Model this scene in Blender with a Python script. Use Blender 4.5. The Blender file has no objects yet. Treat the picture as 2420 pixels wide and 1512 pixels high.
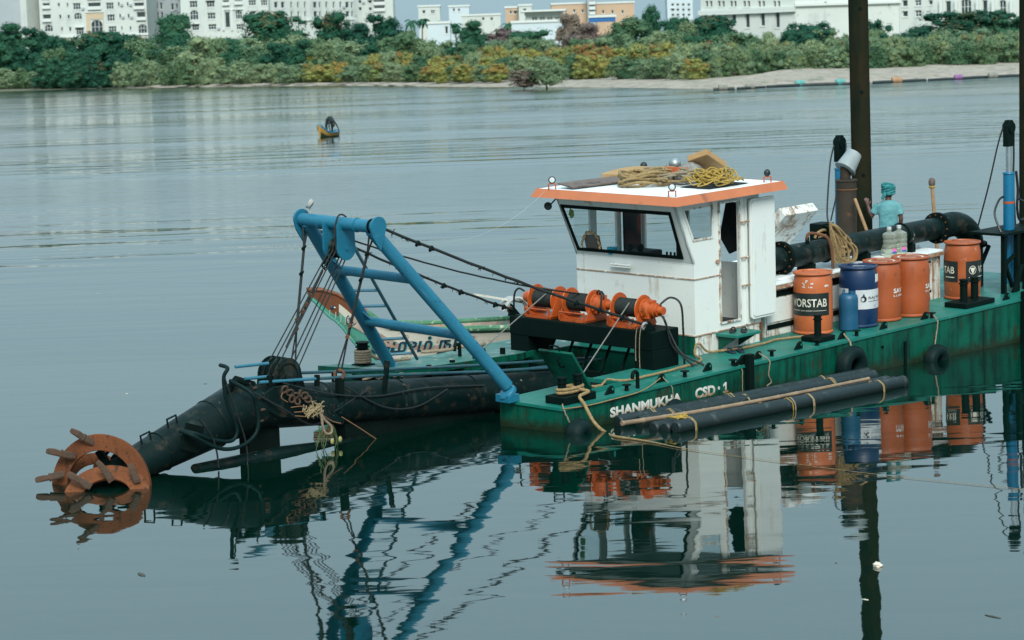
import bpy, bmesh, math, random
from mathutils import Vector as V, Matrix as M, Euler
R_ = math.radians
random.seed(7)
sc = bpy.context.scene
col = sc.collection

# ---------------------------------------------------------------- camera
CAM_H, PITCH, ROLL, FPX, PW, PH = 4.738, .1065, .0356, 5829., 2419., 1512.
_fw = V((0, math.cos(PITCH), -math.sin(PITCH)))
_up = V((0, math.sin(PITCH), math.cos(PITCH)))
_rt = V((1, 0, 0))
_c, _s = math.cos(ROLL), math.sin(ROLL)
cd = bpy.data.cameras.new('camera'); cam = bpy.data.objects.new('camera', cd); col.objects.link(cam)
cr, cu, cb = _rt*_c - _up*_s, _rt*_s + _up*_c, -_fw
cam.matrix_world = M(((cr.x, cu.x, cb.x, 0), (cr.y, cu.y, cb.y, 0), (cr.z, cu.z, cb.z, CAM_H), (0, 0, 0, 1)))
cd.sensor_width = 36; cd.lens = 36*FPX/PW; cd.clip_start = .5; cd.clip_end = 12000
sc.camera = cam
cd.dof.use_dof = True; cd.dof.focus_distance = 33.; cd.dof.aperture_fstop = 4.      # the far bank is a little out of focus

# ---------------------------------------------------------------- world, sun, exposure
SUN_EL, SUN_AZ = R_(40), R_(174)          # azimuth from +Y towards +X: behind the camera, a little to its right
wd = bpy.data.worlds.new('World'); sc.world = wd; wd.use_nodes = True
nt = wd.node_tree; nt.nodes.clear()
sky = nt.nodes.new('ShaderNodeTexSky'); sky.sky_type = 'NISHITA'; sky.sun_disc = False
sky.sun_elevation = SUN_EL; sky.sun_rotation = SUN_AZ; sky.air_density = 1.6; sky.dust_density = 4.; sky.ozone_density = 1.5
mixn = nt.nodes.new('ShaderNodeMix'); mixn.data_type = 'RGBA'; mixn.inputs[0].default_value = .86
mixn.inputs[7].default_value = (2.72, 4.02, 4.62, 1)      # grey-blue overcast, brighter towards the zenith as overcast skies are
bg = nt.nodes.new('ShaderNodeBackground'); bg.inputs[1].default_value = .1
wo = nt.nodes.new('ShaderNodeOutputWorld')
_tc = nt.nodes.new('ShaderNodeTexCoord'); _sx = nt.nodes.new('ShaderNodeSeparateXYZ'); _mr = nt.nodes.new('ShaderNodeMapRange'); _vm = nt.nodes.new('ShaderNodeVectorMath'); _vm.operation = 'SCALE'
nt.links.new(_tc.outputs['Generated'], _sx.inputs[0]); nt.links.new(_sx.outputs[2], _mr.inputs[0]); _mr.inputs[3].default_value = 1.; _mr.inputs[4].default_value = 2.3
nt.links.new(mixn.outputs[2], _vm.inputs[0]); nt.links.new(_mr.outputs[0], _vm.inputs['Scale'])
nt.links.new(sky.outputs[0], mixn.inputs[6]); nt.links.new(_vm.outputs[0], bg.inputs[0]); nt.links.new(bg.outputs[0], wo.inputs[0])
sl = bpy.data.lights.new('sun', 'SUN'); sl.energy = 2.25; sl.angle = R_(24); sl.color = (1., 1., .93)
so = bpy.data.objects.new('sun', sl); col.objects.link(so)
sd = V((math.sin(SUN_AZ)*math.cos(SUN_EL), math.cos(SUN_AZ)*math.cos(SUN_EL), math.sin(SUN_EL)))
so.rotation_euler = (-sd).to_track_quat('-Z', 'Y').to_euler(); so.location = sd*60
vs = sc.view_settings; vs.view_transform = 'Standard'; vs.look = 'None'; vs.exposure = .5; vs.gamma = 1.; vs.use_curve_mapping = False

# ---------------------------------------------------------------- frames
def at(vx, vy, Y):
    """world point that lies Y metres ahead of the camera in the direction of a place in the view"""
    a, b = vx-PW/2, vy-PH/2
    u, v = a*_c-b*_s, a*_s+b*_c
    d = _rt*(u/FPX)-_up*(v/FPX)+_fw
    return V((0, 0, CAM_H))+d*(Y/d.y)
def rx(a): return M.Rotation(a, 4, 'X')
def ry(a): return M.Rotation(a, 4, 'Y')
def rz(a): return M.Rotation(a, 4, 'Z')
T = M.Translation
HM = T((.5976, 30.7505, .3108)) @ rz(.805) @ ry(-.0348) @ rx(.0374)      # hull frame: x aft, y to port, z up from the bow's starboard deck corner
HMI = HM.inverted()
def W2H(p): return HMI @ V(p)
def Hw(*p): return HM @ V(p)

# ---------------------------------------------------------------- mesh builder
def ortho(d):
    d = d.normalized()
    a = V((0, 0, 1)) if abs(d.z) < .9 else V((1, 0, 0))
    x = d.cross(a).normalized()
    return x, d.cross(x).normalized()
class MB:
    def __init__(s): s.v = []; s.f = []; s.mi = []; s.sm = []
    def add(s, vs, fs, mi=0, sm=False):
        o = len(s.v); s.v += [tuple(p) for p in vs]
        for f in fs: s.f.append([i+o for i in f]); s.mi.append(mi); s.sm.append(sm)
        return s
    def box(s, x0, x1, y0, y1, z0, z1, m=None, mi=0):
        p = [V((x, y, z)) for z in (z0, z1) for y in (y0, y1) for x in (x0, x1)]
        if m is not None: p = [m @ q for q in p]
        return s.add(p, [(0, 2, 3, 1), (4, 5, 7, 6), (0, 1, 5, 4), (2, 6, 7, 3), (0, 4, 6, 2), (1, 3, 7, 5)], mi)
    def bar(s, a, b, w, h, mi=0):
        """square bar from a to b"""
        a, b = V(a), V(b); x, y = ortho(b-a); x = x*w/2; y = y*h/2
        p = [q+i*x+j*y for q in (a, b) for i, j in ((-1, -1), (1, -1), (1, 1), (-1, 1))]
        return s.add(p, [(3, 2, 1, 0), (4, 5, 6, 7), (0, 1, 5, 4), (1, 2, 6, 5), (2, 3, 7, 6), (3, 0, 4, 7)], mi)
    def cyl(s, a, b, r, r2=None, n=16, mi=0, cap=True):
        a, b = V(a), V(b); r2 = r if r2 is None else r2
        x, y = ortho(b-a)
        p = []
        for q, rr in ((a, r), (b, r2)):
            for i in range(n):
                t = 2*math.pi*i/n; p.append(q+(x*math.cos(t)+y*math.sin(t))*rr)
        s.add(p, [(i, (i+1) % n, n+(i+1) % n, n+i) for i in range(n)], mi, True)
        if cap: s.add(p, [tuple(range(n-1, -1, -1)), tuple(range(n, 2*n))], mi, False)
        return s
    def lathe(s, c, ax, prof, n=24, mi=0, mis=None):
        """prof: (radius, distance along axis) list"""
        c, ax = V(c), V(ax).normalized(); x, y = ortho(ax)
        p = []
        for r, h in prof:
            for i in range(n):
                t = 2*math.pi*i/n; p.append(c+ax*h+(x*math.cos(t)+y*math.sin(t))*r)
        for k in range(len(prof)-1):
            s.add([], [], 0)
        o = len(s.v); s.v += [tuple(q) for q in p]
        for k in range(len(prof)-1):
            for i in range(n):
                s.f.append([o+k*n+i, o+k*n+(i+1) % n, o+(k+1)*n+(i+1) % n, o+(k+1)*n+i]); s.mi.append(mis[k] if mis else mi); s.sm.append(True)
        if prof[0][0] > 1e-4: s.f.append([o+i for i in range(n-1, -1, -1)]); s.mi.append(mis[0] if mis else mi); s.sm.append(False)
        if prof[-1][0] > 1e-4: s.f.append([o+(len(prof)-1)*n+i for i in range(n)]); s.mi.append(mis[-1] if mis else mi); s.sm.append(False)
        return s
    def tube(s, pts, r, n=8, closed=False, mi=0):
        pts = [V(p) for p in pts]; N = len(pts)
        rr = r if isinstance(r, (list, tuple)) else [r]*N
        tan = []
        for i in range(N):
            a = pts[i-1] if (i > 0 or closed) else pts[i]
            b = pts[(i+1) % N] if (i < N-1 or closed) else pts[i]
            d = b-a
            tan.append(d.normalized() if d.length > 1e-9 else (tan[-1] if tan else V((1, 0, 0))))
        x, y = ortho(tan[0]); p = []
        for i in range(N):
            if i:
                x = (x-tan[i]*x.dot(tan[i]))
                x = x.normalized() if x.length > 1e-6 else ortho(tan[i])[0]
                y = tan[i].cross(x)
            for k in range(n):
                t = 2*math.pi*k/n; p.append(pts[i]+(x*math.cos(t)+y*math.sin(t))*rr[i])
        fs = []
        for i in range(N if closed else N-1):
            j = (i+1) % N
            for k in range(n): fs.append((i*n+k, i*n+(k+1) % n, j*n+(k+1) % n, j*n+k))
        s.add(p, fs, mi, True)
        if not closed: s.add([p[k] for k in range(n)], [tuple(range(n-1, -1, -1))], mi); s.add(p[-n:], [tuple(range(n))], mi)
        return s
    def torus(s, c, ax, Rr, r, n=28, k=10, mi=0, flat=1.):
        c, ax = V(c), V(ax).normalized(); x, y = ortho(ax); p = []
        for i in range(n):
            t = 2*math.pi*i/n; d = x*math.cos(t)+y*math.sin(t)
            for j in range(k):
                u = 2*math.pi*j/k; p.append(c+d*(Rr+r*math.cos(u))+ax*(r*flat*math.sin(u)))
        return s.add(p, [(i*k+j, ((i+1) % n)*k+j, ((i+1) % n)*k+(j+1) % k, i*k+(j+1) % k) for i in range(n) for j in range(k)], mi, True)
    def prism(s, poly, off, mi=0):
        """3-D polygon extruded by the vector off"""
        n = len(poly); a = [V(p) for p in poly]; b = [p+V(off) for p in a]
        nrm = V((0, 0, 0))
        for i in range(n): nrm += a[i].cross(a[(i+1) % n])
        fs = [tuple(range(n)), tuple(range(2*n-1, n-1, -1))]+[(i, n+i, n+(i+1) % n, (i+1) % n) for i in range(n)]
        if nrm.dot(V(off)) > 0: fs = [tuple(reversed(f)) for f in fs]
        return s.add(a+b, fs, mi)
    def sph(s, c, r, n=12, k=8, mi=0, sc3=(1, 1, 1)):
        pr = []
        c = V(c); p = []
        for j in range(k+1):
            ph = math.pi*j/k
            for i in range(n):
                t = 2*math.pi*i/n
                p.append(c+V((math.sin(ph)*math.cos(t)*r*sc3[0], math.sin(ph)*math.sin(t)*r*sc3[1], -math.cos(ph)*r*sc3[2])))
        return s.add(p, [(j*n+i, j*n+(i+1) % n, (j+1)*n+(i+1) % n, (j+1)*n+i) for j in range(k) for i in range(n)], mi, True)
    def mesh(s, name):
        me = bpy.data.meshes.new(name); me.from_pydata(s.v, [], s.f)
        me.polygons.foreach_set('material_index', s.mi); me.polygons.foreach_set('use_smooth', s.sm)
        me.update()
        if any(s.sm): me.set_sharp_from_angle(angle=R_(42))
        return me
    def build(s, name, mat, parent=None, bevel=0, place=None):
        me = s.mesh(name)
        for m in (mat if isinstance(mat, (list, tuple)) else [mat]): me.materials.append(MAT[m])
        return link(name, me, parent, bevel, place)
def link(name, me, parent=None, bevel=0, place=None):
    o = bpy.data.objects.new(name, me); col.objects.link(o)
    if parent is not None: o.parent = parent
    if place is not None: o.matrix_basis = place
    if bevel:
        b = o.modifiers.new('bevel', 'BEVEL'); b.width = bevel; b.segments = 2; b.limit_method = 'ANGLE'; b.angle_limit = R_(40)
    return o
def tag(o, label=None, cat=None, group=None, kind=None):
    if label: o['label'] = label
    if cat: o['category'] = cat
    if group: o['group'] = group
    if kind: o['kind'] = kind
    return o
def thing(name, label, cat, place=None, group=None):
    o = bpy.data.objects.new(name, None); o.empty_display_size = .2; col.objects.link(o)
    if place is not None: o.matrix_basis = place
    return tag(o, label, cat, group)
def copy_tree(o, parent=None):
    c = o.copy(); col.objects.link(c)
    if parent is not None: c.parent = parent
    for ch in [k for k in o.children]: copy_tree(ch, c)
    return c
def spline(pts, n=8, closed=False):
    """Catmull-Rom through pts"""
    P = [V(p) for p in pts]; N = len(P); out = []
    for i in range(N if closed else N-1):
        g = lambda k: P[k % N] if closed else P[min(max(k, 0), N-1)]
        a, b, c, d = g(i-1), g(i), g(i+1), g(i+2)
        for j in range(n):
            t = j/n
            out.append(.5*((2*b)+(c-a)*t+(2*a-5*b+4*c-d)*t*t+(3*b-a-3*c+d)*t**3))
    if not closed: out.append(P[-1])
    return out
def sag(a, b, d, n=14):
    a, b = V(a), V(b)
    return [a.lerp(b, i/n)-V((0, 0, d*4*(i/n)*(1-i/n))) for i in range(n+1)]
def wob(pts, amp, seed=0):
    r = random.Random(seed)
    return [p+V((r.uniform(-amp, amp), r.uniform(-amp, amp), r.uniform(-amp, amp))) for p in pts]
def text_mesh(txt, size=1., ext=0., bold=0., align='LEFT', shear=0., res=3):
    cu = bpy.data.curves.new('lettering', 'FONT'); cu.body = txt; cu.size = size; cu.extrude = ext; cu.offset = bold; cu.align_x = align
    cu.shear = shear; cu.resolution_u = res; cu.space_character = 1.
    o = bpy.data.objects.new('lettering', cu); col.objects.link(o)
    dg = bpy.context.evaluated_depsgraph_get(); dg.update()
    me = bpy.data.meshes.new_from_object(o.evaluated_get(dg))
    bpy.data.objects.remove(o); bpy.data.curves.remove(cu)
    return me
def fit(me, x0, x1, y0, y1):
    """scale a flat text mesh into the rectangle x0..x1, y0..y1"""
    xs = [v.co.x for v in me.vertices]; ys = [v.co.y for v in me.vertices]
    a, b, c, d = min(xs), max(xs), min(ys), max(ys)
    for v in me.vertices:
        v.co.x = x0+(v.co.x-a)/(b-a)*(x1-x0); v.co.y = y0+(v.co.y-c)/(d-c)*(y1-y0)
    return me

# ---------------------------------------------------------------- materials
MAT = {}
def mat(name, base, rough=.6, metal=0., var=None, spots=None, streak=None, bump=None, spec=.5, coat=0., coords='Object'):
    """var=(colour, scale, amount); spots=(colour, scale, threshold, softness); streak=(colour, scale, threshold, softness); bump=(scale, strength)"""
    m = bpy.data.materials.new(name); m.use_nodes = True; MAT[name] = m
    n, l = m.node_tree.nodes, m.node_tree.links
    b = n['Principled BSDF']
    b.inputs['Roughness'].default_value = rough; b.inputs['Metallic'].default_value = metal
    b.inputs['Specular IOR Level'].default_value = spec; b.inputs['Coat Weight'].default_value = coat
    tc = n.new('ShaderNodeTexCoord'); co = tc.outputs[coords]
    def noise(scale, vec=co, detail=5, rg=.6):
        t = n.new('ShaderNodeTexNoise'); t.inputs['Scale'].default_value = scale; t.inputs['Detail'].default_value = detail; t.inputs['Roughness'].default_value = rg
        l.new(vec, t.inputs['Vector']); return t.outputs['Fac']
    def ramp(fac, a, c):
        r = n.new('ShaderNodeMapRange'); r.clamp = True; l.new(fac, r.inputs[0]); r.inputs[1].default_value = a; r.inputs[2].default_value = c
        return r.outputs[0]
    def mix(fac, A, B):
        x = n.new('ShaderNodeMix'); x.data_type = 'RGBA'; l.new(fac, x.inputs[0])
        for k, q in ((6, A), (7, B)):
            if isinstance(q, tuple): x.inputs[k].default_value = (*q, 1)
            else: l.new(q, x.inputs[k])
        return x.outputs[2]
    c = base
    if var:
        f = ramp(noise(var[1]), .5-.5/max(var[2], .01)*.5, .5+.5/max(var[2], .01)*.5) if False else ramp(noise(var[1]), .3, .7)
        mu = n.new('ShaderNodeMath'); mu.operation = 'MULTIPLY'; mu.inputs[1].default_value = var[2]; l.new(f, mu.inputs[0])
        c = mix(mu.outputs[0], c, var[0])
    for st in (streak if isinstance(streak, list) else [streak] if streak else []):
        mp = n.new('ShaderNodeMapping'); mp.inputs['Scale'].default_value = (1, 1, .09); l.new(co, mp.inputs[0])
        f1 = noise(st[1], mp.outputs[0], 4); f2 = noise(st[1]*.25, co, 3)
        ad = n.new('ShaderNodeMath'); ad.operation = 'MULTIPLY'; l.new(f1, ad.inputs[0]); l.new(f2, ad.inputs[1])
        c = mix(ramp(ad.outputs[0], st[2], st[2]+st[3]), c, st[0])
    for sp in (spots if isinstance(spots, list) else [spots] if spots else []):
        c = mix(ramp(noise(sp[1], co, 7, .65), sp[2], sp[2]+sp[3]), c, sp[0])
    if isinstance(c, tuple): b.inputs['Base Color'].default_value = (*c, 1)
    else: l.new(c, b.inputs['Base Color'])
    if bump:
        bp = n.new('ShaderNodeBump'); bp.inputs['Strength'].default_value = bump[1]; bp.inputs['Distance'].default_value = .02
        l.new(noise(bump[0], co, 6), bp.inputs['Height']); l.new(bp.outputs[0], b.inputs['Normal'])
    # a little roughness variation everywhere
    rf = n.new('ShaderNodeMapRange'); l.new(noise(3.1), rf.inputs[0]); rf.inputs[1].default_value = .3; rf.inputs[2].default_value = .7
    rf.inputs[3].default_value = max(rough-.12, .03); rf.inputs[4].default_value = min(rough+.12, 1); l.new(rf.outputs[0], b.inputs['Roughness'])
    return m
RUST = (.17, .065, .025); DRUST = (.055, .028, .016)
mat('hull_green', (.0004, .074, .046), .5, var=((.001, .1, .063), 1.6, .7), streak=[((.0004, .028, .018), 6., .22, .14), ((.024, .038, .02), 11., .3, .1)], spots=[((.05, .04, .02), 12., .65, .06), ((.02, .2, .14), 21., .7, .04)], bump=(3.2, .25), spec=.2)
mat('deck_green', (.0005, .115, .085), .45, var=((.012, .19, .15), 1.3, .8), spots=[((.07, .22, .19), 5., .58, .14), ((.09, .06, .03), 17., .66, .08)], bump=(26, .12))
mat('port_deck', (.06, .16, .14), .5, var=((.006, .12, .085), 1.1, .8), spots=[((.3, .22, .15), 6., .56, .12), ((.3, .36, .34), 3., .58, .1)], bump=(20, .12))
mat('black_paint', (.0008, .006, .005), .6, var=((.002, .01, .008), 3., .7), spots=((.03, .03, .024), 22., .7, .06), bump=(14, .1), spec=.09)
mat('black_steel', (.0006, .006, .0052), .5, var=((.002, .014, .014), 2., .7), streak=[((.02, .03, .027), 7., .3, .12), ((.19, .19, .16), 10., .41, .04)], spots=[((.16, .16, .135), 11., .67, .04), ((.03, .026, .018), 6., .56, .1)], bump=(8, .14), spec=.16)
mat('black_dull', (.0006, .005, .0042), .85, var=((.0015, .009, .007), 6., .6), bump=(20, .2), spec=.12)
mat('rubber', (.001, .01, .01), .6, var=((.003, .017, .017), 6., .7), bump=(30, .15), spec=.14)
mat('pvc_pipe', (.0012, .0085, .0095), .55, var=((.004, .016, .018), 2.5, .7), spots=((.07, .085, .08), 6., .58, .2), bump=(24, .1))
mat('white_paint', (.69, .715, .67), .52, var=((.66, .71, .7), 1.2, .7), streak=[((.42, .36, .27), 8., .33, .16), ((.34, .2, .1), 15., .4, .08)], spots=[((.42, .33, .23), 15., .66, .06), ((.5, .5, .46), 5., .62, .14)], bump=(2.6, .16))
mat('white_rusty', (.68, .7, .66), .55, var=((.55, .57, .53), 2., .6), streak=[((.3, .17, .08), 10., .25, .13), ((.17, .075, .03), 24., .29, .09)], spots=((.2, .085, .04), 12., .6, .08))
mat('weld_rust', (.42, .33, .24), .7, var=((.24, .1, .045), 9., 1.), spots=((.7, .72, .7), 11., .56, .08))
mat('roof_white', (.8, .84, .84), .5, var=((.68, .74, .74), 1.5, .7), spots=((.55, .5, .42), 9., .66, .1))
mat('fascia_orange', (.52, .165, .065), .55, var=((.42, .125, .05), 2.5, .8), streak=((.3, .1, .05), 9., .33, .1), spots=((.36, .13, .06), 13., .64, .08))
mat('winch_orange', (.46, .085, .012), .45, var=((.34, .055, .009), 4., .85), streak=((.15, .035, .01), 14., .33, .1), spots=[((.03, .02, .012), 12., .62, .07), ((.12, .05, .02), 26., .66, .05)], bump=(30, .06))
mat('frame_blue', (.005, .115, .195), .45, var=((.014, .16, .25), 2.2, .8), spots=[((.01, .05, .08), 24., .6, .08), ((.2, .19, .14), 11., .7, .04), ((.06, .2, .28), 5., .6, .15)], bump=(16, .1))
mat('pipe_blue', (.015, .13, .2), .4, var=((.05, .17, .22), 4., .7), spots=((.14, .1, .07), 15., .62, .08))
mat('cyl_blue', (.004, .12, .24), .32, var=((.006, .15, .28), 3., .6), spots=((.1, .12, .12), 20., .7, .05))
mat('chrome', (.75, .78, .8), .22, 1.)
mat('galvanised', (.28, .32, .325), .55, .0, var=((.2, .24, .245), 7., .8), spots=((.25, .2, .15), 20., .68, .06))
mat('rust', RUST, .8, var=(DRUST, 5., .9), spots=((.33, .13, .05), 11., .6, .1), bump=(30, .3))
mat('cutter_rust', (.2, .066, .025), .9, var=((.1, .036, .016), 3., .95), streak=((.06, .026, .014), 9., .3, .1), spots=[((.05, .026, .015), 13., .57, .1), ((.3, .13, .06), 30., .64, .06)], bump=(40, .5), spec=.2)
mat('tooth_rust', (.042, .03, .021), .88, var=((.085, .04, .02), 8., .9), spots=((.04, .03, .022), 14., .58, .08), bump=(45, .45))
mat('spud_rust', (.007, .014, .0075), .88, var=((.024, .017, .008), 1.1, .95), streak=((.004, .01, .006), 5., .26, .14), spots=((.045, .024, .012), 8., .64, .08), bump=(22, .3), spec=.1)
mat('stack_rust', (.034, .024, .014), .88, var=((.016, .014, .009), 2.6, .9), spots=((.11, .045, .02), 7., .58, .12), bump=(26, .3))
mat('rope_tan', (.36, .25, .115), .88, var=((.2, .13, .055), 22., .95), bump=(70, .8))
mat('rope_grey', (.3, .24, .17), .9, var=((.2, .16, .1), 30., .9), bump=(70, .8))
mat('rope_yellow', (.42, .28, .05), .8, var=((.26, .16, .03), 20., .9))
mat('twine', (.32, .25, .14), .9, var=((.2, .15, .08), 20., .9))
mat('wire', (.004, .008, .0075), .7, .0, var=((.012, .014, .012), 30., .8), bump=(90, .6))
mat('wire_grey', (.22, .22, .2), .55, .3, var=((.12, .12, .11), 30., .8))
mat('cable_black', (.006, .01, .01), .45)
mat('thin_white', (.45, .5, .5), .7)
mat('drum_rope', (.006, .013, .012), .6, .0, var=((.02, .026, .024), 60., .8), bump=(120, .5), spec=.3)
mat('drum_orange', (.5, .125, .035), .5, var=((.4, .095, .028), 3., .8), streak=((.3, .09, .04), 8., .33, .12), spots=[((.6, .45, .35), 13., .7, .05), ((.27, .09, .04), 8., .63, .08)], bump=(12, .05))
mat('drum_red', (.36, .078, .017), .5, var=((.26, .055, .014), 2.5, .9), streak=((.16, .035, .015), 7., .32, .12), spots=[((.12, .035, .016), 9., .64, .1), ((.45, .2, .13), 16., .7, .05)], bump=(12, .05))
mat('drum_faded', (.38, .085, .018), .48, var=((.27, .06, .015), 3.5, .9), spots=[((.12, .05, .03), 8., .63, .1), ((.62, .33, .24), 4., .62, .14)], bump=(12, .05))
mat('drum_blue', (.002, .018, .065), .38, var=((.003, .03, .09), 3., .7), spots=((.05, .08, .12), 12., .68, .08))
mat('can_blue', (.004, .065, .14), .5, var=((.006, .09, .17), 4., .7), spots=((.1, .16, .18), 10., .66, .1))
mat('label_black', (.004, .011, .01), .5, var=((.012, .02, .018), 4., .8), spots=((.16, .09, .05), 13., .66, .05))
mat('label_white', (.55, .57, .58), .55, var=((.42, .45, .47), 5., .8), spots=((.2, .23, .25), 11., .61, .08))
mat('label_pink', (.8, .16, .42), .5); mat('label_blue', (.02, .12, .5), .5)
mat('print_cream', (.6, .57, .48), .55, spots=((.2, .16, .11), 20., .6, .1))
mat('print_white', (.62, .62, .59), .55, spots=((.36, .2, .12), 18., .6, .1))
mat('print_black', (.006, .012, .014), .5)
mat('hull_letter', (.62, .62, .57), .65, spots=[((.3, .18, .09), 13., .58, .1)])
mat('boat_letter', (.006, .028, .05), .6, spots=((.6, .57, .5), 30., .68, .08))
mat('boat_letter_edge', (.05, .4, .42), .6)
mat('bamboo', (.27, .19, .12), .65, var=((.18, .12, .075), 6., .9), spots=((.18, .12, .08), 14., .64, .1))
mat('wood_dark', (.1, .07, .06), .75, var=((.17, .13, .11), 5., .9), streak=((.05, .035, .03), 9., .3, .1), bump=(26, .4))
mat('wood_stick', (.34, .2, .1), .7, var=((.22, .12, .055), 9., .9))
mat('foam_tan', (.4, .25, .11), .85, var=((.32, .18, .075), 4., .8), bump=(60, .3))
mat('cloth_grey', (.3, .29, .27), .95, var=((.13, .13, .12), 14., 1.), bump=(40, .8))
mat('cloth_black', (.006, .01, .012), .9, bump=(14, .6))
mat('tray_orange', (.5, .11, .03), .55, var=((.3, .06, .02), 6., .8))
mat('steel_pot', (.4, .43, .43), .4, .7, var=((.2, .24, .24), 8., .8))
mat('shirt', (.14, .35, .37), .9, var=((.07, .23, .26), 6., .95), bump=(13, .9))
mat('turban', (.006, .1, .12), .9, var=((.04, .28, .27), 24., .9), bump=(60, .8))
mat('trousers', (.03, .04, .05), .9)
mat('skin', (.1, .05, .035), .55, var=((.075, .036, .026), 9., .7))
mat('dark_clothes', (.008, .014, .016), .9, var=((.016, .026, .028), 14., .6))
mat('hair', (.006, .006, .006), .6)
mat('flipflop', (.006, .02, .035), .7); mat('flipflop_black', (.008, .008, .009), .7)
mat('boat_white', (.52, .48, .4), .75, var=((.6, .6, .54), 2., .8), spots=[((.25, .15, .08), 6., .57, .1), ((.06, .3, .25), 3., .64, .06)], bump=(34, .3))
mat('boat_mint', (.05, .27, .2), .75, var=((.09, .32, .25), 4., .8), spots=((.33, .3, .22), 9., .58, .1), bump=(30, .3))
mat('boat_green', (.015, .13, .06), .75, var=((.1, .24, .14), 6., .9), spots=[((.4, .43, .32), 8., .58, .06), ((.1, .06, .03), 12., .63, .08)], bump=(34, .4))
mat('boat_red', (.11, .032, .011), .65, var=((.18, .06, .017), 4., .8), spots=((.1, .03, .012), 9., .6, .1))
mat('boat_darkgreen', (.006, .06, .035), .6)
mat('boat_inside', (.24, .13, .085), .8, var=((.42, .38, .32), 6., 1.), spots=((.1, .42, .36), 7., .62, .06))
mat('grey_trim', (.42, .43, .41), .6, var=((.3, .3, .28), 8., .8))
mat('canoe_yellow', (.34, .19, .03), .7); mat('canoe_blue', (.01, .2, .36), .5); mat('canoe_dark', (.004, .03, .02), .6)
mat('interior', (.2, .23, .23), .7, var=((.14, .17, .17), 3., .6))
mat('interior_dark', (.012, .02, .02), .6)
mat('seat_black', (.008, .012, .012), .6)
mat('bowl_blue', (.01, .28, .42), .4)
mat('garland', (.62, .45, .2), .8, var=((.45, .12, .08), 22., .8))
mat('leaf_pot', (.2, .32, .05), .6)
mat('weed', (.035, .07, .02), .8); mat('dry_root', (.22, .11, .055), .85); mat('flower_yellow', (.28, .26, .09), .7)
mat('debris_white', (.7, .62, .5), .8); mat('leaf_litter', (.05, .05, .035), .8)
mat('float_teal', (.08, .3, .28), .65); mat('float_orange', (.33, .2, .11), .65); mat('float_purple', (.22, .1, .24), .6); mat('float_grey', (.2, .2, .17), .7)
mat('float_pipe', (.02, .03, .03), .6)
mat('lamp_lens', (.6, .65, .66), .15, coat=1., spots=((.3, .34, .35), 60., .55, .05))
mat('lamp_back', (.01, .015, .016), .4)
def glass(name, tint, gloss, dirt=0.):
    m = bpy.data.materials.new(name); m.use_nodes = True; MAT[name] = m
    n, l = m.node_tree.nodes, m.node_tree.links; n.remove(n['Principled BSDF'])
    t = n.new('ShaderNodeBsdfTransparent'); t.inputs[0].default_value = (*tint, 1)
    g = n.new('ShaderNodeBsdfGlossy'); g.inputs['Roughness'].default_value = .04; g.inputs[0].default_value = (.9, .95, .97, 1)
    lw = n.new('ShaderNodeLayerWeight'); pw_ = n.new('ShaderNodeMath'); pw_.operation = 'POWER'; l.new(lw.outputs['Facing'], pw_.inputs[0]); pw_.inputs[1].default_value = 4.
    fr = n.new('ShaderNodeMath'); fr.operation = 'MULTIPLY_ADD'; l.new(pw_.outputs[0], fr.inputs[0]); fr.inputs[1].default_value = .5; fr.inputs[2].default_value = gloss
    mx = n.new('ShaderNodeMixShader'); l.new(fr.outputs[0], mx.inputs[0]); l.new(t.outputs[0], mx.inputs[1]); l.new(g.outputs[0], mx.inputs[2])
    out = mx.outputs[0]
    if dirt:
        d = n.new('ShaderNodeBsdfDiffuse'); d.inputs[0].default_value = (.3, .34, .34, 1)
        tc = n.new('ShaderNodeTexCoord'); tx = n.new('ShaderNodeTexNoise'); tx.inputs['Scale'].default_value = 5; tx.inputs['Detail'].default_value = 8; l.new(tc.outputs['Object'], tx.inputs[0])
        mr = n.new('ShaderNodeMapRange'); l.new(tx.outputs[0], mr.inputs[0]); mr.inputs[1].default_value = .35; mr.inputs[2].default_value = .75; mr.inputs[3].default_value = dirt*.5; mr.inputs[4].default_value = dirt*1.6
        m2 = n.new('ShaderNodeMixShader'); l.new(mr.outputs[0], m2.inputs[0]); l.new(out, m2.inputs[1]); l.new(d.outputs[0], m2.inputs[2]); out = m2.outputs[0]
    l.new(out, n['Material Output'].inputs[0])
glass('pane_clear', (.93, .96, .96), .02, .01); glass('pane_dusty', (.84, .89, .89), .03, .1)
mat('pane_dark', (.02, .035, .04), .15, var=((.06, .08, .085), .4, .8))
# water bottle: pale clear plastic
mb = bpy.data.materials.new('bottle_plastic'); mb.use_nodes = True; MAT['bottle_plastic'] = mb
_b = mb.node_tree.nodes['Principled BSDF']; _b.inputs['Base Color'].default_value = (.72, .78, .66, 1); _b.inputs['Transmission Weight'].default_value = .75; _b.inputs['Roughness'].default_value = .18; _b.inputs['IOR'].default_value = 1.2
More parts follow.
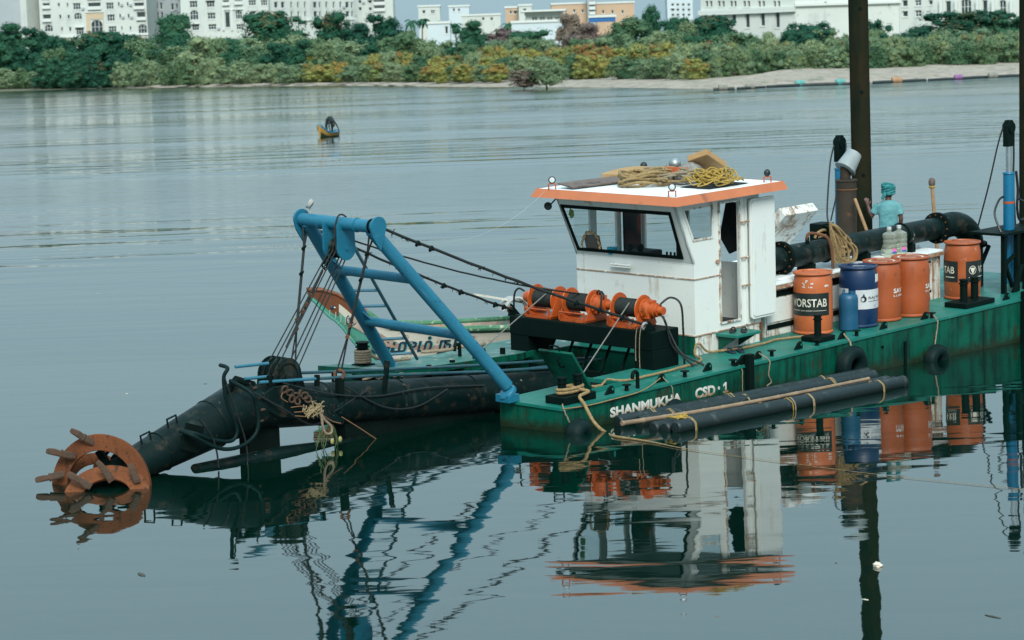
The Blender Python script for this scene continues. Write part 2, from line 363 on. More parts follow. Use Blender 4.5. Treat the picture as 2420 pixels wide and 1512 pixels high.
# foliage: colour from per-object random and fine noise
def leafmat(name, a, b, c):
    m = bpy.data.materials.new(name); m.use_nodes = True; MAT[name] = m
    n, l = m.node_tree.nodes, m.node_tree.links; p = n['Principled BSDF']; p.inputs['Roughness'].default_value = .7; p.inputs['Specular IOR Level'].default_value = .25
    oi = n.new('ShaderNodeObjectInfo'); tc = n.new('ShaderNodeTexCoord')
    tx = n.new('ShaderNodeTexNoise'); tx.inputs['Scale'].default_value = 5.; tx.inputs['Detail'].default_value = 4; l.new(tc.outputs['Object'], tx.inputs[0])
    ad = n.new('ShaderNodeMath'); ad.operation = 'MULTIPLY_ADD'; l.new(oi.outputs['Random'], ad.inputs[0]); ad.inputs[1].default_value = .55; l.new(tx.outputs[0], ad.inputs[2])
    cr_ = n.new('ShaderNodeValToRGB'); e = cr_.color_ramp.elements
    e[0].position = .4; e[0].color = (*a, 1); e[1].position = 1.05; e[1].color = (*c, 1); k = e.new(.72); k.color = (*b, 1)
    l.new(ad.outputs[0], cr_.inputs[0]); l.new(cr_.outputs[0], p.inputs['Base Color'])
mat('pipe_old_blue', (.008, .06, .085), .5, var=((.03, .09, .11), 4., .8), spots=((.1, .07, .045), 12., .58, .08))
leafmat('leaf_dark', (.004, .05, .03), (.01, .07, .038), (.022, .09, .045))
leafmat('leaf_mid', (.03, .09, .045), (.058, .125, .058), (.1, .16, .075))
leafmat('leaf_pale', (.085, .155, .09), (.13, .2, .105), (.19, .25, .13))
leafmat('leaf_olive', (.1, .155, .055), (.165, .205, .065), (.23, .25, .07))
leafmat('leaf_orange', (.25, .11, .04), (.3, .12, .036), (.34, .17, .042))
leafmat('leaf_yellow', (.22, .21, .06), (.28, .24, .06), (.32, .23, .05))
leafmat('leaf_rust', (.06, .07, .03), (.11, .08, .03), (.17, .1, .035))
leafmat('leaf_mauve', (.1, .07, .07), (.14, .1, .1), (.16, .13, .1))
mat('trunk', (.06, .045, .035), .9, var=((.1, .08, .06), 5., .8))
mat('wall_white', (.58, .615, .575), .8, var=((.49, .54, .52), .12, .8), streak=((.34, .375, .36), .5, .3, .2), spots=((.4, .43, .4), .8, .58, .12), spec=.2)
mat('wall_cool', (.55, .63, .66), .8, var=((.48, .56, .6), .1, .7), streak=((.4, .46, .5), .5, .36, .2))
mat('wall_cream', (.5, .4, .27), .7, var=((.54, .46, .33), .2, .7))
mat('wall_beige', (.48, .33, .22), .7, var=((.52, .38, .27), .15, .7))
mat('wall_grey', (.36, .4, .42), .7, var=((.3, .34, .36), .2, .7))
mat('trim_white', (.6, .64, .615), .7); mat('recess', (.03, .045, .045), .5)
mat('tarp_blue', (.01, .12, .36), .6)
def z_stain(name, colour, z0, z1, world, seed=0.):
    """stain that fades out between two heights with a ragged edge: rust on the letters, slime at the waterline"""
    m = MAT[name]; n, l = m.node_tree.nodes, m.node_tree.links; b = n['Principled BSDF']
    old = b.inputs['Base Color'].links[0].from_socket
    tc = n.new('ShaderNodeNewGeometry') if world else n.new('ShaderNodeTexCoord'); co = tc.outputs['Position'] if world else tc.outputs['Object']
    sp = n.new('ShaderNodeSeparateXYZ'); l.new(co, sp.inputs[0]); tx = n.new('ShaderNodeTexNoise'); tx.inputs['Scale'].default_value = 9. if world else 26.; tx.inputs['Detail'].default_value = 6; l.new(co, tx.inputs[0])
    ad = n.new('ShaderNodeMath'); ad.operation = 'MULTIPLY_ADD'; l.new(tx.outputs[0], ad.inputs[0]); ad.inputs[1].default_value = (z1-z0)*1.6; l.new(sp.outputs[2], ad.inputs[2])
    mr = n.new('ShaderNodeMapRange'); l.new(ad.outputs[0], mr.inputs[0]); mr.inputs[1].default_value = z1+(z1-z0)*.8; mr.inputs[2].default_value = z0+(z1-z0)*.8
    mx = n.new('ShaderNodeMix'); mx.data_type = 'RGBA'; l.new(mr.outputs[0], mx.inputs[0]); l.new(old, mx.inputs[6]); mx.inputs[7].default_value = (*colour, 1); l.new(mx.outputs[2], b.inputs['Base Color'])
z_stain('hull_letter', (.24, .13, .06), -.3, -.2, False); z_stain('hull_green', (.012, .022, .01), .02, .16, True); z_stain('pvc_pipe', (.0015, .009, .009), .01, .09, True)
# ================================================================ setting: water
def water_material():
    m = bpy.data.materials.new('river_water'); m.use_nodes = True; MAT['river_water'] = m
    n, l = m.node_tree.nodes, m.node_tree.links; b = n['Principled BSDF']
    b.inputs['Base Color'].default_value = (.0003, .011, .007, 1); b.inputs['IOR'].default_value = WATER_IOR
    geo = n.new('ShaderNodeNewGeometry')
    def mapped(s, loc=(0, 0, 0), rot=0):
        mp = n.new('ShaderNodeMapping'); mp.inputs['Scale'].default_value = s; mp.inputs['Location'].default_value = loc; mp.inputs['Rotation'].default_value = (0, 0, rot)
        l.new(geo.outputs['Position'], mp.inputs[0]); return mp.outputs[0]
    def noise(vec, detail=2., rg=.5, dist=0.):
        t = n.new('ShaderNodeTexNoise'); t.inputs['Scale'].default_value = 1; t.inputs['Detail'].default_value = detail; t.inputs['Roughness'].default_value = rg; t.inputs['Distortion'].default_value = dist
        l.new(vec, t.inputs['Vector']); return t.outputs['Fac']
    def math_(op, a, c):
        x = n.new('ShaderNodeMath'); x.operation = op
        for k, q in enumerate((a, c)):
            if isinstance(q, (int, float)): x.inputs[k].default_value = q
            else: l.new(q, x.inputs[k])
        return x.outputs[0]
    def rng(f, a, c, d, e):
        r = n.new('ShaderNodeMapRange'); l.new(f, r.inputs[0])
        for k, q in enumerate((a, c, d, e)): r.inputs[k+1].default_value = q
        return r.outputs[0]
    sep = n.new('ShaderNodeSeparateXYZ'); l.new(geo.outputs['Position'], sep.inputs[0])
    far = rng(sep.outputs[1], 34, 75, 0., 1.)                                # open river: more wind away from the moored dredger
    ruff = rng(noise(mapped((.016, .03, 1), (3.1, 1.7, 0)), 2.), .47, .6, 0, 1)       # wind-ruffled patches
    ruff = math_('MULTIPLY', ruff, far)
    swell = noise(mapped((.42, 1.15, 1), (0, 0, 0), .12), 1.5, .45, .4)
    patch = rng(noise(mapped((.012, .035, 1), (7.3, 2.1, 0)), 2.), .44, .6, .12, 1)          # stretches of longer, lazier waves
    lazy = noise(mapped((.055, .3, 1), (2, 5, 0), .05), 2.4, .5, .5)
    rip = noise(mapped((1.3, 4.2, 1), (5, 2, 0), -.1), 2.2, .5, .3)
    fine = noise(mapped((7, 17, 1), (1, 9, 0)), 3., .6)
    h1 = math_('MULTIPLY', swell, rng(far, 0, 1, .0085, .03))
    h2 = math_('MULTIPLY', rip, rng(far, 0, 1, .0008, .006))
    h3 = math_('MULTIPLY', fine, rng(ruff, 0, 1, .00004, .0011))
    h4 = math_('MULTIPLY', rng(sep.outputs[1], 40, 4000, 0, 3960), .022)      # seen this flat, the wave fronts that face the near shore show most
    hh = math_('ADD', math_('ADD', h1, h2), math_('ADD', h3, math_('ADD', h4, math_('MULTIPLY', lazy, math_('MULTIPLY', patch, math_('MULTIPLY', far, .26))))))
    bp = n.new('ShaderNodeBump'); bp.inputs['Strength'].default_value = 1.; bp.inputs['Distance'].default_value = 1.; l.new(hh, bp.inputs['Height'])
    l.new(bp.outputs[0], b.inputs['Normal'])
    l.new(rng(ruff, 0, 1, .02, .13), b.inputs['Roughness'])
WATER_IOR = 2.15
water_material()
wv = []
me = bpy.data.meshes.new('water'); me.from_pydata([(-3000, -60, 0), (3000, -60, 0), (3000, 4000, 0), (-3000, 4000, 0)], [], [(0, 1, 2, 3)]); me.materials.append(MAT['river_water'])
tag(link('water', me), kind='structure')

# ================================================================ setting: far bank
mat('bank_ground', (.09, .1, .06), .95, var=((.16, .14, .1), .12, .9), spots=((.04, .07, .03), .5, .5, .15), coords='Object')
mat('sand', (.38, .32, .26), .95, var=((.28, .235, .19), .25, .9), spots=[((.17, .145, .115), .9, .53, .08), ((.12, .14, .08), .3, .55, .12), ((.5, .46, .4), 1.6, .62, .04)], bump=(3, .6), coords='Object')
SHORE = [(-900, 900), (-300, 745), (-150, 700), (-118, 672), (-76, 602), (-34, 508), (-6, 407), (15, 340), (25, 295), (40, 298), (62, 306), (110, 325), (300, 385), (900, 570)]
def strip_mesh(prof, shore, z_off=0., seed=1, jit=.4):
    """prof(i, x, y) -> list of (inland distance, z)"""
    r = random.Random(seed)
    pts = []
    for i in range(len(shore)-1):
        a, b = V(shore[i]), V(shore[i+1]); k = max(2, int((b-a).length/6))
        for j in range(k): pts.append(a.lerp(b, j/k))
    pts.append(V(shore[-1]))
    vs, fs, w = [], [], None
    for i, p in enumerate(pts):
        a, b = pts[max(i-3, 0)], pts[min(i+3, len(pts)-1)]
        t = (b-a).normalized(); nn = V((-t.y, t.x))
        if nn.y < 0 and abs(nn.x) < .5: nn = -nn
        nn = (nn*.5+V((.15, 1)).normalized()*.5).normalized()
        pr = prof(i, p.x, p.y); w = len(pr)
        for d, z in pr:
            q = p+nn*(d+r.uniform(-jit, jit)*(1 if 0 <= d < 60 else 0)); vs.append((q.x, q.y, z+z_off+(r.uniform(-.08, .08) if 2 < d < 60 else 0)))
    for i in range(len(pts)-1):
        for j in range(w-1): fs.append((i*w+j, (i+1)*w+j, (i+1)*w+j+1, i*w+j+1))
    return vs, fs
vs_, fs_ = strip_mesh(lambda i, x, y: [(-4, -.6), (0, -.05), (1.2, .12), (4, .2), (14, .35), (40, 1.05), (140, 1.6), (700, 2.), (6000, 2.)], SHORE)
me = bpy.data.meshes.new('river_bank'); me.from_pydata(vs_, [], fs_); me.materials.append(MAT['bank_ground']); tag(link('river_bank', me), kind='structure')
def sandprof(i, x, y):
    wd_ = 3.5 if x < -20 else 3.5+(x+20)/45*36 if x < 25 else 40 if x < 60 else 36
    zt = min(.35+wd_*.031, 1.55)
    return [(-3, -.35), (0, .02), (wd_*.12, zt*.32), (wd_*.3, zt*.5), (wd_*.6, zt*.8), (wd_, zt+.05), (wd_+1.5, zt-.2)]
vs_, fs_ = strip_mesh(sandprof, [(-98, 640), (-76, 602), (-34, 508), (-6, 407), (15, 340), (25, 295), (40, 298), (62, 306), (110, 325), (300, 385)], .06, 5, .9)
me = bpy.data.meshes.new('sand_bank'); me.from_pydata(vs_, [], fs_); me.materials.append(MAT['sand']); tag(link('sand_bank', me), kind='structure')

# ================================================================ buildings on the far bank
def arch_poly(u0, u1, z0, z1, n=10):
    r = (u1-u0)/2; zc = z1-r
    if zc < z0: zc = z0; 
    return [(u0, z0), (u1, z0)]+[(u0+r+r*math.cos(t), zc+(z1-zc)*math.sin(t)) for t in [math.pi*i/n for i in range(n+1)]]
class Bld:
    def __init__(s, name, label, px0, Y0, px1, Y1, wall='wall_white', cat='building', depth=16, ztop=None, pytop=None, zbase=1., sides=True):
        s.px = (px0, px1); s.Y = (Y0, Y1)
        s.A = at(px0, 150, Y0); s.B = at(px1, 150, Y1); s.A.z = s.B.z = 0
        s.u = (s.B-s.A); s.L = s.u.length; s.u.normalize(); s.n = V((s.u.y, -s.u.x, 0))      # n towards the camera
        if s.n.y > 0: s.n = -s.n
        s.z0 = zbase; s.zt = ztop if ztop is not None else s.z((px0+px1)/2, pytop)
        s.depth = depth; s.wall = wall; s.op = []; s.parts = []
        ang = math.atan2(s.u.y, s.u.x)
        s.root = thing(name, label, cat, T((s.A.x, s.A.y, 0)) @ rz(ang))
    def yy(s, px): return s.Y[0]+(s.Y[1]-s.Y[0])*(px-s.px[0])/(s.px[1]-s.px[0])
    def uu(s, px):
        p = at(px, 100, 1.); d = V((p.x, p.y, 0))        # ray in plan
        # intersect with line A + t u
        t = (d.x*s.A.y-d.y*s.A.x)/(d.y*s.u.x-d.x*s.u.y)
        return t
    def z(s, px, py):
        q = s.A+s.u*s.uu(px) if hasattr(s, 'root') else at(px, 150, (s.Y[0]+s.Y[1])/2)
        return at(px, py, q.y).z
    def win(s, px0, px1, py0, py1, kind='w'): s.op.append((s.uu(px0), s.uu(px1), s.z((px0+px1)/2, py1), s.z((px0+px1)/2, py0), kind))
    def up(s, k, dz):
        """repeat the openings so far k storeys up"""
        base = list(s.op)
        for i in range(1, k+1):
            for o in base: s.op.append((o[0], o[1], o[2]+dz*i, o[3]+dz*i, o[4]))
    def finish(s, nparts=400):
        L, z0, zt, D = s.L, s.z0, s.zt, s.depth
        rect = [o for o in s.op if o[2] > z0 and o[3] < zt-.3 and o[0] > .1 and o[1] < L-.1]
        xs = sorted(set([0, L]+[round(v, 3) for o in rect for v in o[:2]])); zs = sorted(set([z0, zt]+[round(v, 3) for o in rect for v in o[2:4]]))
        m = MB()
        def inside(x, z): return any(o[0] < x < o[1] and o[2] < z < o[3] for o in rect)
        for i in range(len(xs)-1):
            for j in range(len(zs)-1):
                if not inside((xs[i]+xs[i+1])/2, (zs[j]+zs[j+1])/2):
                    a, b, c, d = xs[i], xs[i+1], zs[j], zs[j+1]
                    m.add([(a, 0, c), (b, 0, c), (b, 0, d), (a, 0, d)], [(0, 1, 2, 3)])
        dep = .55
        for a, b, c, d, k in rect:
            m.add([(a, 0, c), (b, 0, c), (b, 0, d), (a, 0, d), (a, dep, c), (b, dep, c), (b, dep, d), (a, dep, d)], [(0, 4, 5, 1), (1, 5, 6, 2), (2, 6, 7, 3), (3, 7, 4, 0)])
        m.add([(0, D, z0), (L, D, z0), (L, D, zt), (0, D, zt), (0, 0, z0), (L, 0, z0), (L, 0, zt), (0, 0, zt)], [(1, 0, 3, 2), (0, 4, 7, 3), (5, 1, 2, 6), (7, 6, 2, 3)])
        m.build('wall', s.wall, s.root)
        par = MB().box(-.25, L+.25, -.25, D+.25, zt, zt+.6); par.build('parapet', 'trim_white', s.root)
        vis = [o for o in rect]
        for a, b, c, d, k in vis:
            f = MB(); w = .14 if b-a > .8 else .07
            if k == 'a':     # arched head: wall spandrels close the corners of the opening
                ap = arch_poly(a, b, c, d); mid = (a+b)/2
                right = [p for p in ap[2:] if p[0] >= mid-1e-6]; left = [p for p in ap[2:] if p[0] <= mid+1e-6]
                f.prism([(x, .06, z) for x, z in [(b+.02, right[0][1]), (b+.02, d+.02), (mid, d+.02)]+list(reversed(right))], (0, .2, 0), 2)
                f.prism([(x, .06, z) for x, z in left+[(a-.02, left[-1][1]), (a-.02, d+.02), (mid, d+.02)]], (0, .2, 0), 2)
            f.box(a, a+w, .3, .4, c, d); f.box(b-w, b, .3, .4, c, d); f.box(a+w, b-w, .3, .4, c, c+w); f.box(a+w, b-w, .3, .4, d-w, d)
            if k in 'wa' and b-a > 1.2:
                nm = 3 if b-a > 2. else 2
                for q in range(1, nm):
                    x = a+(b-a)*q/nm; f.box(x-.06, x+.06, .31, .39, c+w, d-w)
                f.box(a+w, b-w, .32, .38, c+(d-c)*.55-.05, c+(d-c)*.55+.05)
            if k == 'd': f.box(a-.1, b+.1, -.7, .02, c-.25, c-.003); f.box(a-.1, b+.1, -.7, -.62, c, c+.8)
            else: f.box(a-.12, b+.12, -.12, .0, c-.16, c-.003)
            wn = f.build('window', ['trim_white', 'pane_dark', s.wall], s.root)
            hsh = (int(a*37)*31+int(c*53)) % 11
            if k in 'wn' and hsh < 2 and 12 < s.depth < 30:
                MB().box(b+.25, b+1.15, -.45, -.004, c-.1, c+.6).build('air_conditioner', 'wall_grey', s.root)
            if k == 'w' and hsh == 5: MB().box(a-.2, b+.2, -.75, -.004, d+.05, d+.16).build('sunshade', 'trim_white', s.root)
            p = MB().box(a-.02, b+.02, .42, .5, c-.02, d+.02); p.build('pane', 'pane_dark' if k != 'd' else 'recess', wn)
    def ledge(s, py, out=.4, h=.5, mt='trim_white', px0=None, px1=None):
        z = s.z(s.px[0] if px0 is None else (px0+px1)/2, py); u0 = -.2 if px0 is None else s.uu(px0); u1 = s.L+.2 if px1 is None else s.uu(px1)
        MB().box(u0, u1, -out, -.004, z-h, z).build('ledge', mt, s.root)
    def panel(s, px0, px1, py0, py1, mt, out=.12):
        z0, z1 = s.z((px0+px1)/2, py1), s.z((px0+px1)/2, py0)
        MB().box(s.uu(px0), s.uu(px1), -out, -.004, max(z0, s.z0), z1).build('wall_panel', mt, s.root)

bB = Bld('apartment_building', 'white apartment block with a tall dark arch in a cream panel, far left bank', 100, 770, 353, 770, depth=24, ztop=46)
for o in ((105, 123, 7, 19, 'd'), (141, 146, 7, 15, 'n'), (162, 166, 7, 15, 'n'), (177, 195, 7, 23, 'w'), (212, 243, 6, 21, 'd'), (255, 273, 6, 22, 'w'), (283, 287, 5, 14, 'n'), (304, 308, 5, 14, 'n'), (321, 345, 6, 20, 'd')): bB.win(*o)
bB.up(6, 3.35)
for o in ((104, 124, 34, 50, 'd'), (143, 148, 35, 44, 'n'), (163, 168, 35, 44, 'n'), (178, 197, 30, 46, 'a'), (217, 245, 47, 84, 'a'), (256, 274, 34, 50, 'w'), (285, 289, 33, 43, 'n'), (305, 309, 33, 43, 'n'), (326, 347, 28, 46, 'd'),
          (107, 127, 58, 75, 'a'), (146, 150, 64, 73, 'n'), (165, 170, 64, 73, 'n'), (181, 199, 65, 82, 'w'), (258, 277, 62, 75, 'w'), (288, 291, 62, 71, 'n'), (308, 312, 62, 71, 'n'), (328, 349, 57, 79, 'a'),
          (167, 171, 92, 101, 'n'), (182, 188, 93, 104, 'n'), (190, 196, 93, 104, 'n'), (343, 348, 92, 102, 'n')): bB.win(*o)
bB.finish()
bB.ledge(87.5); bB.ledge(27, .35, .35, 'trim_white', 206, 248)
for x0, x1, y0, y1 in ((206.5, 215.5, 28, 86), (246, 248, 28, 86), (216, 245.8, 28, 45)): bB.panel(x0, x1, y0, y1, 'wall_cream')
for x0, x1 in ((100, 165), (172.5, 181), (197, 342), (349, 353)): bB.panel(x0, x1, 90.5, 150, 'wall_cream', .1)
bA = Bld('apartment_building', 'white apartment block cut off by the left edge of the view', -70, 780, 70, 772, depth=14, ztop=46)
for o in ((-40, -20, 9, 26, 'w'), (-2, 12, 9, 25, 'w'), (36, 46, 10, 26, 'w')): bA.win(*o)
bA.up(6, 3.35)
for o in ((-2, 14, 31, 54, 'a'), (37, 48, 31, 55, 'a'), (-40, -20, 31, 54, 'a'), (20, 26, 12, 22, 'n')): bA.win(*o)
bA.finish()
bA2 = Bld('apartment_building', 'greyish side wing of the leftmost apartment block beside a white block', 70.5, 773, 97, 810, 'wall_grey', depth=20, ztop=45)
for o in ((74, 79, 12, 28, 'w'), (85, 90, 12, 28, 'w')): bA2.win(*o)
bA2.up(6, 3.4)
for o in ((74, 79, 32, 50, 'a'), (85, 90, 32, 50, 'a')): bA2.win(*o)
bA2.finish()
bC0 = Bld('apartment_building', 'grey recessed wing between the two largest white apartment blocks', 354, 795, 432, 795, 'wall_grey', depth=16, ztop=44)
for o in ((360, 365, 6, 20, 'w'), (371, 378, 6, 22, 'w'), (382, 388, 6, 22, 'w'), (408, 415, 8, 24, 'w'), (419, 425, 8, 24, 'w')): bC0.win(*o)
bC0.up(6, 3.4)
for o in ((372, 379, 28, 44, 'a'), (383, 389, 28, 44, 'a'), (360, 377, 82, 92, 'd')): bC0.win(*o)
bC0.finish()
bC = Bld('apartment_building', 'wide white apartment block with arched windows behind dark trees', 433, 760, 640, 760, depth=20, ztop=45)
for o in ((452, 471, 2, 18, 'w'), (492, 511, 1, 17, 'w'), (530, 546, 0, 11, 'd'), (559, 577, 0, 9, 'd'), (591, 609, 0, 13, 'w'), (620, 636, 0, 13, 'w')): bC.win(*o)
bC.up(6, 3.4)
for o in ((452, 472, 24, 47, 'a'), (493, 512, 30, 45, 'w'), (534, 546, 28, 65, 'n'), (559, 575, 24, 45, 'a'), (592, 606, 27, 40, 'w'), (620, 634, 27, 45, 'a'), (494, 513, 57, 70, 'w'), (455, 472, 57, 72, 'w'), (560, 576, 57, 70, 'w')): bC.win(*o)
bC.finish(); bC.ledge(20.5, .35, .35, 'trim_white', 528, 580)
for x0, x1 in ((528, 532), (548, 552), (579, 582)): bC.panel(x0, x1, 22, 72, 'trim_white', .5)
bC2 = Bld('apartment_building', 'white apartment wing with rows of narrow windows receding to the right', 641, 765, 842, 788, depth=20, ztop=44)
for x in (652, 668, 690, 706, 722, 744, 757, 773, 790, 806, 820, 833): bC2.win(x, x+(5 if x % 4 else 9), 4, 19, 'n')
bC2.up(6, 3.5)
for x in (652, 668, 690, 706, 722, 744, 757, 773, 790, 806, 820, 833):
    bC2.win(x, x+(5 if x % 4 else 9), 26, 40, 'n'); bC2.win(x, x+(5 if x % 4 else 9), 53, 67, 'n')
bC2.finish(); bC2.ledge(47)
bD = Bld('apartment_building', 'slim white tower block with stacked dark balconies beside a round dark tree', 843, 800, 934, 800, depth=16, ztop=30)
for o in ((850, 858, 17, 25, 'w'), (874, 882, 17, 25, 'w'), (887, 912, -12, -3, 'd'), (887, 912, 1, 10, 'd'), (887, 912, 15, 25, 'd'), (850, 858, 0, 8, 'w'), (874, 882, 0, 8, 'w')): bD.win(*o)
bD.finish()
def low(name, label, px0, px1, py0, py1, Y, wall, wins=(), depth=12, Y1=None):
    b = Bld(name, label, px0, Y, px1, Y1 or Y, wall, depth=depth, pytop=py0, zbase=1.)
    for o in wins: b.win(*o)
    b.finish(); return b
low('house', 'small white flat roofed house left of the palms on the far bank', 993, 1044, 16, 60, 840, 'wall_white', ((1000, 1008, 24, 32, 'w'), (1020, 1030, 24, 32, 'w')))
low('house', 'square white block under the hazy sky beside a slim palm', 1065, 1113, 16, 70, 860, 'wall_cool', ((1072, 1078, 20, 27, 'n'), (1084, 1090, 20, 27, 'n')))
low('house', 'plain white shed in front of the palms, partly behind shrubs', 1014, 1066, 56, 100, 640, 'wall_cool', ((1052, 1060, 62, 80, 'w'),))
low('house', 'long low white building behind the round dark tree', 1095, 1186, 37, 80, 820, 'wall_white', ((1140, 1147, 41, 48, 'w'), (1160, 1167, 41, 48, 'w')))
low('house', 'narrow beige building left of the white pavilion', 1198, 1229, 19, 80, 800, 'wall_beige', ((1206, 1212, 25, 33, 'w'), (1217, 1223, 25, 33, 'w')))
low('house', 'white stepped building joined to the beige one, above the pavilion', 1230, 1260, 14, 80, 790, 'wall_white', ((1238, 1246, 20, 28, 'w'),))
pv = low('pavilion', 'white pavilion with a wide dark veranda under a flat roof slab', 1246, 1330, 34, 70, 640, 'wall_white', ((1258, 1272, 40, 50, 'w'), (1276, 1290, 40, 50, 'w'), (1294, 1308, 40, 50, 'w'), (1312, 1324, 40, 50, 'w')))
MB().box(-1.2, pv.L+1.2, -2.2, 10, pv.zt+.7, pv.zt+1.2).build('roof', 'trim_white', pv.root)
low('boundary_wall', 'blank white compound wall below the pavilion among shrubs', 1212, 1337, 53, 95, 600, 'wall_cool', depth=3)
low('apartment_building', 'beige flat roofed block behind the dark tree, left of the grey stair tower', 1307, 1391, 10, 80, 850, 'wall_beige', ((1316, 1322, 22, 30, 'w'), (1336, 1342, 22, 30, 'w'), (1356, 1362, 22, 30, 'w'), (1376, 1382, 22, 30, 'w')))
bT = low('apartment_building', 'grey stair tower with open decks between two beige blocks', 1392, 1411, -14, 80, 845, 'wall_grey', ((1395, 1408, 2, 9, 'd'), (1395, 1408, 14, 21, 'd'), (1395, 1408, 26, 33, 'd')))
low('apartment_building', 'beige flat roofed block right of the grey stair tower', 1412, 1502, 8, 80, 850, 'wall_beige', ((1424, 1430, 24, 32, 'w'), (1446, 1452, 24, 32, 'w'), (1470, 1476, 24, 32, 'w')))
_sh = Bld('shed', 'low shed roof covered with bright blue sheeting below the beige block', 1396, 620, 1457, 620, 'tarp_blue', depth=6, pytop=41, zbase=at(1426, 51, 620).z); _sh.finish()
bE = low('apartment_building', 'hazy pale blue block with three rows of square windows', 1580, 1640, -10, 90, 980, 'wall_cool', [(x, x+7, y, y+6, 'w') for y in (8, 20, 32) for x in (1588, 1600, 1613, 1626)])
# the long hall on the right
F1 = Bld('hall_building', 'long pale hall with a row of tall arched windows, right far bank', 1659, 512, 1880, 500, 'wall_white', depth=40, ztop=16)
for x in (1669, 1679, 1698, 1708, 1727, 1736, 1758, 1768, 1793, 1803, 1829, 1839): F1.win(x, x+6, 2, 16, 'n')
for x, y0, y1 in ((1729, 33, 56), (1761, 31, 66), (1797, 30, 62), (1832, 27, 66)): F1.win(x, x+11, y0, y1, 'a')
F1.finish()
def sl(px, a, b): return a+(b-a)*(px-1659)/(1880-1659)
for py0 in (26, 32):
    za = at(1659, py0, 512).z; MB().box(-.3, F1.L+.3, -.7, -.004, za-.45, za+.1).build('cornice', 'trim_white', F1.root)
F2 = Bld('hall_building', 'blank pale end wall joined to the arched hall, beside the rusty spud', 1881, 500, 2126, 505, 'wall_white', depth=40, ztop=17)
for x in (1950, 2100): F2.win(x, x+5, 4, 14, 'n')
F2.finish(); F2.ledge(9, .6, .5); F2.ledge(14, .3, .3)
F3 = Bld('hall_building', 'pale building with big arches and columns behind the orange-tipped tree', 2127, 505, 2440, 495, 'wall_white', depth=40, ztop=17)
for x0, x1, y0, y1, k in ((2133, 2146, 0, 16, 'w'), (2163, 2178, 0, 14, 'w'), (2195, 2205, 0, 12, 'w'), (2133, 2146, 26, 40, 'w'), (2163, 2178, 24, 40, 'w'), (2235, 2248, 2, 30, 'n'), (2271, 2296, -4, 40, 'a'), (2322, 2334, 0, 40, 'n'), (2362, 2378, 0, 40, 'a')): F3.win(x0, x1, y0, y1, k)
F3.finish()
for x in (2222, 2258, 2308, 2345, 2388): F3.panel(x, x+7, 0, 60, 'trim_white', .8)

# ================================================================ vegetation
def crown_mesh(name, mats, seed, lobes=16, leaves=3000, ls=.05, top=None):
    """unit crown: about 1 wide, base at 0, top at 1. Leaf-sized faces spread over many lobes, each with a leafy core"""
    r = random.Random(seed); vs, fs, mi = [], [], []
    L = []
    for i in range(lobes):
        a = r.uniform(0, 2*math.pi); z = r.uniform(.1, .86); d = r.uniform(.1, .44)*(1.1-1.1*abs(z-.36))
        L.append([V((d*math.cos(a), d*math.sin(a), z)), r.uniform(.045, .12), False])
    for z, q in ((.16, .28), (.3, .27), (.5, .27), (.68, .2)): L.append([V((r.uniform(-.08, .08), r.uniform(-.08, .08), z)), q, False])
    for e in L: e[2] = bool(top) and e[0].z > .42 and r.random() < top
    for c, q, hot in L:
        o = len(vs); n_, k_ = 8, 5; b = MB().sph(c, q*.8, n_, k_, sc3=(1, 1, .9))
        vs += [tuple(c+(V(p)-c)*r.uniform(.7, 1.15)) for p in b.v]; fs += [[k+o for k in f] for f in b.f]; mi += [0]*len(b.f)
    tot = sum(q*q for c, q, h_ in L)
    for c, q, hot in L:
        for k in range(int(leaves*q*q/tot)):
            t = r.uniform(0, 2*math.pi); u = r.uniform(-.6, 1); s_ = math.sqrt(max(0, 1-u*u)); n = V((s_*math.cos(t), s_*math.sin(t), u))
            p = c+n*q*r.uniform(.74, 1.25)
            n2 = (n+V((r.uniform(-.6, .6), r.uniform(-.6, .6), r.uniform(-.3, .7)))).normalized(); x, y = ortho(n2)
            g = ls*r.uniform(.5, 1.25); ang = r.uniform(0, 6.3); x, y = x*math.cos(ang)+y*math.sin(ang), y*math.cos(ang)-x*math.sin(ang)
            o = len(vs); vs += [tuple(p-x*g*.5), tuple(p+y*g*.34), tuple(p+x*g*.5), tuple(p-y*g*.34)]; fs.append([o, o+1, o+2, o+3])
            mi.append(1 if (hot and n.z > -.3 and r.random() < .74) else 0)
    zmax = max(v[2] for v in vs); zmin = min(v[2] for v in vs); xm = max(abs(v[0]) for v in vs)
    vs = [(x/(2*xm), y/(2*xm), (z-zmin)/(zmax-zmin)) for x, y, z in vs]
    me = bpy.data.meshes.new(name); me.from_pydata(vs, [], fs); me.polygons.foreach_set('material_index', mi); me.update()
    for m_ in mats: me.materials.append(MAT[m_])
    return me
CR = {}
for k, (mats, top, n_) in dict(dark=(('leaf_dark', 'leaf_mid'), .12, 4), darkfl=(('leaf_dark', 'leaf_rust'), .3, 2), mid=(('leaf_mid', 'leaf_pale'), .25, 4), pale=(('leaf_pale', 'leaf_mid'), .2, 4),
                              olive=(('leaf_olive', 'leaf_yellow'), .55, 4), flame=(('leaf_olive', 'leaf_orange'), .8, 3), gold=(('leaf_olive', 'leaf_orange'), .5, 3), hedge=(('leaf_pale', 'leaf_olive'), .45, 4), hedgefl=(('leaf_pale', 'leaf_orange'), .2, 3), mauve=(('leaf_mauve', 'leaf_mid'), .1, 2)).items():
    CR[k] = [crown_mesh('crown', mats, sum(map(ord, k))+13*i, 44+8*(i % 3), 5200, .042 if k not in ('dark', 'darkfl') else .036, top=top) for i in range(n_)]
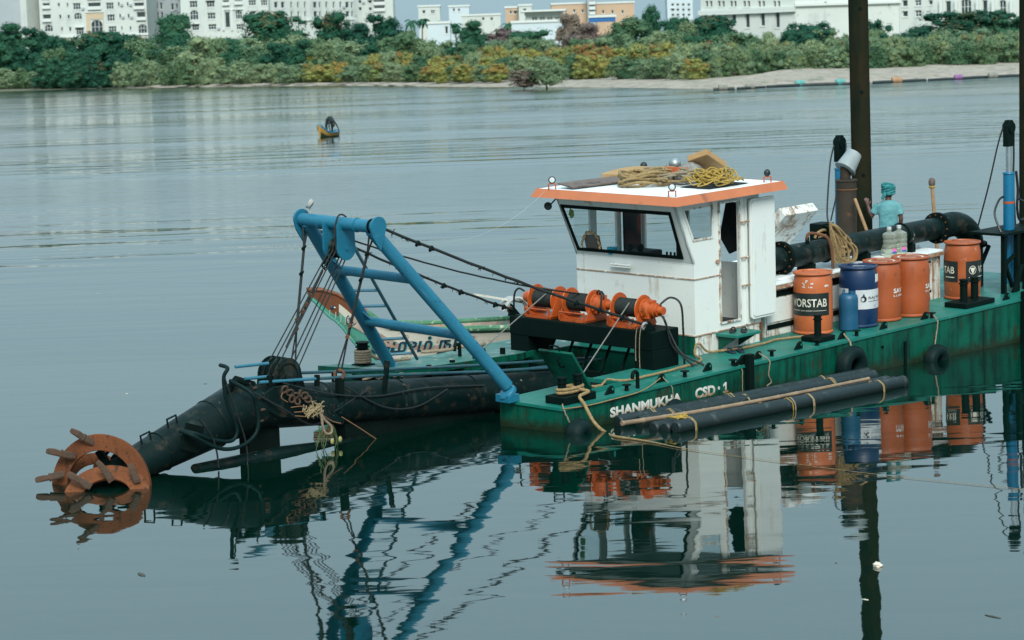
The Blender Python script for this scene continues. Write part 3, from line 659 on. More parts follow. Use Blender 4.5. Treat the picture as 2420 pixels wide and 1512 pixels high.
def trunk_mesh(seed):
    r = random.Random(seed); m = MB()
    m.tube([(0, 0, -.08), (.01, .01, .2), (r.uniform(-.03, .03), .02, .45)], [.032, .024, .016], 6)
    for k in range(4):
        a = r.uniform(0, 6.3); m.tube([(0, 0, .18+.06*k), (.14*math.cos(a), .14*math.sin(a), .42+.05*k), (.2*math.cos(a), .2*math.sin(a), .6)], [.014, .01, .005], 5)
    me = m.mesh('trunk'); me.materials.append(MAT['trunk']); return me
TR = [trunk_mesh(i) for i in range(4)]
def ground_z(Y): return 1.0
rv = random.Random(21)
def tree(px, Y, pytop, wpx, kind, label, name='bank_tree', group=None, zb=1.1, lift=.0):
    p = at(px, 150, Y); h = max(at(px, pytop, Y).z-zb, 1.2); w = wpx*Y/FPX*(1.42 if group is None else 1.2)
    t = thing(name, label, 'tree' if 'tree' in name else 'shrub', T((p.x, p.y, zb-.1)) @ rz(rv.uniform(0, 6.28)), group)
    me = CR[kind][rv.randrange(len(CR[kind]))]
    c = link('crown', me, t); c.scale = (w*rv.uniform(.95, 1.1), w*rv.uniform(.95, 1.1), h*(1-lift)); c.location = (0, 0, h*lift)
    k = link('trunk', TR[rv.randrange(4)], t); k.scale = (min(w, h), min(w, h), h)
    return t
def palm(px, Y, pytop, label, seed):
    r = random.Random(seed); p = at(px, 150, Y); h = at(px, pytop, Y).z-1.1
    t = thing('palm_tree', label, 'palm', T((p.x, p.y, 1.)))
    m = MB(); lean = r.uniform(-.5, .5); m.tube([(0, 0, -.3), (lean*.4, 0, h*.4), (lean, 0, h*.82)], [.28, .2, .16], 7); m.build('trunk', 'trunk', t)
    f = MB()
    for k in range(13):
        a = 6.283*k/13+r.uniform(-.2, .2); e = r.uniform(-.2, 1.0); Lf = r.uniform(2.2, 3.); pr = None
        d = V((math.cos(a), math.sin(a), 0)); pts = [V((lean, 0, h*.82))+d*(Lf*s_)*(1-.25*s_*max(0, -e+.6))+V((0, 0, Lf*(e*s_-1.05*s_*s_))) for s_ in [i/6 for i in range(7)]]
        sd_ = V((-d.y, d.x, 0))
        for i in range(6):
            w0, w1 = .55*math.sin(math.pi*(.12+.88*i/6)), .55*math.sin(math.pi*(.12+.88*(i+1)/6))
            for s_ in (-1, 1):
                f.add([pts[i], pts[i+1], pts[i+1]+sd_*s_*w1-V((0, 0, w1*.5)), pts[i]+sd_*s_*w0-V((0, 0, w0*.5))], [(0, 1, 2, 3)])
    f.build('crown', 'leaf_dark', t)
def shoreY(px):
    P = [(-200, 735), (0, 715), (150, 668), (450, 600), (800, 508), (1100, 407), (1450, 336), (1700, 289), (2000, 291), (2415, 297), (2700, 310)]
    for (a, ya), (b, yb) in zip(P, P[1:]):
        if a <= px <= b: return ya+(yb-ya)*(px-a)/(b-a)
    return P[-1][1]
# tall trees one can tell apart
TALL = [(22, 735, 52, 120, 'dark', 'tall dark tree at the left edge, in front of the cut-off apartment block'), (88, 745, 62, 90, 'dark', 'dark rounded tree in front of the greyish apartment wing'),
        (128, 725, 80, 62, 'dark', 'thin dark tree with gaps, in front of the white block with the tall arch'), (165, 722, 86, 60, 'dark', 'small dark tree right of the thin gappy one, far left bank'),
        (245, 715, 72, 120, 'darkfl', 'dark tree with orange tips below the tall dark arch'), (305, 712, 78, 120, 'dark', 'broad dark tree right of the orange-tipped one below the white block'),
        (414, 720, 26, 96, 'dark', 'tall dark round-headed tree between the two large white blocks'), (640, 690, 24, 140, 'darkfl', 'largest round dark tree in front of the wide white block'),
        (792, 690, 24, 110, 'darkfl', 'round dark tree in front of the narrow-windowed wing'), (850, 680, 52, 90, 'dark', 'lower dark tree between two round dark trees, left of the slim tower'),
        (912, 670, 30, 110, 'dark', 'round dark tree at the foot of the slim white tower'), (960, 640, 68, 70, 'mid', 'mid green tree right of the dark tree under the slim tower'),
        (1114, 520, 46, 105, 'dark', 'neat dome shaped dark tree beside the plain white shed'), (1250, 500, 66, 100, 'dark', 'dark tree below the white compound wall'), (1200, 505, 62, 80, 'mauve', 'brownish tree left of the compound wall'),
        (1352, 560, 28, 66, 'mauve', 'dark brownish tree in front of the beige block'), (1395, 540, 52, 80, 'mauve', 'low brownish tree below the blue sheeted shed'), (1541, 560, 8, 40, 'dark', 'slim tall tree standing alone right of the beige blocks'),
        (1482, 500, 36, 110, 'mid', 'pale round tree below the right beige block'), (1600, 480, 36, 90, 'dark', 'dark tree below the hazy pale blue block'), (1690, 450, 34, 100, 'darkfl', 'bushy tree with orange tips at the left end of the arched hall'), (1640, 460, 46, 80, 'mid', 'green tree left of the orange-tipped one by the arched hall'),
        (1910, 420, 50, 100, 'dark', 'dark shrubby tree left of the rusty spud, before the blank end wall'), (2068, 420, 44, 60, 'dark', 'dark tree just right of the rusty spud'),
        (2250, 430, 24, 160, 'darkfl', 'wide orange-tipped tree in front of the columned building'), (2330, 435, 22, 120, 'darkfl', 'orange-tipped tree at the right, next to the widest one'), (2400, 430, 32, 90, 'dark', 'dark tree at the right edge of the far bank')]
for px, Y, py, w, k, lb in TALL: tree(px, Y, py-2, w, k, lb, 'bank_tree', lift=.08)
palm(978, 700, 22, 'spreading palm left of the small flat roofed house', 1); palm(998, 720, 18, 'tallest palm beside the small flat roofed house', 2); palm(1036, 715, 28, 'short palm in front of the small flat roofed house', 3)
palm(1081, 700, 34, 'slim palm in front of the square white block', 4); palm(1202, 690, 32, 'palm in front of the narrow beige building', 5)
# middle belt of bushy trees behind the shore shrubs
def row(px0, px1, step, dY, top, jit, w, kinds, label, name, group, lab2=None):
    px = px0
    while px < px1:
        q = px+rv.uniform(-.3, .3)*step; Y = shoreY(q)+dY+rv.uniform(-.3, .3)*12
        tp = top(q)+rv.uniform(-jit, jit)
        tree(q, Y, tp, w*rv.uniform(.8, 1.25), kinds[rv.randrange(len(kinds))], label, name, group, lift=-.2 if 'shrub' in name else -.1)
        px += step
row(-40, 340, 44, 26, lambda p: 112, 14, 84, ['dark', 'dark', 'dark', 'mid'], 'dark bushy tree in the dense wood at the left end of the far bank', 'bank_tree', 'dark wood on the left bank')
row(340, 760, 46, 34, lambda p: 92, 14, 92, ['mid', 'mid', 'dark', 'pale'], 'green bushy tree in the second row below the wide white block', 'bank_tree', 'second row of bushy trees')
row(430, 1000, 52, 70, lambda p: 84, 10, 96, ['mid', 'dark', 'pale'], 'green tree at the back of the belt below the white wings', 'bank_tree', 'back of the belt below the wings')
row(760, 1620, 50, 100, lambda p: 96-(p-760)*.022, 9, 92, ['pale', 'mid', 'pale'], 'grey-green bush in the middle belt between the coloured shrubs and the low houses', 'bank_shrub', 'grey-green middle belt')
row(1560, 2460, 50, 100, lambda p: 68-(p-1600)*.003, 7, 90, ['mid', 'dark', 'pale'], 'grey-green bush between the long right hedge and the hall', 'bank_shrub', 'bushes in front of the hall')
# shrubs along the shore
row(-30, 120, 30, 8, lambda p: 158, 10, 70, ['pale', 'mid'], 'pale shrub at the water edge on the far left', 'bank_shrub', 'shore shrubs far left')
row(120, 300, 34, 10, lambda p: 140, 12, 70, ['dark', 'dark', 'darkfl'], 'dark shrub hanging over the water on the left bank', 'bank_shrub', 'dark shore shrubs on the left')
row(290, 720, 36, 8, lambda p: 143, 12, 62, ['pale', 'mid', 'pale'], 'light green shrub along the grassy left shore', 'bank_shrub', 'light shore shrubs on the left')
row(640, 1180, 36, 45, lambda p: 122, 8, 62, ['flame', 'gold', 'olive', 'pale', 'mid'], 'coloured shrub in the back row of the yellow and orange thicket', 'bank_shrub', 'back row of the coloured thicket')
row(700, 1180, 34, 12, lambda p: 146, 8, 58, ['olive', 'pale', 'gold', 'flame', 'mid'], 'olive or rusty shrub in the front row of the thicket, middle shore', 'bank_shrub', 'front row of the coloured thicket')
row(1150, 1640, 40, 62, lambda p: 106-(p-1150)*.012, 7, 70, ['flame', 'gold', 'olive', 'olive', 'gold'], 'orange or yellow topped shrub behind the sandy spit, middle right', 'bank_shrub', 'bright shrubs behind the spit')
row(1130, 1640, 36, 34, lambda p: 132-(p-1130)*.012, 9, 64, ['pale', 'olive', 'gold', 'mid', 'flame'], 'pale olive shrub fronting the bright thicket above the sand', 'bank_shrub', 'pale shrubs above the sand')
row(1600, 2480, 28, 52, lambda p: 98-(p-1600)*.034, 5, 66, ['hedge', 'hedge', 'hedgefl'], 'dense hedge-like mangrove shrub in the long right-hand belt', 'bank_shrub', 'long right-hand hedge')
row(1610, 2480, 30, 44, lambda p: 118-(p-1600)*.036, 6, 60, ['mid', 'hedge', 'mid'], 'lower leafy shrub at the foot of the long right-hand belt', 'bank_shrub', 'foot of the right-hand hedge')
tree(1236, 352, 160, 66, 'mauve', 'dry purplish bush standing at the water edge, middle shore', 'bank_shrub', zb=.3)
tree(1290, 350, 128, 80, 'pale', 'large pale green shrub leaning over the purplish bush', 'bank_shrub', zb=.4)
for i, (px, w) in enumerate(((820, 30), (1180, 34), (1420, 30), (1575, 40), (1660, 40), (1740, 40))):
    tree(px, shoreY(px)+45, 170-i*3.2, w*1.2, 'mauve', 'low dry purplish scrub at the foot of the far bank shrubs', 'bank_shrub', 'dry scrub patches', zb=.6)
# ---------------------------------------------------------------- floating pipeline at the sand bank
def wpt(px, py, z=0.):
    a, b = px-PW/2, py-PH/2; u, v = a*_c-b*_s, a*_s+b*_c; d = _rt*(u/FPX)-_up*(v/FPX)+_fw
    return V((0, 0, CAM_H))+d*((z-CAM_H)/d.z)
FP = [(1680, 214), (1740, 212), (1810, 208), (1890, 203.5), (1985, 200.5), (2060, 198), (2118, 195), (2190, 191.5), (2263, 188), (2340, 184), (2425, 180)]
pts = [wpt(*p) for p in FP]
for i in range(len(pts)-1):
    a, b = pts[i].copy(), pts[i+1].copy(); a.z = b.z = .12; d = (b-a).normalized()*.25
    o = MB().tube([a+d, (a+b)/2+V((0, .15, .02)), b-d], .19 if i % 3 != 1 else .16, 8).build('floating_pipe', 'float_pipe'); tag(o, 'black floating pipe length moored along the sand bank', 'pipe', 'floating pipeline by the sand')
for (px, py), m_, lb, s_ in (((1890, 202), 'float_teal', 'left of the two turquoise floats on the pipeline', .75), ((1985, 199), 'float_teal', 'right of the two turquoise floats on the pipeline, left of the rusty spud', .75),
                             ((2118, 194), 'float_orange', 'orange float on the pipeline just right of the rusty spud', .8), ((2263, 187), 'float_purple', 'purple float on the pipeline near the right edge', .65),
                             ((1708, 212), 'float_grey', 'grey float at the left end of the pipeline', .7), ((1772, 209), 'float_grey', 'second grey float from the left end of the pipeline', .7), ((2345, 183), 'float_grey', 'dull grey float on the pipeline at the far right', .75)):
    p = wpt(px, py+1)
    m = MB(); prof = [(.02, -.8), (.42, -.76), (.52, -.55), (.52, -.1), (.46, -.05), (.46, .05), (.52, .1), (.52, .55), (.42, .76), (.02, .8)]
    m.lathe((0, 0, 0), (1, .08, 0), [(r_*s_, h_*s_) for r_, h_ in prof], 14)
    o = m.build('float', m_, place=T((p.x, p.y-.2, .3))); tag(o, lb, 'float', 'floats on the pipeline')
# ================================================================ the dredger
D = thing('cutter_dredger', 'green steel cutter suction dredger with white wheelhouse and blue A-frame', 'dredger', HM)
def part(m, name, mt, parent=D, bevel=0): return m.build(name, mt, parent, bevel)
# ---- hull: two side pontoons and the main body between them (aft of the ladder well)
XA = 12.9
hull = MB(); hull.box(0, XA, 0, 1.1, -1.15, -.012); hull.box(0.02, XA, 3.1, 4.2, -1.15, -.012); hull.box(3.62, XA-.01, 1.1, 3.1, -1.15, -.014)
hl = part(hull, 'hull', 'hull_green')
dk = MB(); dk.box(-.018, XA, -.018, 1.1, -.012, 0); part(dk, 'deck_plate', 'deck_green')
dk = MB(); dk.box(.1, XA, 3.1, 4.218, -.012, 0); part(dk, 'deck_plate', 'port_deck')
dk = MB(); dk.box(3.6, XA, 1.1, 3.1, -.012, -.002); part(dk, 'deck_plate', 'deck_green')
# raised port bow platform (its edge is a thick green plate)
pf = MB(); poly = [(-.42, 4.1, .2), (-.1, 2.88, .2), (.99, 2.82, .16), (2.3, 2.86, .09), (2.62, 3.06, .05), (2.62, 3.7, .04), (1.92, 3.74, .09), (.97, 3.7, .15), (.1, 3.85, .2)]
pf.prism(poly, (0, 0, -.012), 0)
pl = part(pf, 'bow_platform', 'port_deck')
ed = MB()
for a, b in zip(poly, poly[1:5]):
    a, b = V(a), V(b); ed.bar(a-V((0, 0, .04)), b-V((0, 0, .04)), .03, .085)
ed.build('platform_edge', 'hull_green', pl)
for q in ((-.32, 3.9), (.0, 2.95), (.55, 2.95), (1.0, 2.95), (1.5, 3.0), (2.1, 3.05)):
    MB().bar((q[0], q[1], -.3), (q[0], q[1], .18), .06, .05).build('platform_leg', 'black_paint', pl)
MB().box(0., 2.4, 3.02, 3.05, -.28, .02).build('side_plate', 'hull_green', pl)
# second walkway edge running aft beside the well
MB().bar((1.1, 2.83, .03), (2.7, 3.0, .03), .06, .07).build('walkway_edge', 'hull_green', D)
# weld seams and plates on the starboard side
for x in (1.6, 3.5, 4.95, 6.55, 8.4, 9.6, 11.2):
    MB().box(x-.008, x+.008, -.006, .0, -1., -.03).build('weld_seam', 'hull_green', D)
MB().box(-.012, XA, -.022, -.002, -.035, -.012).build('deck_edge', 'deck_green', D)
MB().box(-.022, -.002, 0, 1.1, -.035, -.012).build('deck_edge', 'deck_green', D)
for x0, x1, z0, z1 in ((.84, 2.4, -.42, -.118), (2.54, 3.42, -.36, -.13)):
    MB().box(x0, x1, -.007, -.001, z0, z1).build('name_plate', 'hull_green', D)
def hull_text(txt, x0, x1, z0, z1, dz=0):
    me = fit(text_mesh(txt, 1, 0, .045), x0, x1, 0, 1)
    for v in me.vertices:
        x, t = v.co.x, v.co.y; v.co = (x, -.0105, z0+(z1-z0)*t+dz*(x-x0))
    me.materials.append(MAT['hull_letter']); link('lettering', me, D)
hull_text('SHANMUKHA', .885, 2.32, -.272, -.138, -.018); hull_text('CSD', 2.605, 3.03, -.302, -.158, -.02); MB().add([(3.19+.125*a, -.0105, -.318+.146*b) for a, b in ((.05, 0), (.95, 0), (.95, .2), (.68, .2), (.68, 1), (.42, 1), (.08, .82), (.08, .62), (.4, .74), (.4, .2), (.05, .2))], [tuple(range(11))]).build('lettering', 'hull_letter', D)
MB().cyl((3.11, -.0105, -.232), (3.11, -.004, -.232), .024, n=10).build('lettering', 'hull_letter', D)
# ---- deck fittings
def lug(x, y, s=1.):
    m = MB(); pr = [(x-.11*s, y, 0), (x+.07*s, y, 0), (x+.075*s, y, .06*s), (x+.05*s, y, .1*s), (x+.02*s, y, .11*s), (x-.03*s, y, .085*s)]
    m.prism(pr, (0, .03, 0)); o = m.build('eye_plate', 'black_paint', D, .004)
    MB().cyl((x+.035*s, y-.003, .062*s), (x+.035*s, y+.033, .062*s), .018*s, n=10).build('eye_hole', 'deck_green', o)
for x in (1.06, 2.08, 3.06, 4.15, 5.09, 6.12, 7.15, 8.21, 10.45): lug(x, .12)
lug(2.2, 3.55, 1.1); lug(1.35, 3.3, 1.1)
def pin(x, y, h=.085):
    m = MB(); m.lathe((x, y, 0), (0, 0, 1), [(.028, 0), (.026, h-.014), (.062, h-.012), (.062, h), (.001, h+.002)], 12); m.build('deck_pin', 'black_paint', D)
for x in (1.345, 2.53, 3.56, 4.42, 5.47, 6.42, 8.34): pin(x, .1)
def gooseneck(x, y, h=.24, s=-1):
    m = MB(); c = [(x, y, 0), (x, y, h-.06)]+[(x+s*.05*(1-math.cos(t)), y, h-.06+.05*math.sin(t)) for t in (.5, 1., 1.57, 2.1, 2.7, 3.14)]+[(x+s*.1, y, h-.1)]
    m.tube(c, .026, 10); m.build('gooseneck_vent', 'black_paint', D)
gooseneck(1.565, .1); gooseneck(1.55, 3.35, .3)
def bollard(x0, x1, y0, y1, hb, posts, hp, rp):
    b = MB().box(x0, x1, y0, y1, 0.001, hb).build('bollard', 'black_paint', D, .01)
    for x, y in posts:
        MB().lathe((x, y, hb), (0, 0, 1), [(rp, 0), (rp, hp-.075), (rp*1.32, hp-.073), (rp*1.32, hp-.06), (rp, hp-.058), (rp*1.02, hp-.02), (rp*1.25, hp-.018), (rp*1.25, hp), (.001, hp+.004)], 18).build('bollard_post', 'black_paint', b)
bollard(.13, .73, .08, .42, .1, ((.27, .25), (.57, .25)), .23, .055)
bollard(5.62, 6.0, .17, .5, .075, ((5.81, .34),), .3, .052)
bollard(9.3, 10.1, .12, .52, .08, ((9.55, .33), (9.85, .33)), .34, .06)
bollard(-.13, .1, 3.52, 3.76, .215, ((-.02, 3.64),), .3, .075)
# bow hatch with its lid standing open
hc = MB(); x0, x1, y0, y1 = .96, 1.55, .36, .96
hc.box(x0, x1, y0, y0+.02, .001, .06); hc.box(x0, x1, y1-.02, y1, .001, .06); hc.box(x0, x0+.02, y0+.02, y1-.02, .001, .06); hc.box(x1-.02, x1, y0+.02, y1-.02, .001, .06)
hc = hc.build('deck_hatch', 'deck_green', D)
MB().box(x0+.02, x1-.02, y0+.02, y1-.02, .002, .006).build('hatch_opening', 'black_dull', hc)
ldm = MB(); ldm.prism([(.95, .365, .055), (.95, .955, .055), (.59, .955, .565), (.59, .365, .565)], (.03, 0, .022)); ld = ldm.build('hatch_lid', 'hull_green', D, .006)
MB().tube(spline([(.73, .62, .36), (.66, .62, .37), (.6, .62, .46), (.63, .62, .5)], 5), .012, 6).build('handle', 'black_paint', ld)
MB().tube(spline([(.62, .6, .575), (.6, .6, .64), (.6, .75, .64), (.62, .75, .575)], 5), .012, 6).build('handle', 'black_paint', ld)
# fender post on the side and its bracket
fp = MB().box(3.67, 3.78, -.1, -.008, -.36, .15).build('fender_post', 'black_paint', D, .01)
MB().prism([(3.5, .02, .001), (3.8, .02, .001), (3.78, .02, .13), (3.7, .02, .13)], (0, .04, 0)).build('bracket', 'black_paint', fp)
for x in (10.62, 11.75): MB().box(x, x+.16, -.12, -.008, -.7, .12).build('fender_post', 'black_paint', D, .01)
MB().cyl((6.9, -.03, -.22), (6.9, .0, -.22), .02, n=10).build('hull_plug', 'black_paint', D)
MB().box(7.45, 7.5, -.03, -.004, -.75, -.22).build('rub_bar', 'black_paint', D)

# ---- A-frame gantry
def leg(m, a, b, r): m.cyl(a, b, r, n=20)
SF, PF = V((-.06, .9, .2)), V((.15, 3.3, .22)); ST, PT = V((-1.74, 1.52, 2.36)), V((-1.76, 2.68, 2.4))
gan = MB(); gan.cyl((-1.745, 1.42, 2.405), (-1.765, 2.78, 2.425), .082, n=22)
G = gan.build('gantry_crossbar', 'frame_blue', D)
for n_, a, b in (('s', SF, ST), ('p', PF, PT)):
    m = MB(); m.cyl(a, b, .085, n=20); m.build('gantry_leg', 'frame_blue', D)
    base = MB(); base.lathe(a-V((0, 0, .09)), (b-a), [(.13, -.03), (.13, .02), (.09, .05)], 18); base.box(a.x-.1, a.x+.1, a.y-.12, a.y+.12, a.z-.2, a.z-.1)
    base.build('leg_shoe', 'frame_blue', D, .006)
    pz = MB(); pz.box(a.x-.09, a.x+.09, a.y-.1, a.y+.1, 0.001, a.z-.15); pz.build('leg_pedestal', 'black_paint', D)
def on(a, b, t): return a.lerp(b, t)
for t in (.33, .69):
    a, b = on(SF, ST, t), on(PF, PT, t-.01)
    m = MB(); m.cyl(a, b, .062, n=16); o = m.build('gantry_brace', 'frame_blue', D)
    for P, Q, A_, B_ in ((a, b, SF, ST), (b, a, PF, PT)):
        d = (Q-P).normalized(); u = (B_-A_).normalized()
        for s_ in (1, -1): MB().prism([P+d*.05+u*.05*s_, P+d*.24, P+u*.26*s_+d*.05], d.cross(u).normalized()*.014).build('gusset', 'frame_blue', o)
# end discs, collar rings, floodlight
for y, dy, z in ((1.405, -.03, 2.405), (2.79, .03, 2.425)):
    x = -1.745; m = MB(); pr = [(x+.13*math.cos(t), y, z+.13*math.sin(t)) for t in [math.pi*(i/12) for i in range(13)]]+[(x-.1, y, z-.12), (x+.02, y, z-.3), (x+.1, y, z-.1)]
    m.prism(pr, (0, dy, 0)); m.build('crossbar_end_plate', 'frame_blue', D)
for y in (1.48, 1.5, 2.7): MB().torus((-1.745, y, 2.41), (0.015, -1, 0), .085, .01, 24, 8).build('crossbar_ring', 'black_dull', D)
for y in (1.75, 2.42): MB().cyl((-1.75, y, 2.41), (-1.75, y+.03, 2.41), .092, n=22).build('crossbar_sleeve', 'frame_blue', D)
fl = MB(); fl.cyl((-1.72, 2.66, 2.5), (-1.72, 2.66, 2.58), .012, n=8); fl.lathe((-1.73, 2.66, 2.63), (-.5, .55, .6), [(.02, -.05), (.06, -.03), (.07, .01), (.062, .012)], 16); flo = fl.build('floodlight', 'grey_trim', D)
MB().cyl((-1.734, 2.667, 2.637), (-1.737, 2.67, 2.64), .06, n=16).build('lens', 'lamp_lens', flo)
# sheave housing under the crossbar
for y in (1.98, 2.24):
    x, z = -1.74, 2.42; m = MB(); pr = [(x+.14, y, z), (x+.145, y, z-.28)]+[(x+.15*math.cos(t), y, z-.32-.15*math.sin(t)) for t in [math.pi*i/12 for i in range(13)]]+[(x-.14, y, z)]
    m.prism(pr, (0, .025, 0)); m.build('sheave_cheek', 'frame_blue', D)
for y in (2.04, 2.1, 2.16): MB().lathe((-1.74, y, 2.1), (0, 1, 0), [(.02, -.025), (.13, -.025), (.11, 0), (.13, .025), (.02, .025)], 22).build('sheave', 'black_steel', D)
MB().cyl((-1.74, 1.965, 2.1), (-1.74, 2.28, 2.1), .025, n=10).build('sheave_pin', 'frame_blue', D)
# climbing ladder on the gantry
off = V((.34, -.22, 0)); a0, a1 = on(PF, PT, .02)+off, on(PF, PT, .8)+off
lr = MB(); lr.tube([a0, on(a0, a1, .5), a1]+spline([a1, a1+V((-.07, .02, .12)), a1+V((-.2, .1, .15)), on(PF, PT, .9)], 4)[1:], .022, 8); lad = lr.build('access_ladder', 'pipe_old_blue', D)
for t in (.06, .2, .36, .5, .64, .78):
    MB().cyl(on(PF, PT, t*.8+.02), on(a0, a1, t), .02, n=8).build('rung', 'pipe_blue', lad)

# ---- winch table
tz = .525
wt = MB(); wt.box(2.65, 3.2, .75, 3.43, tz-.26, tz); tb = wt.build('winch_table', 'black_paint', D, .012)
for y0, y1, ty in ((.75, 1.1, 0), (3.08, 3.43, .06)):
    m = MB(); p = [(2.66, y0, tz-.26), (3.19, y0, tz-.26), (3.19, y0+ty*0, .0), (2.66, y0, .0)]
    m.prism(p, (0, y1-y0, 0)); m.build('table_leg', 'black_paint', tb, .01)
MB().box(2.66, 2.69, 1.1, 3.08, -.24, -.12).build('cross_beam', 'black_paint', tb)
for y in (1.4, 1.75, 2.1, 2.45, 2.8):
    MB().bar((2.7, y, -.12), (3.1, y+.12, .27), .03, .03).build('strut', 'black_paint', tb)
# ---- winches
def winch(ya, yb, motor, name='winch'):
    """drum between flanges at ya > yb; motor = 'port', 'stbd' or 'gear'"""
    ax, az, rf, rd = 2.95, tz+.25, .19, .125
    w = MB(); w.box(2.72, 3.18, yb-.02, ya+.02, tz+.001, tz+.03); W = w.build(name, 'winch_orange', D)
    for y, s_ in ((ya, 1), (yb, -1)):
        MB().lathe((ax, y, az), (0, s_, 0), [(.02, -.008), (rf, -.008), (rf+.006, 0), (rf, .008), (.02, .01)], 30).build('flange', 'winch_orange', W)
        m = MB(); m.prism([(2.72, y+s_*.02, tz+.03), (3.18, y+s_*.02, tz+.03), (3.06, y+s_*.02, az+.05), (2.86, y+s_*.02, az+.05)], (0, s_*.02, 0)); m.build('side_frame', 'winch_orange', W)
    prof = []; n_ = int((ya-yb)/.018)
    for i in range(n_):
        y = (ya-yb-.02)*(i+.5)/n_+.01
        prof += [(rd-.004, y-.007), (rd+.004, y), (rd-.004, y+.007)]
    prof = [(rd-.03, .01)]+prof+[(rd-.03, ya-yb-.01)]
    MB().lathe((ax, yb, az), (0, 1, 0), prof, 26).build('wire_coil', 'drum_rope', W)
    g = MB(); g.cyl((2.71, yb, tz+.13), (2.71, ya, tz+.13), .012, n=8); g.bar((2.71, yb-.01, tz+.02), (2.71, yb-.01, tz+.15), .02, .02); g.bar((2.71, ya+.01, tz+.02), (2.71, ya+.01, tz+.15), .02, .02)
    g.build('guard_bar', 'winch_orange', W)
    y, s_ = (ya+.04, 1) if motor == 'port' else (yb-.04, -1)
    if motor == 'port':
        MB().lathe((ax, y, az), (0, s_, 0), [(.11, 0), (.115, .05), (.09, .055), (.09, .12), (.07, .125), (.07, .17), (.001, .172)], 20).build('motor', 'winch_orange', W)
        L_ = .11
    else:
        L_ = .2 if motor == 'gear' else .24
        MB().lathe((ax, y, az), (0, s_, 0), [(.15, 0), (.15, .03), (.135, .032), (.13, .1), (.105, .115), (.1, L_-.05), (.085, L_-.045), (.085, L_), (.06, L_+.002), (.055, L_+.08), (.001, L_+.082)], 24).build('gearbox', 'winch_orange', W)
        for k in range(12):
            t = k*math.pi/6; c = V((ax+.14*math.cos(t), y, az+.14*math.sin(t)))
            MB().cyl(c, c+V((0, s_*.045, 0)), .011, n=6).build('bolt', 'winch_orange', W)
        MB().box(ax-.06, ax+.06, min(y, y+s_*.15), max(y, y+s_*.15), az+.08, az+.13).build('valve_block', 'winch_orange', W, .008); MB().box(ax-.1, ax-.05, min(y+s_*.05, y+s_*.13), max(y+s_*.05, y+s_*.13), az-.12, az-.02).build('port_block', 'winch_orange', W, .008)
        for k, (dx, dz) in enumerate(((-.02, .15), (.03, .13))):
            if motor == 'gear': MB().tube(spline([(ax+dx, y+s_*.03, az+dz), (ax+dx-.03, y+s_*.09, az+dz+.05), (ax+dx-.05, y+s_*.16, az+dz), (ax+dx-.09, y+s_*.17, az-.02)], 5), .013, 7).build('hydraulic_hose', 'cable_black', W)
winch(3.16, 2.72, 'port'); winch(2.5, 2.06, 'gear'); winch(1.6, 1.16, 'stbd')
for k, (p) in enumerate(([(2.95, .86, .86), (3.05, .76, .95), (3.1, .62, .86), (3.14, .62, .5), (3.2, .66, .02)], [(2.9, .8, .72), (2.92, .74, .62), (3.0, .7, .3), (3.15, .45, .02)], [(2.98, .84, .7), (3.0, .76, .5), (3.06, .6, .2), (3.3, .4, .015)],
                          [(2.95, 3.4, .85), (2.93, 3.5, .88), (2.9, 3.56, .75), (2.9, 3.56, .3), (2.95, 3.55, .02)])):
    MB().tube(spline(p, 7), .015, 7).build('hydraulic_hose', 'cable_black', D)

# ---- wheelhouse
CX, CS, CP, CA, KZ, ZT = 3.86, 1.0, 3.2, 5.34, 1.285, 2.14
SX = CX-.40
wh = MB(); wh.box(CX+.004, CA, CS+.004, CP, .0, .276); WH = wh.build('wheelhouse', 'white_rusty', D)
MB().box(CX-.004, CX+.002, CS+.01, CP, .002, .27).build('front_skirt', 'hull_green', WH)
def slab(poly, n, th, mt, name, holes=None):
    pass
def panel_xz(y, th, cells, name='wall', mt='white_paint'):
    """wall in the x-z plane made of convex cells"""
    m = MB()
    for c in cells: m.prism([(x, y, z) for x, z in c], (0, th, 0))
    return m.build(name, mt, WH)
def fx(z): return CX if z <= KZ else CX-(z-KZ)*.40/(ZT-KZ)
z0, zs = .276, 2.14
wz0, wz1 = 1.61, 2.085     # side window
D0, D1, dz0, dz1 = 4.415, 4.865, .385, 2.09
panel_xz(CS, .035, [[(CX, z0), (D0, z0), (D0, KZ), (CX, KZ)], [(CX, KZ), (D0, KZ), (D0, wz0), (fx(wz0), wz0)], [(fx(wz0), wz0), (3.835, wz0), (3.62, wz1), (fx(wz1), wz1)], [(4.285, wz0), (D0, wz0), (D0, wz1), (4.295, wz1)], [(fx(wz1), wz1), (D0, wz1), (D0, zs), (fx(zs), zs)],
                    [(D0, z0), (D1, z0), (D1, dz0), (D0, dz0)], [(D0, dz1), (D1, dz1), (D1, zs), (D0, zs)], [(D1, z0), (CA, z0), (CA, zs), (D1, zs)]])
# port wall: window, doorway, pillar
panel_xz(CP-.035, .035, [[(CX, z0), (4.28, z0), (4.28, KZ), (CX, KZ)], [(CX, KZ), (4.28, KZ), (4.28, 1.3), (fx(1.3), 1.3)], [(fx(1.3), 1.3), (fx(1.3)+.06, 1.3), (fx(2.05)+.06, 2.05), (fx(2.05), 2.05)], [(4.14, 1.3), (4.28, 1.3), (4.28, 2.05), (4.14, 2.05)], [(fx(2.05), 2.05), (CA, 2.05), (CA, zs), (fx(zs), zs)], [(4.72, z0), (CA, z0), (CA, 1.1), (4.72, 1.1)], [(4.72, 1.1), (4.82, 1.1), (4.82, 2.05), (4.72, 2.05)], [(5.25, 1.1), (CA, 1.1), (CA, 2.05), (5.25, 2.05)]])
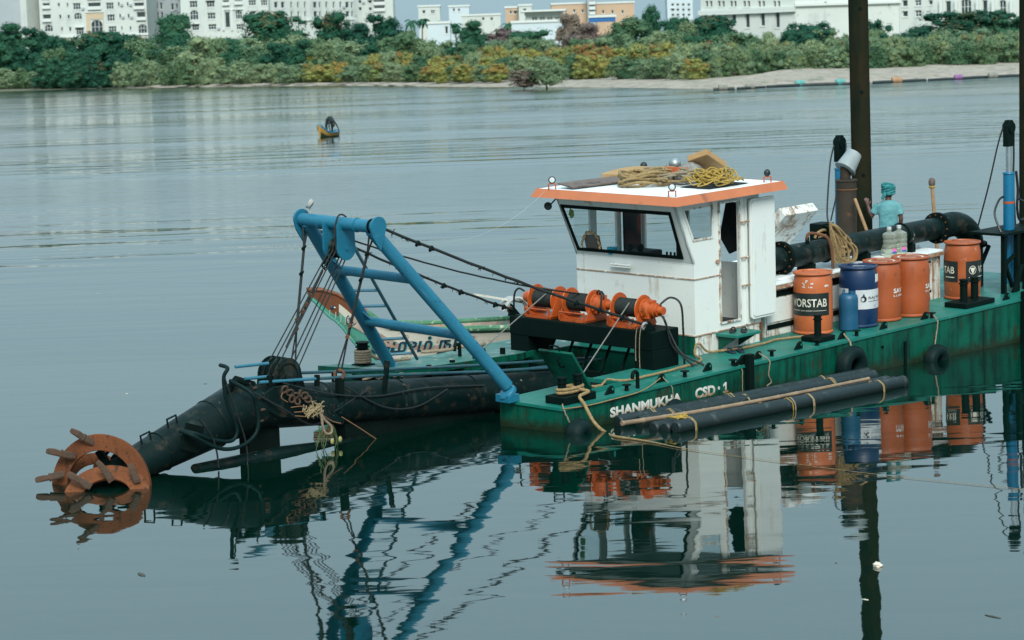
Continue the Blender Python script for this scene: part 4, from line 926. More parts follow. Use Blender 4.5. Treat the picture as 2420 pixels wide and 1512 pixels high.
# aft wall with wide opening
am = MB(); am.box(CA-.035, CA, CS+.035, CP-.035, z0, .95); am.box(CA-.035, CA, CS+.035, CP-.035, 2.06, zs); am.box(CA-.035, CA, CS+.035, 1.32, .95, 2.06); am.box(CA-.035, CA, 3.12, CP-.035, .95, 2.06); am.box(CA-.034, CA-.001, 2.28, 2.34, .95, 2.06); am.box(CA-.034, CA-.001, 1.32, 2.28, .95, 1.12); am.build('aft_wall', 'white_paint', WH)
# front wall: lower panel, slanted window wall
fm = MB(); fm.box(CX, CX+.035, CS+.036, CP-.036, z0, KZ); fm.build('front_wall', 'white_paint', WH)
def F(y, s_): return V((CX-.40*s_, y, KZ+(ZT-KZ)*s_))         # point on the slanted front
nrm = V((-(ZT-KZ), 0, -.40)).normalized()
def fcell(a): return [F(*p) for p in a]
y_l, y_r, s0, s1 = 3.13, 1.15, .09, .90
sm = MB()
for c in ([(CS, 0), (CP, 0), (CP, s0), (CS, s0)], [(CS, s1), (CP, s1), (CP, 1), (CS, 1)], [(y_l, s0), (CP, s0), (CP, s1), (y_l+.02, s1)], [(CS, s0), (y_r, s0), (y_r-.05, s1), (CS, s1)]): sm.prism(fcell(c), -nrm*.03)
sm.build('front_wall', 'white_paint', WH)
fr = MB(); cs_ = [(y_r+.0, s0), (y_l, s0), (y_l+.02, s1), (y_r-.05, s1)]; ctr = (2.13, .5)
inn = [(y_r+.045, s0+.05), (y_l-.045, s0+.05), (y_l-.025, s1-.05), (y_r-.005, s1-.05)]
for i in range(4): fr.prism(fcell([cs_[i], cs_[(i+1) % 4], inn[(i+1) % 4], inn[i]]), nrm*.018)
wf = fr.build('window_frame', 'black_paint', WH)
pn = MB(); pn.prism([p-nrm*.006 for p in fcell(inn)], -nrm*.005); pn.build('pane', 'pane_clear', WH)
sw = MB(); so_ = [(3.835, wz0), (4.285, wz0), (4.295, wz1), (3.62, wz1)]; si = [(3.86, wz0+.03), (4.258, wz0+.03), (4.265, wz1-.025), (3.665, wz1-.025)]
for i in range(4): sw.prism([(x, CS-.012, z) for x, z in (so_[i], so_[(i+1) % 4], si[(i+1) % 4], si[i])], (0, .012, 0))
sw.build('window_frame', 'white_rusty', WH)
MB().prism([(x, CS+.012, z) for x, z in si], (0, .004, 0)).build('pane', 'pane_dusty', WH)
MB().box(fx(1.58)+.08, 4.14, CP-.02, CP-.016, 1.301, 2.049).build('pane', 'pane_clear', WH)
# weld lines
for z in (1.075, .278):
    MB().bar((CX-.006, CS-.006, z), (CX-.006, CP, z), .012, .016).build('weld_line', 'weld_rust', WH)
    MB().bar((CX-.006, CS-.006, z), (D0 if z > 1 else CA, CS-.006, z), .012, .016).build('weld_line', 'weld_rust', WH)
MB().bar((CX, CS-.004, KZ), (CX, CP, KZ), .008, .008).build('weld_line', 'white_paint', WH)
# door rim, threshold, leaf folded back along the wall
dr = MB()
for a, b in (((D0, dz0), (D0, dz1)), ((D1, dz0), (D1, dz1)), ((D0, dz1), (D1, dz1)), ((D0, dz0), (D1, dz0))): dr.bar((a[0], CS-.012, a[1]), (b[0], CS-.012, b[1]), .03, .024)
dr.build('door_frame', 'white_rusty', WH)
def rrect(x0, x1, z0, z1, r, n=5):
    out = []
    for cx, cz, a in ((x1-r, z1-r, 0), (x0+r, z1-r, 90), (x0+r, z0+r, 180), (x1-r, z0+r, 270)):
        for i in range(n+1):
            t = R_(a+90*i/n); out.append((cx+r*math.cos(t), cz+r*math.sin(t)))
    return out
dl = MB(); dl.prism([(x, .915, z) for x, z in rrect(5.03, 5.6, .36, 2.09, .05)], (0, .035, 0)); dl.prism([(x, .9, z) for x, z in rrect(5.065, 5.565, .395, 2.055, .045)], (0, .0145, 0)); DL = dl.build('door', 'white_paint', WH, .006)
for z in (1.77, .86, 1.26):
    MB().cyl((4.88, .975, z), (5.05, .935, z+.01), .012, n=8).build('hinge', 'weld_rust', DL)
MB().bar((5.0, .99, .3), (5.0, .99, 2.1), .05, .02).build('door_post', 'white_paint', WH)
MB().bar((CA-.02, .985, 0.02), (CA-.02, .985, .28), .03, .03).build('corner_post', 'rust', WH)
for y in (2.18, 2.42):   # hand rail under the front window
    MB().cyl((CX, y, 1.2), (CX-.06, y, 1.2), .012, n=8).build('rail_bracket', 'white_paint', WH)
MB().tube([(CX-.06, 2.48, 1.2), (CX-.06, 2.12, 1.2)], .016, 8).build('hand_rail', 'white_paint', WH)
MB().tube([(CX-.06, 2.48, 1.17), (CX-.06, 2.12, 1.17)], .01, 8).build('hand_rail', 'white_paint', WH)
MB().cyl((4.36, .97, 1.27), (4.36, 1.0, 1.27), .03, n=12).build('door_latch', 'weld_rust', WH)
# floor, dashboard and fittings inside
MB().box(CX+.04, CA-.04, CS+.04, CP-.04, .277, .3).build('cabin_floor', 'interior_dark', WH)
MB().box(CX+.036, CX+.26, CS+.04, CP-.04, .95, 1.31).build('dashboard', 'wood_dark', WH)
co = MB(); co.box(CX+.04, CX+.4, 1.9, 2.32, .5, 1.4); co = co.build('control_console', 'interior_dark', WH, .02)
for y in (2.0, 2.2): MB().lathe((CX+.05, y, 1.45), (-.9, 0, .3), [(.05, 0), (.06, .02), (.045, .035), (.001, .037)], 14).build('gauge', 'black_paint', co)
for k in range(4): MB().bar((CX+.1, 1.36+.07*k, 1.33), (CX+.1, 1.36+.07*k, 1.42), .022, .022).build('control_lever', 'black_paint', WH)
MB().box(4.84, 5.2, CP-.09, CP-.05, .9, 2.05).build('curtain', 'cloth_black', WH)
fan = MB(); fan.torus((3.95, 1.22, 1.99), (.3, -.9, 0), .13, .008, 24, 6); fan.torus((3.95, 1.22, 1.99), (.3, -.9, 0), .09, .005, 20, 5); fan.sph((3.96, 1.2, 1.99), .035)
for k in range(3):
    t = k*2.09+.4; fan.prism([(3.95, 1.22, 1.99), (3.95+.11*math.cos(t), 1.22, 1.99+.11*math.sin(t)), (3.95+.11*math.cos(t+.7), 1.22, 1.99+.11*math.sin(t+.7))], (0, .01, 0))
fan.cyl((3.96, 1.25, 1.99), (3.9, 1.3, 2.12), .02, n=8); fan.build('ventilator', 'black_paint', WH)
# roof
rz0, rz1 = 2.175, 2.295
rf = MB(); bx = lambda x0, x1, y0, y1, z: [V((x0, y0, z)), V((x1, y0, z)), V((x1, y1, z)), V((x0, y1, z))]
lo, hi = bx(3.2, 5.69, .74, 3.46, rz0), bx(3.27, 5.66, .80, 3.40, rz1)
rf.add(lo+hi, [(i, (i+1) % 4, 4+(i+1) % 4, 4+i) for i in range(4)]); RF = rf.build('roof_fascia', 'fascia_orange', WH)
MB().box(3.275, 5.655, .805, 3.395, rz1-.03, rz1-.006).build('roof', 'roof_white', WH)
MB().box(3.215, 5.675, .755, 3.445, rz0+.004, rz0+.02).build('roof_soffit', 'interior', WH)
def flood(x, y, face, mt='lamp_lens', name='floodlight'):
    m = MB()
    m.tube([(x-.035, y+.035, rz1-.01), (x-.035, y+.035, rz1+.075), (x, y, rz1+.075), (x+.035, y-.035, rz1+.075), (x+.035, y-.035, rz1-.01)], .011, 6, mi=0)
    o = m.build(name, 'winch_orange', WH); d = V(face).normalized(); c = V((x, y, rz1+.13))
    MB().lathe(c, d, [(.014, -.035), (.034, -.027), (.05, 0), (.053, .01), (.047, .012)], 18).build('lamp_body', 'lamp_back', o)
    MB().lathe(c, d, [(.046, .01), (.026, .015), (.001, .017)], 16).build('lens', mt, o)
flood(3.3, 3.12, (-.7, -.7, 0)); flood(3.34, .93, (-.7, -.7, .05)); flood(5.42, .9, (.4, .9, 0), 'lamp_back'); flood(5.5, 3.28, (.6, .7, 0), 'lamp_back')
hr = MB(); hr.lathe((3.42, 3.32, 2.03), (-.8, -.4, -.1), [(.015, -.05), (.035, -.04), (.058, 0), (.06, .014), (.048, .016), (.02, .0)], 18); hr.tube([(3.45, 3.3, 2.05), (3.5, 3.25, 2.12), (3.52, 3.2, 2.17)], .012, 6); hr.build('search_lamp', 'lamp_back', WH)
# step below the door
st = MB(); st.box(4.3, 4.86, .62, .995, .215, .26); ST_ = st.build('door_step', 'deck_green', D, .008)
MB().prism([(4.34, .98, .214), (4.34, .66, .214), (4.34, .98, .02)], (.03, 0, 0)).build('bracket', 'hull_green', ST_)
MB().prism([(4.79, .98, .214), (4.79, .66, .214), (4.79, .98, .02)], (.03, 0, 0)).build('bracket', 'hull_green', ST_)

# ---- engine house
E0, E1, EZ = 5.6, 10.1, .77
eh = MB(); eh.box(E0, E1, 1.13, 3.1, .0, EZ-.03); EH = eh.build('engine_house', 'white_rusty', D)
MB().box(E0-.02, E1+.04, 1.06, 3.12, EZ-.03, EZ).build('roof_plate', 'roof_white', EH, .006)
MB().bar((E0, 1.075, EZ-.06), (E1, 1.075, EZ-.06), .03, .05).build('roof_lip', 'weld_rust', EH)
for i, (a, b) in enumerate(((5.63, 6.55), (6.6, 7.6), (7.65, 8.65), (8.7, 9.3))):
    p = MB().box(a, b, 1.112, 1.129, .2, .54).build('side_panel', 'white_paint', EH, .004)
    MB().box(a+.02, b-.02, 1.118, 1.1285, .56, .65).build('dark_band', 'black_dull', EH)  # thin black strips on the wall above and below each side panel
    MB().box(a+.02, b-.02, 1.118, 1.1285, .1, .17).build('dark_band', 'black_dull', EH)
hb = MB(); hb.bar((9.62, 1.06, .16), (9.62, 1.06, .62), .03, .03); hb.bar((9.55, 1.06, .62), (9.72, 1.06, .62), .03, .03); hb.bar((9.55, 1.06, .16), (9.72, 1.06, .16), .05, .04); hb.bar((9.58, 1.06, .4), (9.66, 1.06, .4), .05, .03)
hb.bar((9.62, 1.06, .3), (9.62, 1.13, .3), .02, .02); hb.bar((9.62, 1.06, .55), (9.62, 1.13, .55), .02, .02); hb.build('handle_bracket', 'black_paint', EH)
for x, y, a, b in ((6.4, 1.35, .35, .16), (9.3, 1.9, .3, .22), (9.75, 1.7, .35, .2), (9.0, 1.35, .3, .12)):
    MB().box(x-a, x+a, y-b, y+b, EZ+.001, EZ+.04).build('roof_hatch', 'roof_white', EH, .008)
# open white engine hatch
ang = math.atan2(.55, -.62); hm = T((7.3, 2.62, .98)) @ rx(R_(-45))
oh = MB(); oh.box(0, .84, -.82, 0, -.02, .14, hm); OH = oh.build('engine_hatch_lid', 'white_rusty', EH, .01)
for x in (.2, .64): MB().tube(spline([hm @ V((x, -.7, .141)), hm @ V((x+.02, -.72, .19)), hm @ V((x+.12, -.72, .19)), hm @ V((x+.14, -.7, .141))], 4), .008, 6).build('handle', 'black_paint', OH)
# ---- discharge pipe
pz, py, pr_ = 1.05, 1.42, .172
dp = MB(); dp.cyl((5.75, py, pz), (10.45, py, pz), pr_, n=28); DP = dp.build('discharge_pipe', 'black_steel', D)
el = MB(); el.tube(spline([(10.45, py, pz), (10.65, py, pz+.01), (10.9, py, pz+.015), (11.12, py, pz-.03), (11.3, py, pz-.13), (11.41, py, pz-.27), (11.43, py, pz-.36)], 4), [.185]*4+[.2]*21, 26); el.build('pipe_elbow', 'black_steel', DP)
MB().cyl((11.43, py, pz-.36), (11.435, py, pz-.4), .26, n=28).build('flange', 'black_dull', DP); MB().cyl((11.435, py, pz-.4), (11.44, py, .0), .19, n=24).build('down_pipe', 'black_steel', DP)
def pflange(x, r=.245, th=.03, bolts=12):
    f = MB().cyl((x, py, pz), (x+th, py, pz), r, n=30).build('flange', 'black_dull', DP)
    for k in range(bolts):
        t = 6.283*k/bolts; c = V((x-.012, py+(r-.035)*math.cos(t), pz+(r-.035)*math.sin(t)))
        MB().cyl(c, c+V((th+.024, 0, 0)), .014, n=6).build('bolt', 'rust', f)
pflange(6.35, .25); pflange(6.385, .25); pflange(10.42, .25); pflange(10.455, .25)
for x in (7.45, 9.45): MB().torus((x, py, pz), (1, 0, 0), pr_+.008, .016, 30, 8).build('pipe_band', 'black_paint', DP)
for x in (7.0, 8.4, 9.6):
    m = MB(); m.box(x-.05, x+.05, py-.14, py+.14, EZ+.002, EZ+.13); m.build('pipe_saddle', 'black_paint', DP)
MB().tube(spline([(6.95, 1.36, 1.2), (6.95, 1.35, 1.34), (7.05, 1.3, 1.35), (7.22, 1.2, 1.28), (7.28, 1.16, 1.1), (7.3, 1.15, .8)], 6), .024, 8).build('vent_pipe', 'rust', DP)
MB().cyl((6.95, 1.36, 1.18), (6.95, 1.36, 1.3), .03, n=10).build('vent_stub', 'black_paint', DP)
vb = MB(); vb.box(7.66, 7.98, 1.62, 1.85, 1.0, 1.4); vb = vb.build('valve_box', 'black_paint', D, .01)
MB().lathe((7.8, 1.58, 1.33), (0, 0, 1), [(.09, 0), (.09, .04), (.05, .05), (.05, -.1)], 14).build('valve_wheel', 'black_paint', vb)
# ---- exhaust stack
sx_, sy_ = 9.24, 2.3
sk = MB(); sk.lathe((sx_, sy_, EZ), (0, 0, 1), [(.16, .0), (.16, 1.1), (.175, 1.11), (.175, 1.13), (.1, 1.135)], 24); SK = sk.build('exhaust_stack', 'stack_rust', D)
MB().torus((sx_, sy_, EZ+.98), (0, 0, 1), .162, .012, 24, 6).build('stack_band', 'rust', SK)
MB().tube(spline([(sx_-.02, sy_, EZ+1.1), (sx_-.02, sy_, EZ+1.28), (sx_-.01, sy_-.02, EZ+1.36), (sx_+.06, sy_-.08, EZ+1.45)], 5), .085, 16).build('stack_tip', 'stack_rust', SK)
# ---- stern: lifting cylinders, frame
def lift_cyl(x, y, zb, z1, z2, z3, r):
    c = MB(); c.cyl((x, y, zb), (x, y, z1), r, n=22); C_ = c.build('lift_cylinder', 'cyl_blue', D)
    MB().cyl((x, y, zb+(z1-zb)*.72), (x, y, zb+(z1-zb)*.72+.035), r+.003, n=22).build('cylinder_band', 'winch_orange', C_)
    MB().cyl((x, y, z1), (x, y, z2), r*.58, n=16).build('piston_rod', 'chrome', C_)
    h = MB(); h.prism([(x-.1, y-.05, z2), (x+.1, y-.05, z2), (x+.1, y-.05, z3-.15), (x+.05, y-.05, z3), (x-.05, y-.05, z3), (x-.1, y-.05, z3-.15)], (0, .1, 0)); h.cyl((x, y, z2-.05), (x, y, z2), .05, n=14)
    h.build('cylinder_head', 'black_paint', C_, .01)
    MB().cyl((x, y-.07, z3-.12), (x, y+.07, z3-.12), .09, n=18).build('head_sheave', 'black_paint', C_)
    MB().torus((x, y, z1-.02), (0, 0, 1), r+.002, .012, 20, 6).build('cylinder_collar', 'cyl_blue', C_)
lift_cyl(11.4, .69, .1, 1.89, 2.3, 2.72, .09); lift_cyl(10.72, 3.5, .1, 1.9, 2.0, 2.44, .085)
sf = MB()
for x, y in ((10.95, .5), (10.95, 1.0), (11.95, .5), (11.95, 1.0), (11.3, .48), (11.55, .48)): sf.bar((x, y, 0.001), (x, y, .93), .07, .07)
SFR = sf.build('stern_frame', 'black_paint', D)
tpm = MB(); tpm.box(10.85, 12.05, .42, .6, .93, .97); tpm.box(10.85, 12.05, .78, 1.08, .93, .97); tpm.box(10.85, 11.28, .6, .78, .93, .97); tpm.box(11.52, 12.05, .6, .78, .93, .97); tpm.build('frame_top', 'black_paint', SFR)
for a, b in (((10.95, .5, .45), (11.3, .5, .6)), ((11.55, .5, .5), (11.95, .5, .6)), ((10.98, 1.0, .3), (11.3, 1.0, .7)), ((10.95, .5, .55), (11.2, .5, .08))): MB().bar(a, b, .05, .05).build('brace', 'black_paint', SFR)
for a, b in (((11.1, .42, .001), (11.3, .42, .42)), ((11.7, .42, .001), (11.5, .42, .42))): MB().prism([a, (a[0], a[1]+.04, 0.001), (b[0], b[1]+.04, b[2]), b], (.12, 0, 0)).build('cylinder_foot', 'black_paint', SFR)
MB().tube(spline([(10.95, .55, .98), (11.0, .7, 1.25), (11.2, .75, 1.45), (11.33, .75, 1.5)], 6), .018, 7).build('hydraulic_hose', 'cable_black', D)
MB().tube(spline([(11.5, .62, 1.9), (11.52, .6, 1.6), (11.5, .6, 1.3), (11.6, .6, 1.1), (11.9, .6, 1.2)], 6), .022, 7).build('hydraulic_hose', 'cable_black', D)
MB().tube(spline([(11.55, .6, 1.45), (11.7, .6, 1.4), (12.1, .6, 1.42)], 5), .02, 7).build('hydraulic_hose', 'cable_black', D)

# ================================================================ spuds (slide in their wells)
def spud(name_lab, p, m4, r, zt):
    s_ = thing('spud', name_lab, 'spud', m4, 'spuds')
    MB().cyl((0, 0, -3), (0, 0, zt), r, n=32).build('tube', 'spud_rust', s_)
    for z in [1.75+1.37*k for k in range(int((zt-2)/1.37))]:
        for a in (-2.35, .8):
            d = V((math.cos(a), math.sin(a), 0)); MB().cyl(d*(r-.01)+V((0, 0, z)), d*(r+.004)+V((0, 0, z)), .032, n=12).build('pin_hole', 'black_dull', s_)
    return s_
p1 = Hw(11.08, 3.3, 0); spud('tall rusty brown spud pole rising out of the frame behind the worker', p1, T(p1) @ rz(.805), .163, 9.)
p2 = Hw(12.24, .9, 0); spud('spud pole just showing at the right edge of the view', p2, HM @ T((12.345, .9, 0)), .163, 9.)
# bands where the spuds pass their keepers
MB().torus((11.08, 3.3, .5), (0, 0, 1), .2, .04, 28, 8).build('spud_keeper', 'black_paint', D); MB().torus((12.345, .9, .9), (0, 0, 1), .2, .04, 28, 8).build('spud_keeper', 'black_paint', D)
# ================================================================ helper: a place seen in the view, on a plane of the hull frame
def HP(vx, vy, **k):
    a, b = vx-PW/2, vy-PH/2; u, v = a*_c-b*_s, a*_s+b*_c
    d = HMI.to_3x3() @ (_rt*(u/FPX)-_up*(v/FPX)+_fw); o = HMI @ V((0, 0, CAM_H))
    (ax, val), = k.items(); i = 'xyz'.index(ax); t = (val-o[i])/d[i]
    return o+d*t
ZB = lambda x, y: (472.5+.25*x, 787.5+.25*y)
ZA = lambda x, y: (31.5+.31253*x, 819+.31253*y)
ZC = lambda x, y: (630+.3125*x, 441+.3125*y)
Z1 = lambda x, y: (1165.5+.20834*x, 598.5+.20834*y)
Z2 = lambda x, y: (1228.5+.27334*x, 352.8+.27334*y)
Z4 = lambda x, y: (1795.5+.25837*x, 441+.25837*y)
Z5 = lambda x, y: (1858.5+.2317*x, 252+.2317*y)
Z6 = lambda x, y: (1165.5+.27334*x, 787.5+.27334*y)
Z7 = lambda x, y: (1606.5+.33582*x, 724.5+.33582*y)

# ================================================================ cutter ladder with its cutter head
LA = thing('cutter_ladder', 'long black tubular dredging ladder lowered over the bow', 'dredge ladder', HM)
m = MB(); m.tube([(2.4, 2.1, -.34), (0, 2.1, -.07), (-1.7, 2.1, .12), (-3.2, 2.1, .315), (-3.5, 2.1, .345)], [.25, .26, .265, .28, .3], 28); LT = m.build('main_tube', 'black_steel', LA)
m = MB(); m.tube([(-3.3, 2.1, .34), (-3.55, 2.1, .325), (-4.2, 2.1, .165), (-5.15, 2.1, -.07)], [.31, .325, .275, .205], 28); CT = m.build('cone_tube', 'black_steel', LA)
m = MB(); m.cyl((-5.12, 2.1, -.06), (-5.3, 2.1, -.105), .225, n=28); m.build('bearing_collar', 'black_dull', LA)
for x, z in ((-4.62, .345), (-5.02, .215)):
    MB().tube([(x-.06, 2.0, z-.03), (x-.075, 2.0, z+.07), (x+.06, 2.0, z+.1), (x+.075, 2.0, z+.0)], .014, 7).build('lifting_eye', 'black_steel', LA)
m = MB(); c = HP(*ZA(1350, 690), y=1.84); m.box(-.13, .13, -.02, .02, -.16, .16, T(c) @ ry(.35)); m.build('hose_plate', 'black_dull', LA)
for x, z, r_s in ((-2.2, .186, .272), (-.9, .03, .267), (.4, -.115, .262)): MB().torus((x, 2.1, z), (1, 0, -.115), r_s, .008, 34, 6).build('weld_seam', 'black_steel', LA)
for x, z, r_s in ((-3.95, .225, .298), (-4.75, .03, .24)): MB().torus((x, 2.1, z), (1, 0, .24), r_s, .008, 34, 6).build('weld_seam', 'black_steel', LA)
for k in range(14):
    t_ = 6.283*k/14; c_ = V((-3.42, 2.1+.325*math.cos(t_), .345+.325*math.sin(t_))); MB().cyl(c_-V((.02, 0, 0)), c_+V((.03, 0, 0)), .016, n=6).build('bolt', 'tooth_rust', LA)
for pts_ in ([(-3.6, 1.8, .62), (-3.1, 1.74, .3), (-2.6, 1.8, .02), (-2.2, 1.84, .12), (-1.6, 1.84, .3)], [(-3.0, 1.85, .6), (-2.3, 1.82, .36), (-1.5, 1.82, .2), (-.6, 1.84, .16), (.5, 1.86, .02)], [(-2.0, 1.84, .4), (-1.4, 1.8, .05), (-.8, 1.82, -.05), (-.2, 1.85, .08)]):
    MB().tube(spline([V(p_) for p_ in pts_], 6), .012, 6).build('loose_cable', 'cable_black', LA)
# plates and frame below the tube
for x0, x1, z0 in ((-3.45, -2.97, -.55), (-1.9, -1.5, -.6)): MB().box(x0, x1, 2.0, 2.2, z0, .1).build('hanger_plate', 'black_dull', LA)
m = MB(); m.prism([(-1.9, 1.98, .1), (.8, 1.98, -.2), (.8, 1.98, -.7), (-1.9, 1.98, -.6)], (0, .03, 0)); m.build('web_plate', 'black_dull', LA)
m = MB(); m.tube([(-4.35, 1.95, -.28), (-3.0, 1.95, -.3), (-1.0, 1.95, -.47), (.5, 1.95, -.62)], .105, 16); m.build('suction_pipe', 'black_steel', LA)
m = MB(); m.tube([(-3.7, 2.02, .42), (-3.75, 2.02, .6), (-3.6, 2.02, .72), (-3.35, 2.02, .62), (-3.3, 2.02, .4)], .05, 10); m.build('guard_hoop', 'black_dull', LA)
# curved fairlead wing on the near side
wing = [HP(*ZB(a, b), y=1.8) for a, b in ((585, 645), (640, 720), (740, 780), (900, 800), (1090, 792), (1210, 822), (1345, 858), (1360, 830), (1250, 740), (1130, 640), (1000, 540), (860, 490), (700, 515), (620, 570))]
m = MB(); m.prism(wing, (0, .03, 0)); wg = m.build('fairlead_wing', 'black_steel', LA, .006)
m = MB(); m.tube([p+V((0, .01, 0)) for p in wing], .014, 6, closed=True); m.build('wing_rim', 'black_steel', wg)
# sheave block on top
sb = V((-2.85, 2.1, .66))
for y in (1.93, 2.03, 2.13, 2.23):
    m = MB(); pr = [(sb.x+.22*math.cos(t), y, sb.z+.22*math.sin(t)) for t in [math.pi*i/14 for i in range(15)]]+[(sb.x-.27, y, sb.z-.3), (sb.x+.3, y, sb.z-.3)]
    m.prism(pr, (0, .018, 0)); m.build('block_cheek', 'black_steel', LA)
for y in (1.98, 2.08, 2.18): MB().lathe((sb.x, y+.01, sb.z), (0, 1, 0), [(.02, -.03), (.2, -.03), (.175, 0), (.2, .03), (.02, .03)], 22).build('sheave', 'black_dull', LA)
MB().lathe((sb.x, 1.93, sb.z), (0, -1, 0), [(.06, 0), (.06, .03), (.035, .035), (.001, .06)], 14).build('sheave_pin', 'black_steel', LA)
MB().torus((sb.x, 1.925, sb.z), (0, 1, 0), .15, .008, 26, 6).build('block_ring', 'black_dull', LA)
# blue hydraulic lines
for p in ([(-3.62, 2.0, .88), (-3.1, 2.0, .845)], [(-3.5, 1.97, .72), (-3.15, 1.97, .69)], [(-3.35, 1.88, .66), (-2.4, 1.88, .56)], [(-2.4, 1.88, .56), (-1.2, 1.88, .42), (.6, 1.95, .18), (2.2, 1.98, .0)], [(-2.5, 2.3, .6), (-1., 2.3, .41), (.8, 2.3, .2), (3.4, 2.5, -.1)], [(1.6, 2.2, .03), (3.8, 2.6, -.18)]):
    MB().tube(p, .02, 8).build('hydraulic_line', 'pipe_blue' if p[-1][0] < -2.3 else 'pipe_old_blue', LA)
for p in ((-2.43, .55), (-3.2, .66)): MB().bar((p[0], 1.88, p[1]-.08), (p[0]+.01, 1.88, p[1]+.06), .05, .05).build('line_clamp', 'black_dull', LA)
# rubber hoses
hz = [[(320, 320), (260, 330), (225, 410), (235, 560), (270, 700), (330, 830), (352, 930), (320, 1000), (250, 1022), (100, 1000), (-40, 950), (-110, 930)], [(430, 470), (480, 560), (530, 680), (552, 830), (530, 940), (450, 1030), (330, 1085), (200, 1090), (60, 1040), (-60, 970), (-110, 935)]]
for i, h_ in enumerate(hz):
    P = [HP(*ZB(a, b), y=1.7-.04*i) for a, b in h_]; P[-1].y = 1.82; P[0].y = 1.95
    MB().tube(spline(P, 6), .024, 10).build('hydraulic_hose', 'rubber', LA)
for h_ in ([(235, 430), (300, 620), (380, 850), (430, 1020), (450, 1200), (430, 1285)], [(470, 470), (520, 600), (545, 700)], [(-20, 800), (60, 900), (120, 990), (160, 1130), (175, 1270)]):
    MB().tube(spline([HP(*ZB(a, b), y=1.66) for a, b in h_], 5), .011, 6).build('thin_hose', 'cable_black', LA)
for x, z in ((-2.46, .56), (-2.07, .5)):
    y = 2.28 if x < -2.3 else 1.86
    MB().torus((x, y, z+.06), (.5, .8, 0), .06, .018, 18, 8).build('shackle', 'rust', LA); MB().box(x-.05, x+.05, y-.03, y+.03, z-.28, z+.02).build('lug', 'black_dull', LA)
MB().bar((-1.32, 1.86, .2), (-1.26, 1.84, .62), .07, .03).build('stay_plate', 'black_steel', LA)
# --- cutter head
CU = thing('rusty_cutter', 'rusty orange crown cutter with worn teeth, half under water', 'cutter', HM)
ax_ = V((-.972, 0, -.235)).normalized(); sd_ = V((0, -1, 0)); up_ = ax_.cross(sd_); CB = V((-5.33, 2.1, -.13))
BW = lambda x, y, Y: W2H(at(*ZA(x, y), Y))            # places on the cutter, given by depth from the camera
CC = W2H(wpt(237, 1153, -.03)); RH = HMI.to_3x3()
MB().lathe(CB-ax_*.1, ax_, [(.2, 0), (.2, .12), (.13, .25), (.13, .5), (.17, .52), (.17, .62), (.05, .66)], 20).build('hub', 'black_dull', CU)
def annulus(c, e1, e2, ro, ri, th, a0, a1, n=40, name='cutter_blade'):
    """curved blade: part of a ring in the plane e1, e2 (world directions), thickened away from the camera"""
    e1, e2 = RH @ V(e1).normalized(), RH @ V(e2).normalized(); e2 = (e2-e1*e2.dot(e1)).normalized(); nn = e1.cross(e2)
    if (RH @ V((0, -1, 0))).dot(nn) < 0: nn = -nn
    m = MB(); vv = []
    for i in range(n+1):
        t = R_(a0+(a1-a0)*i/n); d = e1*math.cos(t)+e2*math.sin(t); f = math.sin(math.pi*i/n)**.4
        vv += [c+d*ro, c+d*ri, c+d*(ri+.01)-nn*th*.7, c+d*(ro-.02)-nn*th]
    m.add(vv, [(i*4+k, (i+1)*4+k, (i+1)*4+(k+1) % 4, i*4+(k+1) % 4) for i in range(n) for k in range(4)]+[(0, 1, 2, 3), (n*4+3, n*4+2, n*4+1, n*4)], 0, True)
    return m.build(name, 'cutter_rust', CU, .008)
b1 = annulus(CC, (.95, -.3, .02), (-.05, .12, 1), .625, .43, .1, -25, 205)
b2 = annulus(BW(705, 1125, 27.6), (1, .1, .03), (-.1, .8, .58), .49, .27, .06, -30, 210)
b3 = annulus(BW(640, 1120, 28.55), (.75, .66, 0), (-.1, .25, 1), .5, .36, .07, -25, 205)
b4 = annulus(CB+ax_*.1, (.72, -.69, 0), (.1, .12, 1), .43, .33, .1, 0, 360, 44, 'back_ring')
for k in range(4):
    t = k*1.571+.5; d = sd_*math.cos(t)+up_*math.sin(t); MB().bar(CB+ax_*.1+d*.12, CB+ax_*.1+d*.36, .05, .09).build('spoke', 'black_dull', CU)
TR_ = random.Random(77)
def tooth(par, base, tip, Y, dY=-.12, w=.8):
    a, b = BW(*base, Y), BW(*tip, Y+dY); d = b-a; ln = d.length; d.normalize()
    side = d.cross(RH @ V((0, -1, .3))).normalized(); flat_ = d.cross(side).normalized(); m = MB(); st = []
    for f_, w_, h_ in ((-.05, .046, .034), (.1, .056, .042), (.42, .05, .04), (.46, .058, .046), (.5, .044, .034), (.72, .05, .026), (.92, .042, .014), (1., .026, .006)):
        c_ = a+d*ln*f_+side*TR_.uniform(-.004, .004); w_ *= w*TR_.uniform(.85, 1.1); h_ *= w*TR_.uniform(.85, 1.1); ch = .62
        st += [c_+side*w_*p_+flat_*h_*q_ for p_, q_ in ((-1, -ch), (-ch, -1), (ch, -1), (1, -ch), (1, ch), (ch, 1), (-ch, 1), (-1, ch))]
    nst = len(st)//8
    m.add(st, [(k*8+i, k*8+(i+1) % 8, (k+1)*8+(i+1) % 8, (k+1)*8+i) for k in range(nst-1) for i in range(8)]+[tuple(range(7, -1, -1)), tuple((nst-1)*8+i for i in range(8))], 0, False)
    m.build('tooth', 'tooth_rust', par)
tooth(b1, (615, 735), (432, 628), 28.12); tooth(b1, (458, 828), (248, 786), 28.12); tooth(b1, (368, 968), (165, 1012), 28.1); tooth(b1, (390, 1104), (270, 1098), 28.0)
tooth(b1, (960, 905), (860, 800), 28.1, .1) if False else None
tooth(b2, (742, 1010), (636, 862), 27.72, .02); tooth(b2, (935, 1022), (880, 886), 27.74, .02); tooth(b2, (578, 1058), (408, 955), 27.62, .02)

